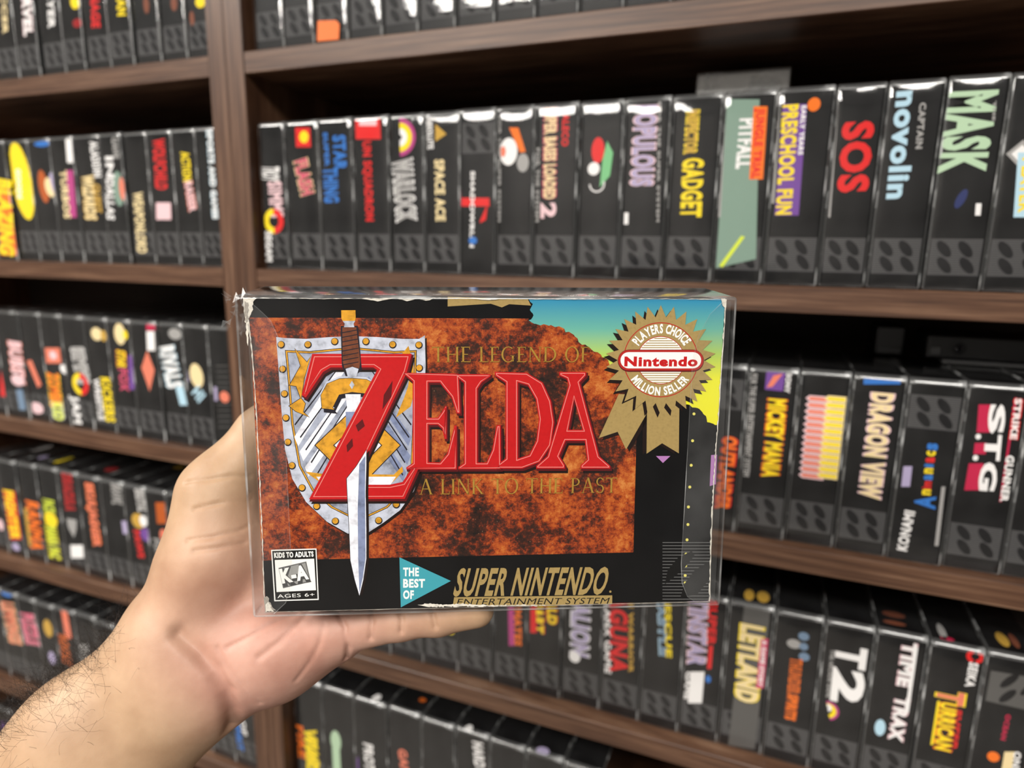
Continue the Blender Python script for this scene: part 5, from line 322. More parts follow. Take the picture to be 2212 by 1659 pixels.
["R0",0,0.4212,0.0064,33.9,"top shelf box furthest right,its foot at the upper frame edge",[],1,"boxed games on the top shelf of the right bookcase",[]],
["L1",1,-0.4412,0.0082,40.5,"dark box at far left end of the middle left shelf,mostly outside the frame",[],1,"boxed games on the middle shelf of the left bookcase",[]],
["L1",1,-0.4,0.0068,38.1,"black game box with broad yellow and orange block lettering at the left picture edge",[["P",[[21.4,92.5],[49.1,91.9],[35.3,6.0],[6.6,5.5]],"orange"],["T","BLAZING",30.4,92.3,17.6,5.7,25.0,"yellow",None]],1,"boxed games on the middle shelf of the left bookcase",[]],
["L1",1,-0.3612,0.0098,35.1,"black game box with long bright yellow oval logo on the middle left shelf",[["E",16.3,90.0,17.5,43.5,"yellow",-7],["T","GOODS",13.4,103.8,9.3,70.5,8.1,"white",None]],1,"boxed games on the middle shelf of the left bookcase",[]],
["L1",1,-0.3253,0.0087,37.1,"black game box with short blue bar and orange cream picture on the middle left shelf",[["E",24.1,129.1,12.9,2.9,"blue",0],["E",18.1,83.6,7.7,18.2,"dorange",-6],["E",28.7,82.4,7.6,11.0,"cream",-20],["E",36.0,84.7,4.6,14.0,"lav",-15]],1,"boxed games on the middle shelf of the left bookcase",[]],
["L1",1,-0.2876,0.0082,37.3,"black game box with cream title on a magenta strip on the middle left shelf",[["P",[[25.7,132.7],[35.2,132.3],[34.0,107.4],[24.5,107.7]],"white"],["P",[[20.6,100.0],[32.4,99.7],[30.0,49.4],[18.0,49.4]],"magenta"],["T","TURBOS",16.8,100.1,15.6,48.4,10.5,"cream",None]],1,"boxed games on the middle shelf of the left bookcase",[]],
["L1",1,-0.2496,0.0088,39.5,"black game box with stacked golden cream lettering and slanted white word",[["T","ALADDIN",29.8,128.7,31.3,91.6,11.3,"white",None],["T","WIZARDS",15.9,94.4,14.3,46.9,17.4,"cream","gold"],["T","QUEST",28.0,84.5,27.0,54.3,10.0,"gold",None]],1,"boxed games on the middle shelf of the left bookcase",[]],
["L1",1,-0.2094,0.0071,33.1,"black game box with wavy white title over pale green and pink picture",[["E",22.3,78.9,8.2,18.1,"sage",0],["E",27.8,78.8,4.1,11.9,"coral",0],["T","IN",13.3,112.1,12.8,90.0,11.0,"white",None],["T","DALLAS",11.2,88.6,6.6,46.8,11.2,"white",None],["T","GAME",24.2,130.7,23.9,109.4,8.8,"grey",None]],1,"boxed games on the middle shelf of the left bookcase",[]],
["L1",1,-0.1756,0.0097,32.7,"black game box with low set beige lettering on the middle left shelf",[["T","WEAPONLORD",13.4,75.4,11.9,12.1,13.6,"cream",None]],1,"boxed games on the middle shelf of the left bookcase",[]],
["L1",1,-0.1422,0.0094,34.2,"black game box with dense red lettering above pale pink square",[["T","WOLFCHILD",16.5,127.2,15.0,77.2,16.1,"red",None],["P",[[5.0,64.3],[25.8,64.1],[24.5,46.9],[3.5,46.9]],"pinkw"]],1,"boxed games on the middle shelf of the left bookcase",[]],
["L1",1,-0.1074,0.0089,31.6,"black game box with slanted lettering fading from yellow to pink",[["T","ACTION",16.5,113.3,17.2,84.6,11.2,"yellow",None],["T","RAISER",17.8,84.6,21.5,55.1,10.0,"pinkw","coral"]],1,"boxed games on the middle shelf of the left bookcase",[]],
["L1",1,-0.075,0.0079,27.0,"black game box with thin whitish blue title beside the divider on middle left shelf",[["T","SPORTS AND GAMES",18.8,133.5,19.0,47.7,6.6,"white","lblue"]],1,"boxed games on the middle shelf of the left bookcase",[]],
["L2",2,-0.4621,0.009,38.0,"black game box with bright red patch cut by the left frame edge,third shelf down",[["P",[[34.4,59.1],[37.9,41.6],[38.1,24.8],[27.3,25.0]],"red"]],1,"boxed games on the third shelf of the left bookcase",[]],
["L2",2,-0.4234,0.0086,43.9,"black game box with wavy pink lettering above pale blue streak",[["T","BUBSY",30.6,97.9,28.7,44.3,23.0,"pinkw","coral"],["E",26.9,48.9,12.4,7.2,"pinkw",0],["P",[[21.0,36.5],[33.5,37.7],[35.4,11.8],[22.9,10.4]],"slate"]],1,"boxed games on the third shelf of the left bookcase",[]],
["L2",2,-0.3788,0.0097,36.2,"black game box with thin rusty slash and small pinkish patch near its foot",[["P",[[2.3,74.8],[11.2,76.6],[24.2,46.6],[16.7,42.4]],"coral"],["E",10.0,15.9,12.2,7.3,"pinkw",0]],1,"boxed games on the third shelf of the left bookcase",[]],
["L2",2,-0.3419,0.0085,37.7,"black game box with coral rounded square and orange to lime lettering",[["P",[[3.4,93.7],[29.9,95.5],[29.9,77.1],[3.4,75.1]],"coral"],["E",16.8,85.7,6.6,5.1,"pinkw",0],["E",32.8,70.1,6.5,5.1,"white",30],["T","ZOMBIE",13.0,64.5,12.9,21.5,20.1,"orange","yellow"],["T","KID",13.9,27.4,14.3,5.4,18.6,"lime","white"]],1,"boxed games on the third shelf of the left bookcase",[]],
["L2",2,-0.3035,0.0075,40.0,"black game box with grey white lettering and small yellow and red ring,third shelf down",[["T","SIMMS",23.7,99.0,28.4,55.3,20.6,"grey","white"],["A",22.0,54.7,13.5,6.8,90,270,"yellow"],["A",22.0,54.7,13.5,6.8,-90,90,"red"],["T","JAM",10.0,39.6,10.8,4.9,13.0,"white",None]],1,"boxed games on the third shelf of the left bookcase",[]],
["L2",2,-0.2628,0.0082,35.5,"black game box with yellow lettering beside white column and cream dot above",[["E",16.9,116.2,9.1,7.5,"cream",0],["E",28.0,114.8,4.5,6.4,"gold",0],["T","WRESTLE",8.1,63.6,10.6,13.8,9.4,"white",None],["T","KICKERS",23.7,66.1,25.1,13.2,15.4,"yellow",None]],1,"boxed games on the third shelf of the left bookcase",[]],
["L2",2,-0.2266,0.0068,37.4,"black game box with white and yellow oval above orange to magenta lettering",[["E",20.0,118.8,8.7,12.1,"cream",0],["E",28.6,118.3,3.6,5.2,"yellow",0],["T","STAR",19.5,99.9,18.2,80.2,13.3,"yellow","orange"],["T","FOX",19.6,79.2,19.6,53.0,13.4,"pink",None],["P",[[30.1,95.4],[38.1,96.0],[35.1,56.6],[27.0,55.8]],"purple"]],1,"boxed games on the third shelf of the left bookcase",[]],
["L2",2,-0.1885,0.0068,39.3,"black game box with crimson and white top block over coral diamond picture",[["P",[[24.2,135.6],[37.4,136.3],[36.9,126.2],[23.6,125.4]],"crimson"],["P",[[23.5,124.4],[35.4,125.1],[34.1,103.6],[22.2,102.8]],"white"],["P",[[21.8,102.8],[30.4,81.7],[20.2,56.6],[10.8,82.7]],"coral"]],1,"boxed games on the third shelf of the left bookcase",[]],
["L2",2,-0.1485,0.0089,34.4,"black game box with large pale grey stepped lettering and bluish tail",[["E",22.9,123.6,9.4,6.1,"grey",0],["T","RIVALS",9.1,109.5,17.5,63.9,22.0,"white","lblue"],["P",[[17.3,64.9],[29.0,66.0],[33.5,45.7],[21.9,44.5]],"lblue"]],1,"boxed games on the third shelf of the left bookcase",[]],
["L2",2,-0.1134,0.0091,34.7,"black game box with cream oval picture and small bluish white word",[["E",14.1,80.0,9.3,13.4,"cream",-10],["T","HI",10.6,65.5,20.1,55.1,14.7,"lblue",None],["P",[[-8.8,84.2],[2.0,85.1],[3.4,73.0],[-7.4,72.0]],"lav"]],1,"boxed games on the third shelf of the left bookcase",[]],
["L2",2,-0.078,0.0099,29.7,"dark game box with fine stripes and small orange mark beside the divider",[["P",[[6.5,93.3],[23.1,94.6],[23.0,93.6],[6.4,92.3]],"haze"],["P",[[6.3,87.3],[22.9,88.7],[22.8,87.7],[6.2,86.3]],"haze"],["P",[[6.1,81.3],[22.8,82.7],[22.7,81.7],[6.0,80.3]],"haze"],["P",[[5.9,75.2],[22.6,76.7],[22.5,75.7],[5.8,74.2]],"haze"],["P",[[5.8,69.2],[22.5,70.7],[22.4,69.7],[5.7,68.2]],"haze"],["P",[[5.6,63.1],[22.3,64.7],[22.2,63.7],[5.5,62.1]],"haze"],["P",[[5.4,57.0],[22.2,58.7],[22.1,57.6],[5.3,56.0]],"haze"],["P",[[5.2,50.9],[22.0,52.6],[21.9,51.6],[5.1,49.8]],"haze"],["P",[[5.0,44.7],[21.9,46.5],[21.8,45.5],[4.9,43.7]],"haze"],["P",[[4.9,38.6],[21.7,40.4],[21.6,39.4],[4.8,37.5]],"haze"],["P",[[4.7,32.4],[21.6,34.3],[21.5,33.2],[4.6,31.3]],"haze"],["P",[[4.5,26.2],[21.4,28.1],[21.3,27.1],[4.4,25.1]],"haze"],["P",[[-0.9,69.6],[5.6,70.2],[5.5,55.0],[-1.1,54.3]],"lav"],["E",15.6,60.0,6.4,6.1,"coral",0]],0,"boxed games on the third shelf of the left bookcase",[]],
["L3",3,-0.5026,0.0102,40.4,"dark game box at the left picture edge on the fourth shelf down",[["E",27.8,39.1,6.0,8.3,"pinkw",0]],1,"boxed games on the fourth shelf of the left bookcase",[]],
["L3",3,-0.4615,0.0084,38.2,"black game box with fiery red and yellow lettering at the left picture edge",[["P",[[6.0,90.3],[29.1,93.8],[29.7,26.4],[6.3,22.0]],"red"],["T","FIGHTER",16.0,93.1,18.0,24.2,19.4,"yellow","orange"],["E",15.8,13.2,7.8,5.6,"lav",0]],1,"boxed games on the fourth shelf of the left bookcase",[[1.7,59.7,6.8,16.3,"white"]]],
["L3",3,-0.4226,0.01,36.1,"black game box with solid bright orange lettering on the fourth shelf down",[["T","RANMA",20.4,84.0,18.4,15.1,24.4,"orange",None],["P",[[-0.6,71.6],[7.9,73.0],[6.8,19.5],[-1.8,17.9]],"gold"]],1,"boxed games on the fourth shelf of the left bookcase",[[6.0,31.2,5.4,6.7,"lav"]]],
["L3",3,-0.3858,0.0117,36.7,"black game box with yellow lettering and round yellow disc in its middle",[["T","PACK",13.3,90.7,13.5,71.8,20.9,"lime",None],["E",12.9,63.4,12.7,9.9,"yellow",0],["T","MANIA PAC",11.3,54.9,13.0,8.7,20.2,"lime","yellow"]],1,"boxed games on the fourth shelf of the left bookcase",[[4.6,32.5,4.3,13.4,"yellow"]]],
["L3",3,-0.3484,0.0112,37.8,"black game box with dark red lettering above white rounded square",[["T","DRACULA",18.1,135.5,17.6,82.1,15.6,"dred","red"],["P",[[7.2,71.0],[26.1,71.7],[23.0,58.1],[16.8,46.3],[8.6,58.7]],"grey"],["P",[[8.4,34.6],[32.2,39.1],[31.0,21.1],[7.1,16.4]],"white"]],1,"boxed games on the fourth shelf of the left bookcase",[]],
["L3",3,-0.3099,0.0099,41.0,"black game box with long coral lettering and lavender tab at its left",[["T","SKULJAGGER",20.3,126.2,23.0,42.6,13.4,"coral","orange"],["P",[[-6.8,85.5],[1.8,86.9],[1.5,69.7],[-7.1,68.2]],"lav"]],1,"boxed games on the fourth shelf of the left bookcase",[[18.2,33.5,8.3,7.7,"dred"]]],
["L3",3,-0.2682,0.0098,38.5,"black game box with greyish word at the very top,next to coral lettering",[["T","BRAWL",26.3,135.7,25.1,105.0,17.5,"grey",None],["P",[[28.6,85.3],[36.6,86.7],[37.4,70.2],[29.4,68.7]],"lav"]],1,"boxed games on the fourth shelf of the left bookcase",[]],
["L3",3,-0.229,0.0089,35.7,"black game box with gold disc between white and dark red lettering",[["T","BRUTAL",25.9,131.4,28.4,104.1,12.3,"grey","white"],["E",19.1,90.9,10.8,9.6,"gold",0],["E",27.6,92.3,6.2,7.2,"white",0],["T","PAWS",14.4,78.2,19.0,43.3,10.2,"red",None],["E",29.9,75.2,9.2,8.5,"purple",0]],1,"boxed games on the fourth shelf of the left bookcase",[[1.2,76.1,13.8,6.9,"gold"]]],
["L3",3,-0.1925,0.0087,32.2,"black game box with rusty orange block right against the wrist",[["P",[[14.1,119.4],[29.0,121.8],[28.8,95.5],[13.8,92.9]],"dorange"],["E",22.5,79.3,6.0,8.3,"coral",0],["T","FUN",10.0,73.5,11.7,50.3,9.9,"grey",None]],1,"boxed games on the fourth shelf of the left bookcase",[]],
["L3",3,-0.1596,0.0092,38.0,"black game box in clear sleeve on the fourth left shelf behind the thumb base",[],1,"boxes hidden behind the thumb base",[]],
["L3",3,-0.1209,0.0081,38.0,"black game box in clear sleeve on the fourth left shelf behind the thumb base",[],1,"boxes hidden behind the thumb base",[]],
["L3",3,-0.0822,0.0086,38.0,"black game box in clear sleeve on the fourth left shelf behind the thumb base",[],1,"boxes hidden behind the thumb base",[]],
["L4",4,-0.5365,0.0109,36.7,"dark game box on the fifth shelf down,only a sliver inside the left picture edge",[],1,"boxed games on the fifth shelf of the left bookcase",[]],
["L4",4,-0.4991,0.0106,36.8,"black game box with coral and cream lettering at the lower left picture edge",[["T","LEMMINGS",13.0,117.9,20.1,55.4,27.0,"coral","cream"],["E",13.9,132.2,12.3,5.1,"blue",0]],1,"boxed games on the fifth shelf of the left bookcase",[]],
["L4",4,-0.4616,0.0099,37.6,"black game box with rosy pink lettering above the forearm",[["T","PUZZLE",16.0,110.8,22.5,64.6,28.1,"pink","pinkw"]],1,"boxed games on the fifth shelf of the left bookcase",[]],
["L4",4,-0.4233,0.0091,38.2,"black game box with small golden picture and lavender spot above the forearm",[["E",20.1,99.2,8.7,13.0,"gold",0],["E",20.5,54.7,6.8,9.6,"lav",0]],1,"boxed games on the fifth shelf of the left bookcase",[]],
["L4",4,-0.3844,0.0106,37.0,"black game box with red strip above rusty orange strip next to the forearm",[["P",[[10.4,135.2],[22.5,138.0],[25.0,94.0],[12.8,91.0]],"coral"],["T","ROCKY",5.7,94.7,8.8,48.4,15.3,"dorange","orange"]],1,"boxed games on the fifth shelf of the left bookcase",[]],
["L4",4,-0.3467,0.0118,36.8,"dark game box with flecked white lettering partly behind the forearm",[["T","XMAS",-2.1,90.6,1.2,66.8,14.8,"grey","white"]],1,"boxed games on the fifth shelf of the left bookcase",[]],
["L4",4,-0.3092,0.0082,37.3,"black game box in clear sleeve on the fifth left shelf behind the wrist",[],1,"boxes hidden behind the wrist",[]],
["L4",4,-0.2712,0.0082,37.3,"black game box in clear sleeve on the fifth left shelf behind the wrist",[],1,"boxes hidden behind the wrist",[]],
["L4",4,-0.2333,0.0109,37.3,"black game box in clear sleeve on the fifth left shelf behind the wrist",[],1,"boxes hidden behind the wrist",[]],
["L4",4,-0.1953,0.0096,37.3,"black game box in clear sleeve on the fifth left shelf behind the wrist",[],1,"boxes hidden behind the wrist",[]],
["L4",4,-0.1574,0.0105,37.3,"black game box in clear sleeve on the fifth left shelf behind the wrist",[],1,"boxes hidden behind the wrist",[]],
["L4",4,-0.1194,0.0085,37.3,"black game box in clear sleeve on the fifth left shelf behind the wrist",[],1,"boxes hidden behind the wrist",[]],
["L4",4,-0.0815,0.008,37.3,"dark game box with blue and white lettering between wrist and divider,low left shelf",[["T","SPIRIT",2.5,56.4,6.4,18.6,8.7,"blue",None],["T","OF",12.8,62.1,15.3,41.7,7.2,"white",None]],1,"boxed games on the fifth shelf of the left bookcase",[]],
["L5",5,-0.5499,0.009,38.7,"dark box at the bottom left picture corner below the forearm edge",[["P",[[7.5,109.0],[23.2,113.9],[15.1,48.4],[-1.0,43.0]],"purple"]],1,"boxed games on the lowest visible shelf of the left bookcase",[]],
["L5",5,-0.5105,0.0108,39.7,"dark box next to the bottom left corner one,half behind the forearm",[],1,"boxed games on the lowest visible shelf of the left bookcase",[]],
["L0",0,-0.3581,0.0074,37.7,"black game box with tan lettering at the top left picture corner",[["T","SOCCER",29.1,109.0,20.5,48.3,8.3,"cream",None]],1,"boxed games on the top shelf of the left bookcase",[]],
["L0",0,-0.3196,0.0063,34.9,"black game box with white and pinkish lettering on the top left shelf",[["T","MARVEL",26.7,104.2,20.8,42.6,13.1,"white","pinkw"]],1,"boxed games on the top shelf of the left bookcase",[]],
["L0",0,-0.2841,0.0095,35.0,"black game box with narrow white lettering on the top left shelf",[["T","SLAYER",24.8,101.2,18.2,47.6,9.9,"white",None]],1,"boxed games on the top shelf of the left bookcase",[]],
["L0",0,-0.2483,0.0072,32.4,"black game box with yellow star shape and faint red specks on the top left shelf",[["E",24.6,68.4,6.8,6.9,"yellow",0],["E",24.8,48.2,6.8,4.3,"dred",0]],1,"boxed games on the top shelf of the left bookcase",[]],
["L0",0,-0.2152,0.009,34.6,"black game box with solid red lettering on the top left shelf",[["T","CARNAGE",20.1,97.4,16.3,41.9,11.9,"red",None]],1,"boxed games on the top shelf of the left bookcase",[]],
["L0",0,-0.1799,0.0066,34.7,"black game box with chunky yellow lettering on the top left shelf",[["T","PACMAN",24.1,91.7,21.9,48.4,12.0,"yellow",None]],1,"boxed games on the top shelf of the left bookcase",[]],
["L0",0,-0.1445,0.0088,34.0,"game box with faint brownish picture,third from the divider on the top left shelf",[["E",17.9,55.8,3.7,8.2,"brown",0]],1,"boxed games on the top shelf of the left bookcase",[]],
["L0",0,-0.1099,0.0094,32.7,"black game box with faint rosy picture on the top left shelf,second from the divider",[["E",18.9,53.0,4.1,6.5,"brown",0]],1,"boxed games on the top shelf of the left bookcase",[]],
["L0",0,-0.0765,0.0089,28.0,"black game box with yellow shape touching the divider on the top left shelf",[["E",19.4,50.8,6.3,5.2,"yellow",0],["E",7.5,37.5,2.9,6.5,"brown",0]],1,"boxed games on the top shelf of the left bookcase",[]]]
COL={'white': (0.85, 0.83, 0.82), 'pinkw': (0.8, 0.55, 0.58), 'pink': (0.6, 0.07, 0.15), 'magenta': (0.45, 0.05, 0.22), 'red': (0.7, 0.015, 0.015), 'dred': (0.3, 0.008, 0.01), 'orange': (0.85, 0.17, 0.01), 'dorange': (0.45, 0.09, 0.01), 'yellow': (0.9, 0.68, 0.01), 'gold': (0.55, 0.33, 0.05), 'cream': (0.82, 0.66, 0.36), 'blue': (0.03, 0.17, 0.55), 'lblue': (0.45, 0.66, 0.78), 'navy': (0.02, 0.03, 0.12), 'lav': (0.42, 0.36, 0.55), 'purple': (0.16, 0.06, 0.3), 'green': (0.18, 0.5, 0.22), 'lgreen': (0.45, 0.62, 0.42), 'lime': (0.65, 0.75, 0.05), 'grey': (0.35, 0.34, 0.33), 'dgrey': (0.042, 0.042, 0.046), 'black': (0.004, 0.004, 0.005), 'coral': (0.75, 0.2, 0.12), 'brown': (0.2, 0.06, 0.03), 'crimson': (0.5, 0.01, 0.06), 'slate': (0.16, 0.24, 0.35), 'sage': (0.2, 0.3, 0.24), 'haze': (0.09, 0.087, 0.083)}
PALMC=[0.2969, -0.3128, 1.3471]
WRISTC=[0.2519, -0.3304, 1.3483]
ARMD=[-0.5652, -0.4738, -0.6754]
HAIRUP=[-0.7039, -0.1291, 0.6946]

S1=1.70; SP=.1965; BT=.0187; BH=136.0

# ---------------- camera, world, lights, exposure
cam=bpy.data.cameras.new('camera'); co=bpy.data.objects.new('camera',cam); COLN.objects.link(co)
cam.sensor_width=36; cam.lens=FPX*36/2212; cam.clip_start=.01
R3=Matrix(CAMR); co.matrix_world=Matrix.Translation(CAM)@R3.to_4x4()
cam.dof.use_dof=True; cam.dof.focus_distance=.258; cam.dof.aperture_fstop=cam.lens/3.2
SC.camera=co
w=bpy.data.worlds.new('world'); SC.world=w; w.use_nodes=True
w.node_tree.nodes['Background'].inputs[0].default_value=(.9,.95,1,1); w.node_tree.nodes['Background'].inputs[1].default_value=.02
def area(name,loc,size,power,rot=(0,0,0),col=(1,.96,.9),sy=None):
    l=bpy.data.lights.new(name,'AREA'); l.energy=power; l.color=col; l.size=size
    if sy: l.shape='RECTANGLE'; l.size_y=sy
    o=bpy.data.objects.new(name,l); o.location=loc; o.rotation_euler=rot; COLN.objects.link(o); return o
area('ceiling_lamp',(-.55,-2.42,2.56),1.1,75,sy=.7)
area('ceiling_lamp',(1.0,-1.5,2.56),.7,34,sy=.5)
area('ceiling_lamp',(-1.0,-1.1,2.56),.6,34,sy=.4)
SC.view_settings.view_transform='Standard'; SC.view_settings.look='None'; SC.view_settings.exposure=.42; SC.view_settings.gamma=1; SC.view_settings.use_curve_mapping=False

# ---------------- materials
def newmat(name):
    m=bpy.data.materials.new(name); m.use_nodes=True; n=m.node_tree.nodes; return m,n,m.node_tree.links,n['Principled BSDF']
def flat(name,c,rough=.5,spec=.4,metal=0):
    m,n,l,p=newmat(name); p.inputs['Base Color'].default_value=(*c,1); p.inputs['Roughness'].default_value=rough; p.inputs['Specular IOR Level'].default_value=spec; p.inputs['Metallic'].default_value=metal; return m
def ramp(n,stops):
    r=n.new('ShaderNodeValToRGB'); e=r.color_ramp.elements
    while len(e)<len(stops): e.new(.5)
    for i,(p,c) in enumerate(stops): e[i].position=p; e[i].color=(*c,1)
    return r
def woodmat(name,scale,d=1.0):
    m,n,l,p=newmat(name)
    tc=n.new('ShaderNodeTexCoord'); mp=n.new('ShaderNodeMapping'); mp.inputs['Scale'].default_value=scale
    no=n.new('ShaderNodeTexNoise'); no.inputs['Scale'].default_value=1; no.inputs['Detail'].default_value=6; no.inputs['Roughness'].default_value=.65
    l.new(tc.outputs['Object'],mp.inputs[0]); l.new(mp.outputs[0],no.inputs['Vector'])
    r=ramp(n,[(.28,(.030*d,.013*d,.007*d)),(.47,(.080*d,.036*d,.019*d)),(.6,(.130*d,.066*d,.037*d)),(.78,(.23*d,.135*d,.085*d))])
    l.new(no.outputs['Fac'],r.inputs[0]); l.new(r.outputs[0],p.inputs['Base Color'])
    p.inputs['Roughness'].default_value=.42
    b=n.new('ShaderNodeBump'); b.inputs['Strength'].default_value=.15; b.inputs['Distance'].default_value=.0006; l.new(no.outputs['Fac'],b.inputs['Height']); l.new(b.outputs[0],p.inputs['Normal'])
    return m
M_wh=woodmat('walnut_shelf',(9,60,330)); M_wv=woodmat('walnut_panel',(230,60,7)); M_back=flat('dark_back_panel',(.02,.012,.008),.7)
def plastic(name,haze,gl,hz=(.75,.76,.76),rough=.07,scuff_glare=0):
    m,n,l,p=newmat(name); n.remove(p)
    out=n['Material Output']; tr=n.new('ShaderNodeBsdfTransparent'); tr.inputs[0].default_value=(.97,.97,.97,1)
    df=n.new('ShaderNodeBsdfDiffuse'); df.inputs[0].default_value=(*hz,1)  # diffuse white veil: milky plastic plus greyish reflection put into the colour
    g=n.new('ShaderNodeBsdfGlossy'); g.inputs['Roughness'].default_value=rough; g.inputs[0].default_value=(1,1,1,1)
    tc=n.new('ShaderNodeTexCoord'); no=n.new('ShaderNodeTexNoise'); no.inputs['Scale'].default_value=34; no.inputs['Detail'].default_value=4
    l.new(tc.outputs['Object'],no.inputs['Vector'])
    b=n.new('ShaderNodeBump'); b.inputs['Strength'].default_value=.5; b.inputs['Distance'].default_value=.0005; l.new(no.outputs['Fac'],b.inputs['Height'])
    l.new(b.outputs[0],g.inputs['Normal'])
    m1=n.new('ShaderNodeMixShader'); m2=n.new('ShaderNodeMixShader')
    mr=n.new('ShaderNodeMapRange'); mr.inputs['From Min'].default_value=.35; mr.inputs['From Max'].default_value=.75; mr.inputs['To Min'].default_value=haze*.35; mr.inputs['To Max'].default_value=haze*1.8
    if scuff_glare:
        mr.inputs['From Min'].default_value=.50; mr.inputs['From Max'].default_value=.68; mr.inputs['To Min'].default_value=haze*.5; mr.inputs['To Max'].default_value=scuff_glare; no.inputs['Scale'].default_value=38  # pale diffuse spots: scuffs plus ragged edge glare put into the colour
    l.new(no.outputs['Fac'],mr.inputs['Value']); l.new(mr.outputs[0],m1.inputs[0])
    l.new(tr.outputs[0],m1.inputs[1]); l.new(df.outputs[0],m1.inputs[2])
    lw=n.new('ShaderNodeFresnel'); ge=n.new('ShaderNodeNewGeometry'); io=n.new('ShaderNodeMapRange'); io.inputs['To Min'].default_value=1.45; io.inputs['To Max'].default_value=1/1.45; l.new(ge.outputs['Backfacing'],io.inputs['Value']); l.new(io.outputs[0],lw.inputs['IOR'])
    ml=n.new('ShaderNodeMath'); ml.operation='MULTIPLY'; ml.inputs[1].default_value=gl; ml.use_clamp=True; l.new(lw.outputs[0],ml.inputs[0])
    l.new(ml.outputs[0],m2.inputs[0]); l.new(m1.outputs[0],m2.inputs[1]); l.new(g.outputs[0],m2.inputs[2]); l.new(m2.outputs[0],out.inputs[0])
    return m
M_sleeve=plastic('clear_sleeve_plastic',.010,1.3); M_edge=plastic('scuff_glare_sleeve_edge',.15,2.6,rough=.2,scuff_glare=.75)
M_held=plastic('clear_held_sleeve_plastic',.004,.55,rough=.05); M_heldedge=plastic('held_sleeve_fold',.14,1.2,rough=.2,scuff_glare=.45); M_heldside=plastic('held_sleeve_side',.16,1.2,rough=.1)
M_carton=flat('black_printed_card',(.004,.004,.0045),.38,.15)
MC={k:flat('print_'+k,v,.5,.15) for k,v in COL.items()}
PR=dict(gold_print=(.36,.255,.095),mauve_print=(.42,.19,.45),dot_print=(.8,.72,.15),line_print=(.13,.13,.13),black_print=(.006,.006,.006),shadow_print=(.012,.006,.005),steel_light=(.50,.53,.62),
 steel_mid=(.34,.37,.46),steel_white=(.80,.81,.88),steel_blue=(.20,.24,.38),dark_line=(.015,.013,.02),amber_print=(.62,.30,.025),maroon_print=(.10,.006,.008),rose_line=(.75,.25,.22),
 red_print=(.50,.010,.012),leather_print=(.15,.045,.02),olive_gold=(.36,.21,.035),seal_red=(.42,.02,.015),seal_white=(.88,.87,.84),teal_print=(.05,.33,.40),paper_white=(.70,.66,.58),paper_grey=(.34,.31,.27),stipple_grey=(.06,.06,.06),stipple_light=(.30,.30,.29))
MP={k:flat(k,v,.45,.15) for k,v in PR.items()}
def rock():
    m,n,l,p=newmat('rock_print'); tc=n.new('ShaderNodeTexCoord')
    a=n.new('ShaderNodeTexNoise'); a.inputs['Scale'].default_value=380; a.inputs['Detail'].default_value=9; a.inputs['Roughness'].default_value=.8
    b=n.new('ShaderNodeTexNoise'); b.inputs['Scale'].default_value=52; b.inputs['Detail'].default_value=5
    l.new(tc.outputs['Object'],a.inputs['Vector']); l.new(tc.outputs['Object'],b.inputs['Vector'])
    ad=n.new('ShaderNodeMath'); ad.operation='ADD'; l.new(a.outputs['Fac'],ad.inputs[0]); sc=n.new('ShaderNodeMath'); sc.operation='MULTIPLY'; sc.inputs[1].default_value=1.0; l.new(b.outputs['Fac'],sc.inputs[0]); l.new(sc.outputs[0],ad.inputs[1])
    mr=n.new('ShaderNodeMapRange'); mr.inputs['From Min'].default_value=.72; mr.inputs['From Max'].default_value=1.30; l.new(ad.outputs[0],mr.inputs['Value'])
    r=ramp(n,[(.10,(.008,.005,.004)),(.34,(.045,.012,.006)),(.44,(.16,.022,.006)),(.56,(.34,.050,.008)),(.70,(.46,.105,.016)),(.93,(.60,.22,.05))]); l.new(mr.outputs[0],r.inputs[0])
    v=n.new('ShaderNodeTexVoronoi'); v.inputs['Scale'].default_value=420; l.new(tc.outputs['Object'],v.inputs['Vector'])
    lt=n.new('ShaderNodeMath'); lt.operation='LESS_THAN'; lt.inputs[1].default_value=.09; l.new(v.outputs['Distance'],lt.inputs[0])
    mx=n.new('ShaderNodeMixRGB'); mx.inputs[2].default_value=(.75,.42,.25,1); m5=n.new('ShaderNodeMath'); m5.operation='MULTIPLY'; m5.inputs[1].default_value=.22; l.new(lt.outputs[0],m5.inputs[0]); l.new(m5.outputs[0],mx.inputs[0]); l.new(r.outputs[0],mx.inputs[1])
    l.new(mx.outputs[0],p.inputs['Base Color']); p.inputs['Roughness'].default_value=.42; p.inputs['Specular IOR Level'].default_value=.35; return m
def skyp():
    m,n,l,p=newmat('sky_print'); tc=n.new('ShaderNodeTexCoord'); s=n.new('ShaderNodeSeparateXYZ'); l.new(tc.outputs['Object'],s.inputs[0])
    mr=n.new('ShaderNodeMapRange'); mr.inputs['From Min'].default_value=.010; mr.inputs['From Max'].default_value=.0615; l.new(s.outputs[1],mr.inputs['Value'])
    r=ramp(n,[(0,(.85,.80,.01)),(.40,(.80,.80,.02)),(.58,(.42,.60,.10)),(.78,(.13,.42,.34)),(1,(.02,.24,.42))]); l.new(mr.outputs[0],r.inputs[0]); l.new(r.outputs[0],p.inputs['Base Color']); p.inputs['Roughness'].default_value=.4; return m
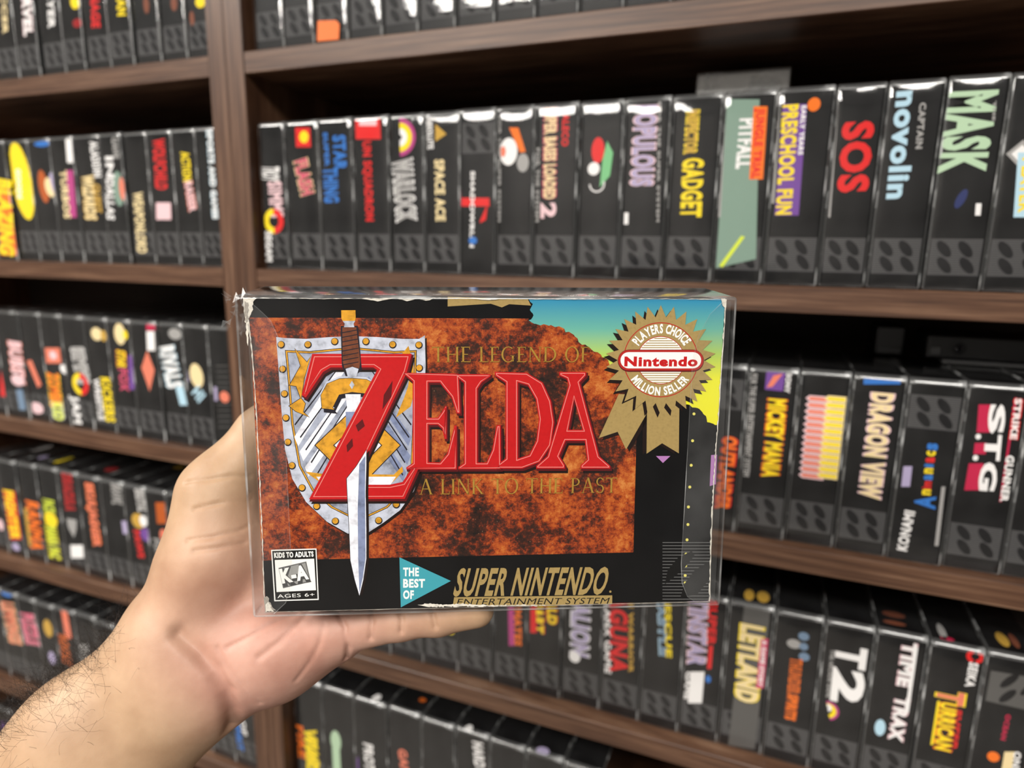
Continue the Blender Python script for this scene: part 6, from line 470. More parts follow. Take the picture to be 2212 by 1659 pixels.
def mottled(name,sc,k):
    m=MP[name]; n=m.node_tree.nodes; l=m.node_tree.links; p=n['Principled BSDF']; c=p.inputs['Base Color'].default_value[:3]
    tc=n.new('ShaderNodeTexCoord'); no=n.new('ShaderNodeTexNoise'); no.inputs['Scale'].default_value=sc; no.inputs['Detail'].default_value=5; no.inputs['Roughness'].default_value=.6; l.new(tc.outputs['Object'],no.inputs['Vector'])
    r=ramp(n,[(.30,tuple(x*(1-k) for x in c)),(.48,c),(.72,tuple(min(1,x*(1+k*.6)) for x in c))]); l.new(no.outputs['Fac'],r.inputs[0]); l.new(r.outputs[0],p.inputs['Base Color'])
for nm_,sc_,k_ in (('steel_light',240,.45),('steel_mid',200,.5),('steel_white',220,.30),('steel_blue',200,.45),('amber_print',300,.45),('leather_print',330,.55),('gold_print',900,.12),('red_print',700,.10),('paper_white',500,.35),('paper_grey',500,.4),('olive_gold',900,.25)): mottled(nm_,sc_,k_)
MP['rock']=rock(); MP['sky_print']=skyp()
M_gloss=flat('black_gloss_plastic',(.007,.007,.008),.28,.5); M_lens=flat('lens_glass',(.02,.02,.025),.05,.8); M_grey=flat('grey_plastic',(.07,.07,.07),.4,.4)
M_tag=flat('orange_price_tag',(.80,.17,.03),.6); M_reflcard=flat('reflection_white_card',(.8,.8,.78),.5)  # small flat box: lamp reflection on its front put into a white card colour

# ---------------- helpers
def link(name,me,mats,parent=None):
    for m in mats: me.materials.append(m)
    o=bpy.data.objects.new(name,me); COLN.objects.link(o)
    if parent: o.parent=parent
    return o
def empty(name,loc,label,cat,group=None):
    o=bpy.data.objects.new(name,None); COLN.objects.link(o); o.location=loc; o.empty_display_size=.02; o['label']=label; o['category']=cat
    if group: o['group']=group
    return o
def boxmesh(name,x0,x1,y0,y1,z0,z1,bev=0,seg=2):
    bm=bmesh.new(); bmesh.ops.create_cube(bm,size=1)
    for v in bm.verts: v.co=Vector(((x0+x1)/2+v.co.x*(x1-x0),(y0+y1)/2+v.co.y*(y1-y0),(z0+z1)/2+v.co.z*(z1-z0)))
    if bev: bmesh.ops.bevel(bm,geom=list(bm.edges),offset=bev,segments=seg,profile=.5,affect='EDGES')
    me=bpy.data.meshes.new(name); bm.to_mesh(me); bm.free(); return me
class MB:
    def __init__(s): s.v=[];s.f=[];s.m=[];s.mats=[]
    def mi(s,m):
        if m not in s.mats: s.mats.append(m)
        return s.mats.index(m)
    def add(s,vs,fs,m):
        o=len(s.v); s.v+=list(vs); k=s.mi(m)
        for f in fs: s.f.append([i+o for i in f]); s.m.append(k)
    def loops(s,loops,fn,m):
        L=[[Vector((a,b,0)) for a,b in lp] for lp in loops]; tr=tessellate_polygon(L); flatp=[p for lp in loops for p in lp]
        s.add([fn(a,b) for a,b in flatp],[list(t) for t in tr],m)
    def build(s,name,parent=None,smooth=False):
        me=bpy.data.meshes.new(name); me.from_pydata(s.v,[],s.f); 
        for m in s.mats: me.materials.append(m)
        me.polygons.foreach_set('material_index',s.m); me.update()
        if smooth: me.polygons.foreach_set('use_smooth',[True]*len(s.f))
        o=bpy.data.objects.new(name,me); COLN.objects.link(o)
        if parent: o.parent=parent
        return o
def offset_poly(p,d):
    if not d: return p
    n=len(p); A=sum(p[i][0]*p[(i+1)%n][1]-p[(i+1)%n][0]*p[i][1] for i in range(n)); sg=1 if A>0 else -1; out=[]
    for i in range(n):
        a=Vector(p[i-1]);b=Vector(p[i]);c=Vector(p[(i+1)%n]); e=(b-a);f=(c-b)
        if e.length<1e-6 or f.length<1e-6: out.append(tuple(b)); continue
        e.normalize();f.normalize(); n1=Vector((e.y,-e.x))*sg; n2=Vector((f.y,-f.x))*sg; m=n1+n2
        if m.length<.2: m=n1
        m.normalize(); k=min(1/max(m.dot(n1),.35),2.2); out.append(tuple(b+m*d*k))
    return out
# text outlines from the built-in face, normalised to width 1 and capital height 1
_tc={}
def text_mesh(s,bold=.03):
    key=(s,bold)
    if key in _tc: return _tc[key]
    cu=bpy.data.curves.new('lettering','FONT'); cu.body=s; cu.size=1; cu.offset=bold; cu.resolution_u=3; cu.fill_mode='FRONT'; cu.space_character=1.05+bold*1.5
    o=bpy.data.objects.new('lettering',cu); COLN.objects.link(o)
    dg=bpy.context.evaluated_depsgraph_get(); me=bpy.data.meshes.new_from_object(o.evaluated_get(dg))
    V=np.array([v.co[:] for v in me.vertices]) if len(me.vertices) else np.zeros((1,3)); F=[list(p.vertices) for p in me.polygons]
    bpy.data.objects.remove(o); bpy.data.curves.remove(cu); bpy.data.meshes.remove(me)
    x0,x1=V[:,0].min(),V[:,0].max(); V=V[:,:2].copy(); adv=x1-x0; V[:,0]=(V[:,0]-x0)/max(adv,1e-6); lo=s.islower()
    cap=.56 if (lo and not any(c in 'bdfhkltij' for c in s)) else .73; V[:,1]=V[:,1]/cap
    _tc[key]=(V,F,adv); return _tc[key]
# a small serif face, polygons per letter
def serif_glyph(ch):
    t,T,sf=.05,.12,.03
    def R(a,b,c,d): return [(a,b),(c,b),(c,d),(a,d)]
    def st(x0,y0,x1,y1,w): return [(x0-w/2,y0),(x0+w/2,y0),(x1+w/2,y1),(x1-w/2,y1)]
    def ring(cx,cy,rx,ry,tx,ty,a0,a1,n=20):
        o=[]
        for i in range(n+1): a=math.radians(a0+(a1-a0)*i/n); o.append((cx+rx*math.cos(a),cy+ry*math.sin(a)))
        for i in range(n,-1,-1): a=math.radians(a0+(a1-a0)*i/n); o.append((cx+(rx-tx)*math.cos(a),cy+(ry-ty)*math.sin(a)))
        return o
    def feet(x,y,w=.11): return R(x-w,y,x+w,y+sf)
    if ch=='I': return [R(.1,0,.22,1),feet(.16,0),feet(.16,1-sf)],.32
    if ch=='T': return [R(.34,0,.46,1),R(.02,1-t,.78,1),feet(.40,0),R(.02,.82,.05,1),R(.75,.82,.78,1)],.8
    if ch=='H': return [R(.1,0,.22,1),R(.66,0,.78,1),R(.2,.48,.68,.53),feet(.16,0),feet(.16,1-sf),feet(.72,0),feet(.72,1-sf)],.88
    if ch=='E': return [R(.1,0,.22,1),R(.03,0,.62,t),R(.03,1-t,.58,1),R(.2,.48,.46,.53),R(.59,0,.62,.2),R(.55,.82,.58,1)],.66
    if ch=='F': return [R(.1,0,.22,1),feet(.16,0),R(.03,1-t,.56,1),R(.2,.48,.44,.53),R(.53,.82,.56,1)],.6
    if ch=='L': return [R(.1,0,.22,1),R(.03,0,.6,t),R(.57,0,.6,.2),feet(.16,1-sf)],.62
    if ch=='G': return [ring(.46,.5,.44,.52,.12,.05,50,330),R(.68,.05,.8,.42),R(.58,.4,.86,.43)],.92
    if ch=='O': return [ring(.46,.5,.44,.52,.12,.05,0,180),ring(.46,.5,.44,.52,.12,.05,180,360)],.94
    if ch=='D': return [R(.1,0,.22,1),ring(.3,.5,.54,.5,.12,.05,-90,90),R(.03,0,.32,t),R(.03,1-t,.32,1)],.9
    if ch=='P': return [R(.1,0,.22,1),ring(.28,.74,.34,.26,.11,.05,-90,90),R(.03,1-t,.3,1),R(.2,.48,.3,.53),feet(.16,0)],.68
    if ch=='N': return [st(.14,0,.14,1,t),st(.76,0,.14,1,.13),st(.76,0,.76,1,t),feet(.14,0,.1),R(0,1-sf,.16,1),feet(.76,1-sf,.1)],.9
    if ch=='A': return [st(.1,0,.42,1.02,t),st(.76,0,.42,1.02,.13),R(.24,.34,.64,.385),feet(.1,0,.1),feet(.76,0,.11)],.88
    if ch=='K': return [R(.1,0,.22,1),st(.2,.45,.66,1,t),st(.72,0,.3,.55,.13),feet(.16,0),feet(.16,1-sf),feet(.72,0),feet(.66,1-sf)],.84
    if ch=='S': return [ring(.3,.745,.25,.27,.09,.05,30,270),ring(.3,.265,.26,.275,.09,.05,-150,90),R(.5,.74,.53,.95),R(.04,.05,.07,.27)],.6
    return [],.36
def serif_mesh(s):
    V=[];F=[];x=0
    for ch in s:
        ps,wd=serif_glyph(ch)
        for p in ps:
            o=len(V); V+=[(x+a,b) for a,b in p]
            F+=[[i+o for i in t] for t in tessellate_polygon([[Vector((a,b,0)) for a,b in p]])]
        x+=wd+.06
    V=np.array(V); V[:,0]/=V[:,0].max(); return V,F,x

# ---------------- bookcases
def tagp(o,**k):
    for a,b in k.items(): o[a]=b
def bookcase(x0,x1,label):
    r=empty('bookcase',((x0+x1)/2,.13,0),label,'bookcase'); cx=(x0+x1)/2
    pt=.02125
    def part(nm,a,b,c,d,e,f,mat,bev=.0006): 
        return link(nm,boxmesh(nm,a-cx,b-cx,c-.13,d-.13,e,f,bev,1),[mat],r)
    part('side_panel',x0,x0+pt-.0004,0,.26,0,2.12,M_wv); part('side_panel',x1-pt+.0004,x1,0,.26,0,2.12,M_wv)
    part('back_panel',x0+pt,x1-pt,.256,.262,.05,2.10,M_back,0)
    for k in range(-2,8):
        z=S1-k*SP
        part('shelf',x0+pt,x1-pt,.0004,.255,z-BT,z,M_wh)
    part('plinth',x0+pt,x1-pt,.01,.028,0,S1-7*SP-BT-.0005,M_wh)
bookcase(-.76,-.0213,'dark walnut bookcase at the left, holding the blurrier rows of boxed games')
bookcase(-.0209,.86,'dark walnut bookcase filling the centre and right, directly behind the held box')

# ---------------- boxed games
CW,CD,CI=.0012,183.0,.9
def sleeve_mesh(w):
    # rounded clear sleeve with scuffed folds and painted glare along every edge
    bm=bmesh.new(); bmesh.ops.create_cube(bm,size=1)
    for v in bm.verts: v.co=Vector(((v.co.x+.5)*w,(v.co.y+.5)*CD,(v.co.z+.5)*BH))*.001
    te=[e for e in bm.edges if all(v.co.y<1e-5 and v.co.z>BH*.00099 for v in e.verts)]
    bmesh.ops.bevel(bm,geom=te,offset=.0042,segments=4,profile=.5,affect='EDGES')
    bm.normal_update(); ed=[e for e in bm.edges if len(e.link_faces)==2 and e.calc_face_angle(0)>1.2]
    bmesh.ops.bevel(bm,geom=ed,offset=.0012,segments=2,profile=.5,affect='EDGES')
    W_=w*.001; H_=BH*.001
    for i in range(1,9): bmesh.ops.bisect_plane(bm,geom=list(bm.verts)+list(bm.edges)+list(bm.faces),plane_co=(.0013+(W_-.0026)*i/9,0,0),plane_no=(1,0,0))
    for i in range(1,10): bmesh.ops.bisect_plane(bm,geom=list(bm.verts)+list(bm.edges)+list(bm.faces),plane_co=(0,0,.002+(H_-.0065)*i/10),plane_no=(0,0,1))
    bl=.00055+.0004*math.sin(w*7.3)
    for v in bm.verts:
        if v.co.y<.0002:
            a=(v.co.x-W_/2)/(W_/2); b=(v.co.z-H_/2)/(H_/2); v.co.y-=bl*max(0,1-a*a)*max(0,1-b**4)
    me=bpy.data.meshes.new('plastic_sleeve'); bm.to_mesh(me); bm.free()
    for p in me.polygons:
        big=(abs(p.normal.x)<.12 and p.normal.y<-.99 and p.area>3e-6) or max(abs(p.normal.x),abs(p.normal.y),abs(p.normal.z))>.999
        p.material_index=0 if big else 1; p.use_smooth=not (abs(p.normal.x)>.99 or p.normal.z<-.99 or p.normal.y>.99)
    return me
_sl={}
_mesh_cache={}
def get_sleeve(w):
    if w not in _sl:
        me=sleeve_mesh(w); me.materials.append(M_sleeve); me.materials.append(M_edge); _sl[w]=me
    return _sl[w]
def get_carton(w):
    k=('c',w)
    if k not in _mesh_cache:
        me=boxmesh('carton',.0013,(w-1.3)*.001,.0014,.1815,.0004,.1336,.0009,2); me.materials.append(M_carton); _mesh_cache[k]=me
    return _mesh_cache[k]
def get_vent(w,flip):
    k=('v',w,flip)
    if k not in _mesh_cache:
        b=MB(); z0,z1=(10,34) if not flip else (100,124)
        fn=lambda a,c:(a*.001,.00128,c*.001)
        b.loops([[(2.2,z0),(w-2.2,z0),(w-2.2,z1),(2.2,z1)]],fn,MC['dgrey'])
        n=16
        for i in range(n):
            zz=z0+(z1-z0)*(i+.5)/n; b.loops([[(2.2,zz),(w-2.2,zz),(w-2.2,zz+.5),(2.2,zz+.5)]],lambda a,c:(a*.001,.00125,c*.001),MC['haze'])
        for cx,cz in ((.30,.72),(.66,.72),(.34,.28),(.72,.28)):
            X=cx*w;Z=z0+cz*(z1-z0); pts=[]
            for i in range(16):
                a=2*math.pi*i/16; ex,ez=3.0*math.cos(a),6.3*math.sin(a); t=math.radians(38); pts.append((X+ex*math.cos(t)-ez*math.sin(t),Z+ex*math.sin(t)+ez*math.cos(t)))
            b.loops([pts],lambda a,c:(a*.001,.00122,c*.001),MC['black'])
        me=bpy.data.meshes.new('vent_pattern'); me.from_pydata(b.v,[],b.f)
        for m in b.mats: me.materials.append(m)
        me.polygons.foreach_set('material_index',b.m); _mesh_cache[k]=me
    return _mesh_cache[k]
def place_text(mb,s,a,b,h,mat,yl,bold,grow=0):
    V,F,_=text_mesh(s,bold); a=np.array(a);b=np.array(b); d=b-a; L=np.linalg.norm(d)
    if L<.01: return
    u=d/L; n=np.array([-u[1],u[0]]); c=(a+b)/2
    P=c+np.outer((V[:,0]-.5)*(L+grow),u)+np.outer((V[:,1]-.5)*(h+grow),n)
    mb.add([(float(p[0])*.001,yl,float(p[1])*.001) for p in P],F,mat)
for row,k,x0,y0,w,label,gfx,vent,grp,tops in BOXES:
    rt=empty('boxed_game',(x0+.00035,y0,S1-k*SP+.0002),label,'game box',grp)
    def sub(name,me):
        o=bpy.data.objects.new(name,me); COLN.objects.link(o); o.parent=rt; return o
    sub('carton',get_carton(w)); sub('plastic_sleeve',get_sleeve(w))
    if vent: sub('vent_pattern',get_vent(w,vent==2))
    T=MB(); Pm=MB(); lay=0
    for g in gfx:
        t=g[0]; lay+=1; yl=.00118-lay*.00003; fn=lambda a,b,yl=yl:(a*.001,yl,b*.001)
        clampx=lambda p:(min(max(p[0],1.6),w-1.6),min(max(p[1],.8),132.6))
        if t=='T':
            _,s,ax,az,bx,bz,h,c,c2=g
            L=math.hypot(bx-ax,bz-az); hm=max(min(h,w-3.0),1.0)
            az=min(az,131.8); bz=min(bz,131.8)
            mid=(ax+bx)/2; sh_=min(max(mid,1.5+hm/2),w-1.5-hm/2)-mid; ax+=sh_; bx+=sh_
            if c2: place_text(T,s,(ax,az),(bx,bz),hm,MC[c2],yl+.00002,.075,.5)
            place_text(T,s,(ax,az),(bx,bz),hm-(.6 if c2 else 0),MC[c],yl,.045 if L/max(len(s),1)>2 else .02)
        elif t=='S':
            _,n,ax,az,bx,bz,h,c,c2=g
            for i in range(n):
                f0=i/n; f1=(i+1)/n; am=.03/n
                z0,z1=az+(bz-az)*(f0+am),az+(bz-az)*(f1-am); xc=ax+(bx-ax)*(f0+f1)/2; zm=(z0+z1)/2; xl=xc-h*.5-1.2; xr=xc+h*.5
                T.loops([[(xl,zm),(xl+2.5,z0),(xr,z0),(xr,z1),(xl+2.5,z1)]],fn,MC[c2]); T.loops([[(xl+1.6,zm),(xl+3.2,z0-(z0-zm)*.45),(xr-.8,z0-(z0-zm)*.45),(xr-.8,z1+(zm-z1)*.45),(xl+3.2,z1+(zm-z1)*.45)]],lambda a,b,yl=yl:(a*.001,yl-.00002,b*.001),MC[c])
        elif t=='P': Pm.loops([[clampx(p) for p in g[1]]],fn,MC[g[2]])
        elif t=='E':
            _,cx,cz,rx,rz,c,ang=g; an=-math.radians(ang); pts=[]
            for i in range(22):
                a=2*math.pi*i/22; ex,ez=rx*math.cos(a),rz*math.sin(a); pts.append(clampx((cx+ex*math.cos(an)-ez*math.sin(an),cz+ex*math.sin(an)+ez*math.cos(an))))
            Pm.loops([pts],fn,MC[c])
        elif t=='A':
            _,cx,cz,ro,ri,a0,a1,c=g; pts=[]
            for i in range(17): a=math.radians(a0+(a1-a0)*i/16); pts.append(clampx((cx+ro*math.cos(a),cz+ro*math.sin(a))))
            for i in range(16,-1,-1): a=math.radians(a0+(a1-a0)*i/16); pts.append(clampx((cx+ri*math.cos(a),cz+ri*math.sin(a))))
            Pm.loops([pts],fn,MC[c])
    for tx_,ty_,rx,ry,c in tops:
        pts=[(min(max(tx_+rx*math.cos(2*math.pi*i/16),1.6),w-1.6),min(max(ty_+ry*math.sin(2*math.pi*i/16),2),180)) for i in range(16)]
        Pm.loops([pts],lambda a,b:(a*.001,b*.001,.13365),MC[c])
    if T.f: T.build('title_lettering',rt)
    if Pm.f: Pm.build('spine_picture',rt)

# orange price tag stuck on a top shelf box
tg=MB(); hold=[o for o in COLN.objects if 'orange price tag' in str(o.get('label',''))][0]
tg.v=[(.0018,-.0006,.0035),(.0245,-.0006,.0030),(.0260,-.0009,.0150),(.0225,-.0007,.0185),(.0030,-.0006,.0200),(.0018,-.0002,.0035),(.0245,-.0002,.0030),(.0260,-.0004,.0150),(.0225,-.0002,.0185),(.0030,-.0002,.0200)]
tg.f=[[0,1,2,3,4],[9,8,7,6,5]]+[[i,i+5,(i+1)%5+5,(i+1)%5] for i in range(5)]; tg.m=[0]*len(tg.f); tg.mats=[M_tag]; tg.build('price_tag',hold)

# ---------------- the held box
RH=Matrix(HELD_R); held=empty('held_boxed_game',HELD_T,'worn boxed game with red serif title, shield and sword picture, held in the left hand','game box')
held.matrix_world=Matrix.Translation(HELD_T)@RH.to_4x4()
hw,hh=.0895,HELD_H/2
link('carton',boxmesh('carton',-hw,hw,-hh,hh,-.030,0,.0006,2),[M_carton],held)
sx0,sx1,sy0,sy1,sz0,sz1=-.0944,.0942,-.0638,.0626,-.0318,.0008
def held_sleeve():
    b=MB(); bm=bmesh.new(); bmesh.ops.create_cube(bm,size=1)
    for v in bm.verts: v.co=Vector((sx0+(v.co.x+.5)*(sx1-sx0),sy0+(v.co.y+.5)*(sy1-sy0),sz0+(v.co.z+.5)*(sz1-sz0)))
    bmesh.ops.bevel(bm,geom=list(bm.edges),offset=.0012,segments=3,profile=.5,affect='EDGES')
    for v in bm.verts:
        if v.co.y>.05: tt=min(1,max(0,-v.co.z/.031)); v.co.y+=.0030*tt; v.co.x*=1-.012*tt
    me=bpy.data.meshes.new('plastic_sleeve'); bm.to_mesh(me); bm.free()
    for p in me.polygons:
        n=p.normal; big=max(abs(n.x),abs(n.y),abs(n.z))>.985; p.use_smooth=True
        p.material_index=(0 if abs(n.z)>.9 else 2) if big else 1
    return link('plastic_sleeve',me,[M_held,M_heldedge,M_heldside],held)
sl=held_sleeve()
# closure flaps folded inside the two ends, one edge line and a rounded corner each
fl=MB(); M_flap=plastic('held_sleeve_flap',.035,.6,rough=.12)
def ribbon(mb,pts,w,z,mat):
    for (a,b),(c,d) in zip(pts,pts[1:]):
        L=math.hypot(c-a,d-b) or 1; nx,ny=-(d-b)/L*w/2,(c-a)/L*w/2
        mb.add([(a+nx,b+ny,z),(a-nx,b-ny,z),(c-nx,d-ny,z),(c+nx,d+ny,z)],[[0,1,2,3]],mat)
flapL=[(-.0900,.0610),(-.0865,.0585),(-.0815,.0535),(-.0790,.047),(-.0783,.038),(-.0783,-.0400),(-.0790,-.050),(-.0812,-.0575),(-.0860,-.0620)]
flapR=[(.0885,.0610),(.0835,.0560),(.0795,.0480),(.0775,.038),(.0768,-.045),(.0775,-.0530),(.0800,-.0590),(.0850,-.0625)]
ribbon(fl,flapL,.00028,.0010,M_heldedge); fl.loops([flapL+[(-.0895,-.0620)]],lambda a,b:(a,b,.00096),M_flap); fl.build('sleeve_flap',sl)
fl=MB(); ribbon(fl,flapR,.00028,.0010,M_heldedge); fl.loops([flapR+[(.0915,-.0625),(.0915,.0610)]],lambda a,b:(a,b,.00096),M_flap); fl.build('sleeve_flap',sl)
# crumpled tear at the upper left corner of the sleeve
random.seed(11); cr=MB()
for i in range(26):
    a=(-.0945+random.uniform(-.003,.004),.050+random.uniform(-.002,.0135),-.002+random.uniform(-.008,.003)); pts=[]
    for j in range(3): pts.append((a[0]+random.uniform(-.0028,.0016),a[1]+random.uniform(-.003,.003),a[2]+random.uniform(-.002,.002)))
    cr.add([a]+pts,[[0,1,2],[0,2,3]],M_heldedge)
cr.build('torn_corner',sl)
# printed art, drawn in millimetres on the front of the carton
parts={}
Z0,DZ=.00002,.0000052
for a in ART:
    kind,part,lay,mat=a[:4]; mb=parts.setdefault(part,MB()); z=Z0+lay*DZ; m=MP[mat]
    if kind=='shape':
        loops=a[4]; off=a[5]; lp=[]
        for i,p in enumerate(loops): lp.append(offset_poly(p,off if i==0 else -off))
        mb.loops(lp,lambda x,y:(x*.001,y*.001,z),m)
    elif kind=='text':
        _,_,_,_,s,x0,y0,x1,y1,h,shear,font,bold=a
        V,F,_=serif_mesh(s) if font=='serif' else text_mesh(s,bold)
        d=np.array([x1-x0,y1-y0]); L=np.linalg.norm(d); u=d/L; n=np.array([-u[1],u[0]])
        P=np.array([x0,y0])+np.outer(V[:,0]*(L-(shear*h if shear else 0))+V[:,1]*h*shear,u)+np.outer(V[:,1]*h,n)
        mb.add([(float(p[0])*.001,float(p[1])*.001,z) for p in P],F,m)
    elif kind=='arc':
        _,_,_,_,s,cx,cy,r,a0,a1,h,flip=a
        adv=[max(text_mesh(c,.04)[2],.12)+.10 if c!=' ' else .35 for c in s]; tot=sum(adv); acc=0
        for c,ad in zip(s,adv):
            t=(acc+ad/2)/tot; acc+=ad
            if c==' ': continue
            V,F,av=text_mesh(c,.04); ang=math.radians(a0+(a1-a0)*t); wd=(ad-.10)/tot*abs(math.radians(a1-a0))*(r+(h/2 if not flip else -h/2))
            rad=np.array([math.cos(ang),math.sin(ang)]); tan=np.array([rad[1],-rad[0]])
            up=rad
            if flip: tan=-tan; up=-rad
            P=np.array([cx,cy])+rad*r+np.outer((V[:,0]-.5)*wd,tan)+np.outer(V[:,1]*h,up)
            mb.add([(float(p[0])*.001,float(p[1])*.001,z) for p in P],F,m)
for k,mb in parts.items(): mb.build(k,held)

# ---------------- arm and hand
def smin(a,b,k):
    h=np.maximum(k-np.abs(a-b),0.0)/k
    return np.minimum(a,b)-h*h*k*.25
def hand_sdf(Pt):
    # union of tapered round limbs, each finger blended to the palm only
    groups={}
    for c in HAND:
        a=np.array(c[1:4]);b=np.array(c[5:8]);ra,rb=c[4],c[8]
        ab=b-a; t=np.clip(((Pt-a)@ab)/(ab@ab),0,1)
        d=np.linalg.norm(Pt-a-t[:,None]*ab,axis=1)-(ra+(rb-ra)*t)
        g=c[0]
        if g not in groups: groups[g]=d
        else: groups[g]=smin(groups[g],d,.016 if g=='palm' else .003)
    palm=groups.pop('palm'); out=palm.copy()
    for g,d in groups.items():
        out=np.minimum(out,smin(palm,d,.014 if g=='thumb' else .009))
    # the skin is pressed flat where it meets the sleeve
    Q=(Pt-np.array(HELD_T))@np.array(HELD_R)
    m=.0006
    bx=np.maximum(np.maximum(np.abs(Q[:,0])-.0945-m,np.abs(Q[:,1]+.0006)-.0632-m),np.abs(Q[:,2]+.0155)-.0163-m)
    return np.maximum(out,-bx)

def surface_nets():
    h=.0009
    A=np.array([[c[1],c[2],c[3],c[4]] for c in HAND]+[[c[5],c[6],c[7],c[8]] for c in HAND])
    lo=(A[:,:3]-A[:,3:]).min(0)-.004; hi=(A[:,:3]+A[:,3:]).max(0)+.004
    n=np.ceil((hi-lo)/h).astype(int)+1
    gx,gy,gz=[lo[i]+h*np.arange(n[i]) for i in range(3)]
    D=np.empty(n,dtype=np.float32)
    D[:]=1.0; Bk=10; ce=[(i,j,k) for i in range(0,n[0],Bk) for j in range(0,n[1],Bk) for k in range(0,n[2],Bk)]
    cen=np.array([[lo[0]+h*(i+Bk/2),lo[1]+h*(j+Bk/2),lo[2]+h*(k+Bk/2)] for i,j,k in ce]); dc=hand_sdf(cen); rad=h*Bk*.87+.0012
    near=[]
    for q_,d in zip(ce,dc):
        i,j,k=q_
        if abs(d)>rad+.003: D[i:i+Bk,j:j+Bk,k:k+Bk]=d
        else: near.append(q_)
    for a in range(0,len(near),200):
        ch=near[a:a+200]; grids=[]; shp=[]
        for i,j,k in ch:
            X,Y,Z=np.meshgrid(gx[i:i+Bk],gy[j:j+Bk],gz[k:k+Bk],indexing='ij'); grids.append(np.stack([X.ravel(),Y.ravel(),Z.ravel()],1)); shp.append(X.shape)
        dd=hand_sdf(np.concatenate(grids)); o=0
        for (i,j,k),sp in zip(ch,shp):
            m=sp[0]*sp[1]*sp[2]; D[i:i+Bk,j:j+Bk,k:k+Bk]=dd[o:o+m].reshape(sp); o+=m
    s=D<0; c=np.zeros(tuple(n-1),dtype=np.int8)
    for dx in (0,1):
        for dy in (0,1):
            for dz in (0,1): c+=s[dx:n[0]-1+dx,dy:n[1]-1+dy,dz:n[2]-1+dz]
    act=(c>0)&(c<8); idx=-np.ones(act.shape,dtype=np.int64); ijk=np.argwhere(act); idx[act]=np.arange(len(ijk))
    acc=np.zeros((len(ijk),3)); cnt=np.zeros(len(ijk)); I,J,K=ijk.T
    cor=[(a,b,d) for a in(0,1) for b in(0,1) for d in(0,1)]
    for a in cor:
        for ax in range(3):
            if a[ax]: continue
            b=list(a); b[ax]=1
            d0=D[I+a[0],J+a[1],K+a[2]]; d1=D[I+b[0],J+b[1],K+b[2]]; m=(d0<0)!=(d1<0)
            t=np.where(m,d0/np.where(m,d0-d1,1),0); p=np.tile(np.array(a,float),(len(ijk),1)); p[:,ax]+=t
            acc[m]+=p[m]; cnt[m]+=1
    V=lo+(ijk+acc/cnt[:,None])*h; Fs=[]
    for ax in range(3):
        o1,o2=(ax+1)%3,(ax+2)%3
        sl0=[slice(None)]*3; sl1=[slice(None)]*3; sl0[ax]=slice(0,-1); sl1[ax]=slice(1,None)
        for o in (o1,o2): sl0[o]=slice(1,-1); sl1[o]=slice(1,-1)
        a=s[tuple(sl0)]; b=s[tuple(sl1)]; ch=np.argwhere(a!=b)
        if not len(ch): continue
        base=ch.copy(); base[:,o1]+=1; base[:,o2]+=1
        def g(d1,d2):
            q=base.copy(); q[:,o1]-=d1; q[:,o2]-=d2; return idx[q[:,0],q[:,1],q[:,2]]
        qd=np.stack([g(1,1),g(0,1),g(0,0),g(1,0)],1); fl_=a[tuple(ch.T)]; qd[~fl_]=qd[~fl_][:,::-1]
        Fs.append(qd)
    return V,np.concatenate(Fs)
V,F=surface_nets()
# relax, then pull back to the exact surface
E=np.concatenate([F[:,[0,1]],F[:,[1,2]],F[:,[2,3]],F[:,[3,0]]])
for it in range(3):
    sm=np.zeros_like(V); ct=np.zeros(len(V)); np.add.at(sm,E[:,0],V[E[:,1]]); np.add.at(ct,E[:,0],1); V=V*.4+sm/ct[:,None]*.6
def grad(P,e=.0004): return np.stack([(hand_sdf(P+np.eye(3)[i]*e)-hand_sdf(P-np.eye(3)[i]*e))/(2*e) for i in range(3)],1)
N=grad(V); N/=np.linalg.norm(N,axis=1)[:,None]+1e-9
# creases pressed into the skin
CD_=np.full(len(V),1.0); disp=np.zeros(len(V))
for depth,wd,pts in CREASES:
    dm=np.full(len(V),1.0)
    for p,q_ in zip(pts,pts[1:]):
        p=np.array(p);q_=np.array(q_);ab=q_-p; t=np.clip(((V-p)@ab)/(ab@ab+1e-12),0,1); dm=np.minimum(dm,np.linalg.norm(V-p-t[:,None]*ab,axis=1))
    disp+=depth*np.exp(-(dm/(wd*1.3))**2); CD_=np.minimum(CD_,dm/wd)
V=V-N*disp[:,None]
me=bpy.data.meshes.new('person'); me.from_pydata(V.tolist(),[],F.tolist()); me.polygons.foreach_set('use_smooth',[True]*len(F))
at=me.attributes.new('palm_side','FLOAT','POINT')
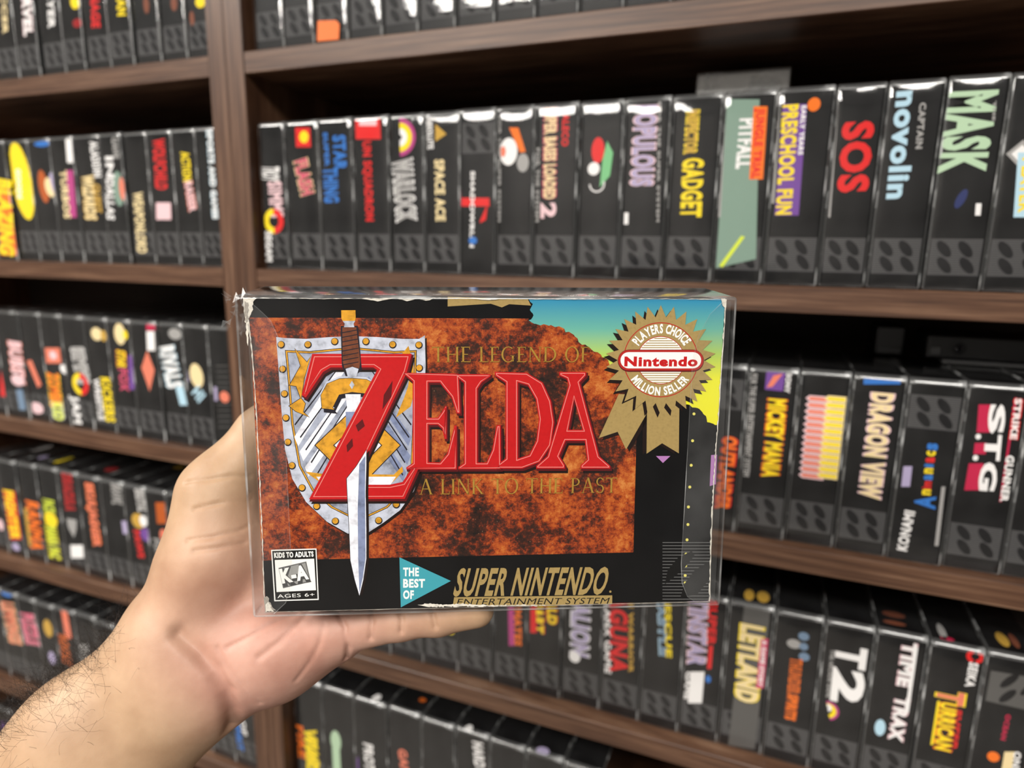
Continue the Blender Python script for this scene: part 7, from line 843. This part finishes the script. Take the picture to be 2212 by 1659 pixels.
# pinker skin on the palm and fingers, tanned skin on the forearm
pc=np.array(PALMC); pr=1-np.clip((np.linalg.norm((V-pc),axis=1)-.030)/.055,0,1)
wr=np.array(WRISTC); ad_=np.array(ARMD); al=(V-wr)@ad_; arm=np.clip((al+.005)/.03,0,1)
at.data.foreach_set('value',(pr*(1-arm)).astype(np.float32))
def skin():
    m,n,l,p=newmat('skin'); a=n.new('ShaderNodeAttribute'); a.attribute_name='palm_side'
    tc=n.new('ShaderNodeTexCoord'); no=n.new('ShaderNodeTexNoise'); no.inputs['Scale'].default_value=45; no.inputs['Detail'].default_value=5; l.new(tc.outputs['Object'],no.inputs['Vector'])
    r1=ramp(n,[(.3,(.36,.22,.128)),(.7,(.50,.33,.205))]); r2=ramp(n,[(.32,(.40,.195,.145)),(.68,(.53,.30,.23))])
    l.new(no.outputs['Fac'],r1.inputs[0]); l.new(no.outputs['Fac'],r2.inputs[0])
    mx=n.new('ShaderNodeMixRGB'); l.new(a.outputs['Fac'],mx.inputs[0]); l.new(r1.outputs[0],mx.inputs[1]); l.new(r2.outputs[0],mx.inputs[2]); l.new(mx.outputs[0],p.inputs['Base Color'])
    p.inputs['Roughness'].default_value=.5; p.inputs['Specular IOR Level'].default_value=.35
    p.inputs['Subsurface Weight'].default_value=.12; p.inputs['Subsurface Radius'].default_value=(1,.35,.18); p.inputs['Subsurface Scale'].default_value=.004
    v=n.new('ShaderNodeTexVoronoi'); v.feature='DISTANCE_TO_EDGE'; v.inputs['Scale'].default_value=900; l.new(tc.outputs['Object'],v.inputs['Vector'])
    n2=n.new('ShaderNodeTexNoise'); n2.inputs['Scale'].default_value=160; n2.inputs['Detail'].default_value=4; l.new(tc.outputs['Object'],n2.inputs['Vector'])
    b=n.new('ShaderNodeBump'); b.inputs['Strength'].default_value=.35; b.inputs['Distance'].default_value=.0005; l.new(n2.outputs['Fac'],b.inputs['Height'])
    b2=n.new('ShaderNodeBump'); b2.inputs['Strength'].default_value=.15; b2.inputs['Distance'].default_value=.0002; l.new(v.outputs['Distance'],b2.inputs['Height']); l.new(b.outputs[0],b2.inputs['Normal']); l.new(b2.outputs[0],p.inputs['Normal'])
    return m
person=link('person',me,[skin()]); person['label']='bare left forearm and hand reaching in from the lower left, holding the red titled box'; person['category']='person'
# hair on the thumb side of the forearm
M_hair=flat('dark_hair',(.012,.007,.005),.35,.4)
random.seed(4); hb=MB(); rng=np.random.RandomState(8)
fw=-np.array([r[2] for r in CAMR]); upv=np.array(HAIRUP)
facing=N@(-fw); side=N@upv
ok=np.where((al>.004)&(facing>-.75)&(side>.05)&(al<.17))[0]
pw=np.clip(side[ok],0,1)**1.7*np.clip(al[ok]/.03,.12,1); pw/=pw.sum()
pick=rng.choice(ok,size=2800,p=pw)
for i in pick:
    p=V[i]; nn=N[i]; L=rng.uniform(.009,.026)*(1 if side[i]>.5 else .8)
    d=nn*.5+ad_*rng.uniform(-.5,.35)+upv*rng.uniform(0,.5)+rng.normal(0,.35,3); d/=np.linalg.norm(d); cur=rng.normal(0,.32,3)-nn*.12
    pts=[p-nn*.0003]; 
    for j in range(6):
        pts.append(pts[-1]+d*L/6); d=d+cur+rng.normal(0,.06,3)
        q1=float(nn@(pts[-1]-p))
        if q1<.0004: d=d+nn*.35
        d/=np.linalg.norm(d)
    ref=np.cross(d,nn+1e-3); ref/=np.linalg.norm(ref)+1e-9; ref2=np.cross(ref,d); vs=[];fs=[]
    for j,x in enumerate(pts):
        r=.000052*(1-j/7.5)
        for k in range(3):
            a=2*math.pi*k/3; vs.append(tuple(x+(ref*math.cos(a)+ref2*math.sin(a))*r))
    for j in range(len(pts)-1):
        for k in range(3): k2=(k+1)%3; fs.append([j*3+k,j*3+k2,j*3+3+k2,j*3+3+k])
    hb.add(vs,fs,M_hair)
hair=hb.build('arm_hair',person,True); hair['kind']='stuff'; hair['label']='dark curly hair along the thumb side of the forearm'

# ---------------- extras on the shelves
ZT=S1-SP+.1366
lb=empty('small_flat_box',(.398,.078,ZT),'small flat sleeved box lying on top of the middle row of the right bookcase','box')
link('carton',boxmesh('carton',.001,.071,.001,.12,.0008,.0275,.0008,2),[M_reflcard],lb)
me_=boxmesh('plastic_sleeve',0,.072,0,.1212,.0003,.0295,.0012,2); link('plastic_sleeve',me_,[M_edge],lb)
ZT=S1-2*SP+.1366
sb=empty('sensor_bar',(.588,.088,ZT),'black sensor bar with round lens lying on the boxes at the right','sensor')
link('body',boxmesh('body',0,.215,0,.055,.0035,.0225,.002,3),[M_gloss],sb)
link('base_strip',boxmesh('base_strip',.012,.205,-.002,.052,.0002,.0036,.0005,1),[M_grey],sb)
link('end_window',boxmesh('end_window',.003,.010,-.0006,.004,.007,.013,.0005,1),[M_grey],sb)
def disc_part(name,parent,x,y,z,r,d,mat,seg=28):
    b=MB(); vs=[]
    for yy,rr in ((y,r),(y-d,r),(y-d,r*.72),(y-d*.4,r*.6)):
        vs+=[(x+rr*math.cos(2*math.pi*i/seg),yy,z+rr*math.sin(2*math.pi*i/seg)) for i in range(seg)]
    fs=[]
    for k in range(3): fs+=[[k*seg+i,k*seg+(i+1)%seg,(k+1)*seg+(i+1)%seg,(k+1)*seg+i] for i in range(seg)]
    fs.append([3*seg+i for i in range(seg)]); b.add(vs,fs,mat); return b.build(name,parent,False)
lr=disc_part('lens_ring',sb,.022,0,.0125,.0065,.0012,M_gloss)
b=MB(); vs=[(.022,-.0018,.0125)]; fs=[]
for k in range(1,5):
    a=k/4*math.pi/2
    vs+=[(.022+.0032*math.sin(a)*math.cos(2*math.pi*i/20),-.0018+.0012*(1-math.cos(a)),.0125+.0032*math.sin(a)*math.sin(2*math.pi*i/20)) for i in range(20)]
fs+=[[0,1+i,1+(i+1)%20] for i in range(20)]
for k in range(3): fs+=[[1+k*20+i,1+k*20+(i+1)%20,21+k*20+(i+1)%20,21+k*20+i] for i in range(20)]
b.add(vs,fs,M_lens); b.build('lens',lr,True)
bk=empty('small_black_case',(.556,.118,ZT),'small black case standing in the shadow left of the sensor bar','case')
link('body',boxmesh('body',0,.021,0,.05,0,.024,.0012,2),[M_gloss],bk)
link('cap',boxmesh('cap',.002,.019,-.001,.003,.002,.006,.0005,1),[M_grey],bk)

# ---------------- room shell
def struct(name,x0,x1,y0,y1,z0,z1,mat):
    o=link(name,boxmesh(name,x0,x1,y0,y1,z0,z1),[mat]); o['kind']='structure'; return o
M_wall=flat('painted_wall',(.16,.15,.14),.8); M_floor=flat('grey_floor',(.22,.20,.18),.6); M_ceil=flat('white_ceiling',(.30,.30,.29),.9)
struct('floor',-2.4,2.9,-3.4,.4,-.05,0,M_floor); struct('ceiling',-2.4,2.9,-3.4,.4,2.6,2.65,M_ceil)
struct('wall_back',-2.4,2.9,.30,.4,0,2.6,M_wall); struct('wall_front',-2.4,2.9,-3.4,-3.3,0,2.6,M_wall)
struct('wall_left',-2.4,-2.3,-3.3,.30,0,2.6,M_wall); struct('wall_right',2.8,2.9,-3.3,.30,0,2.6,M_wall)
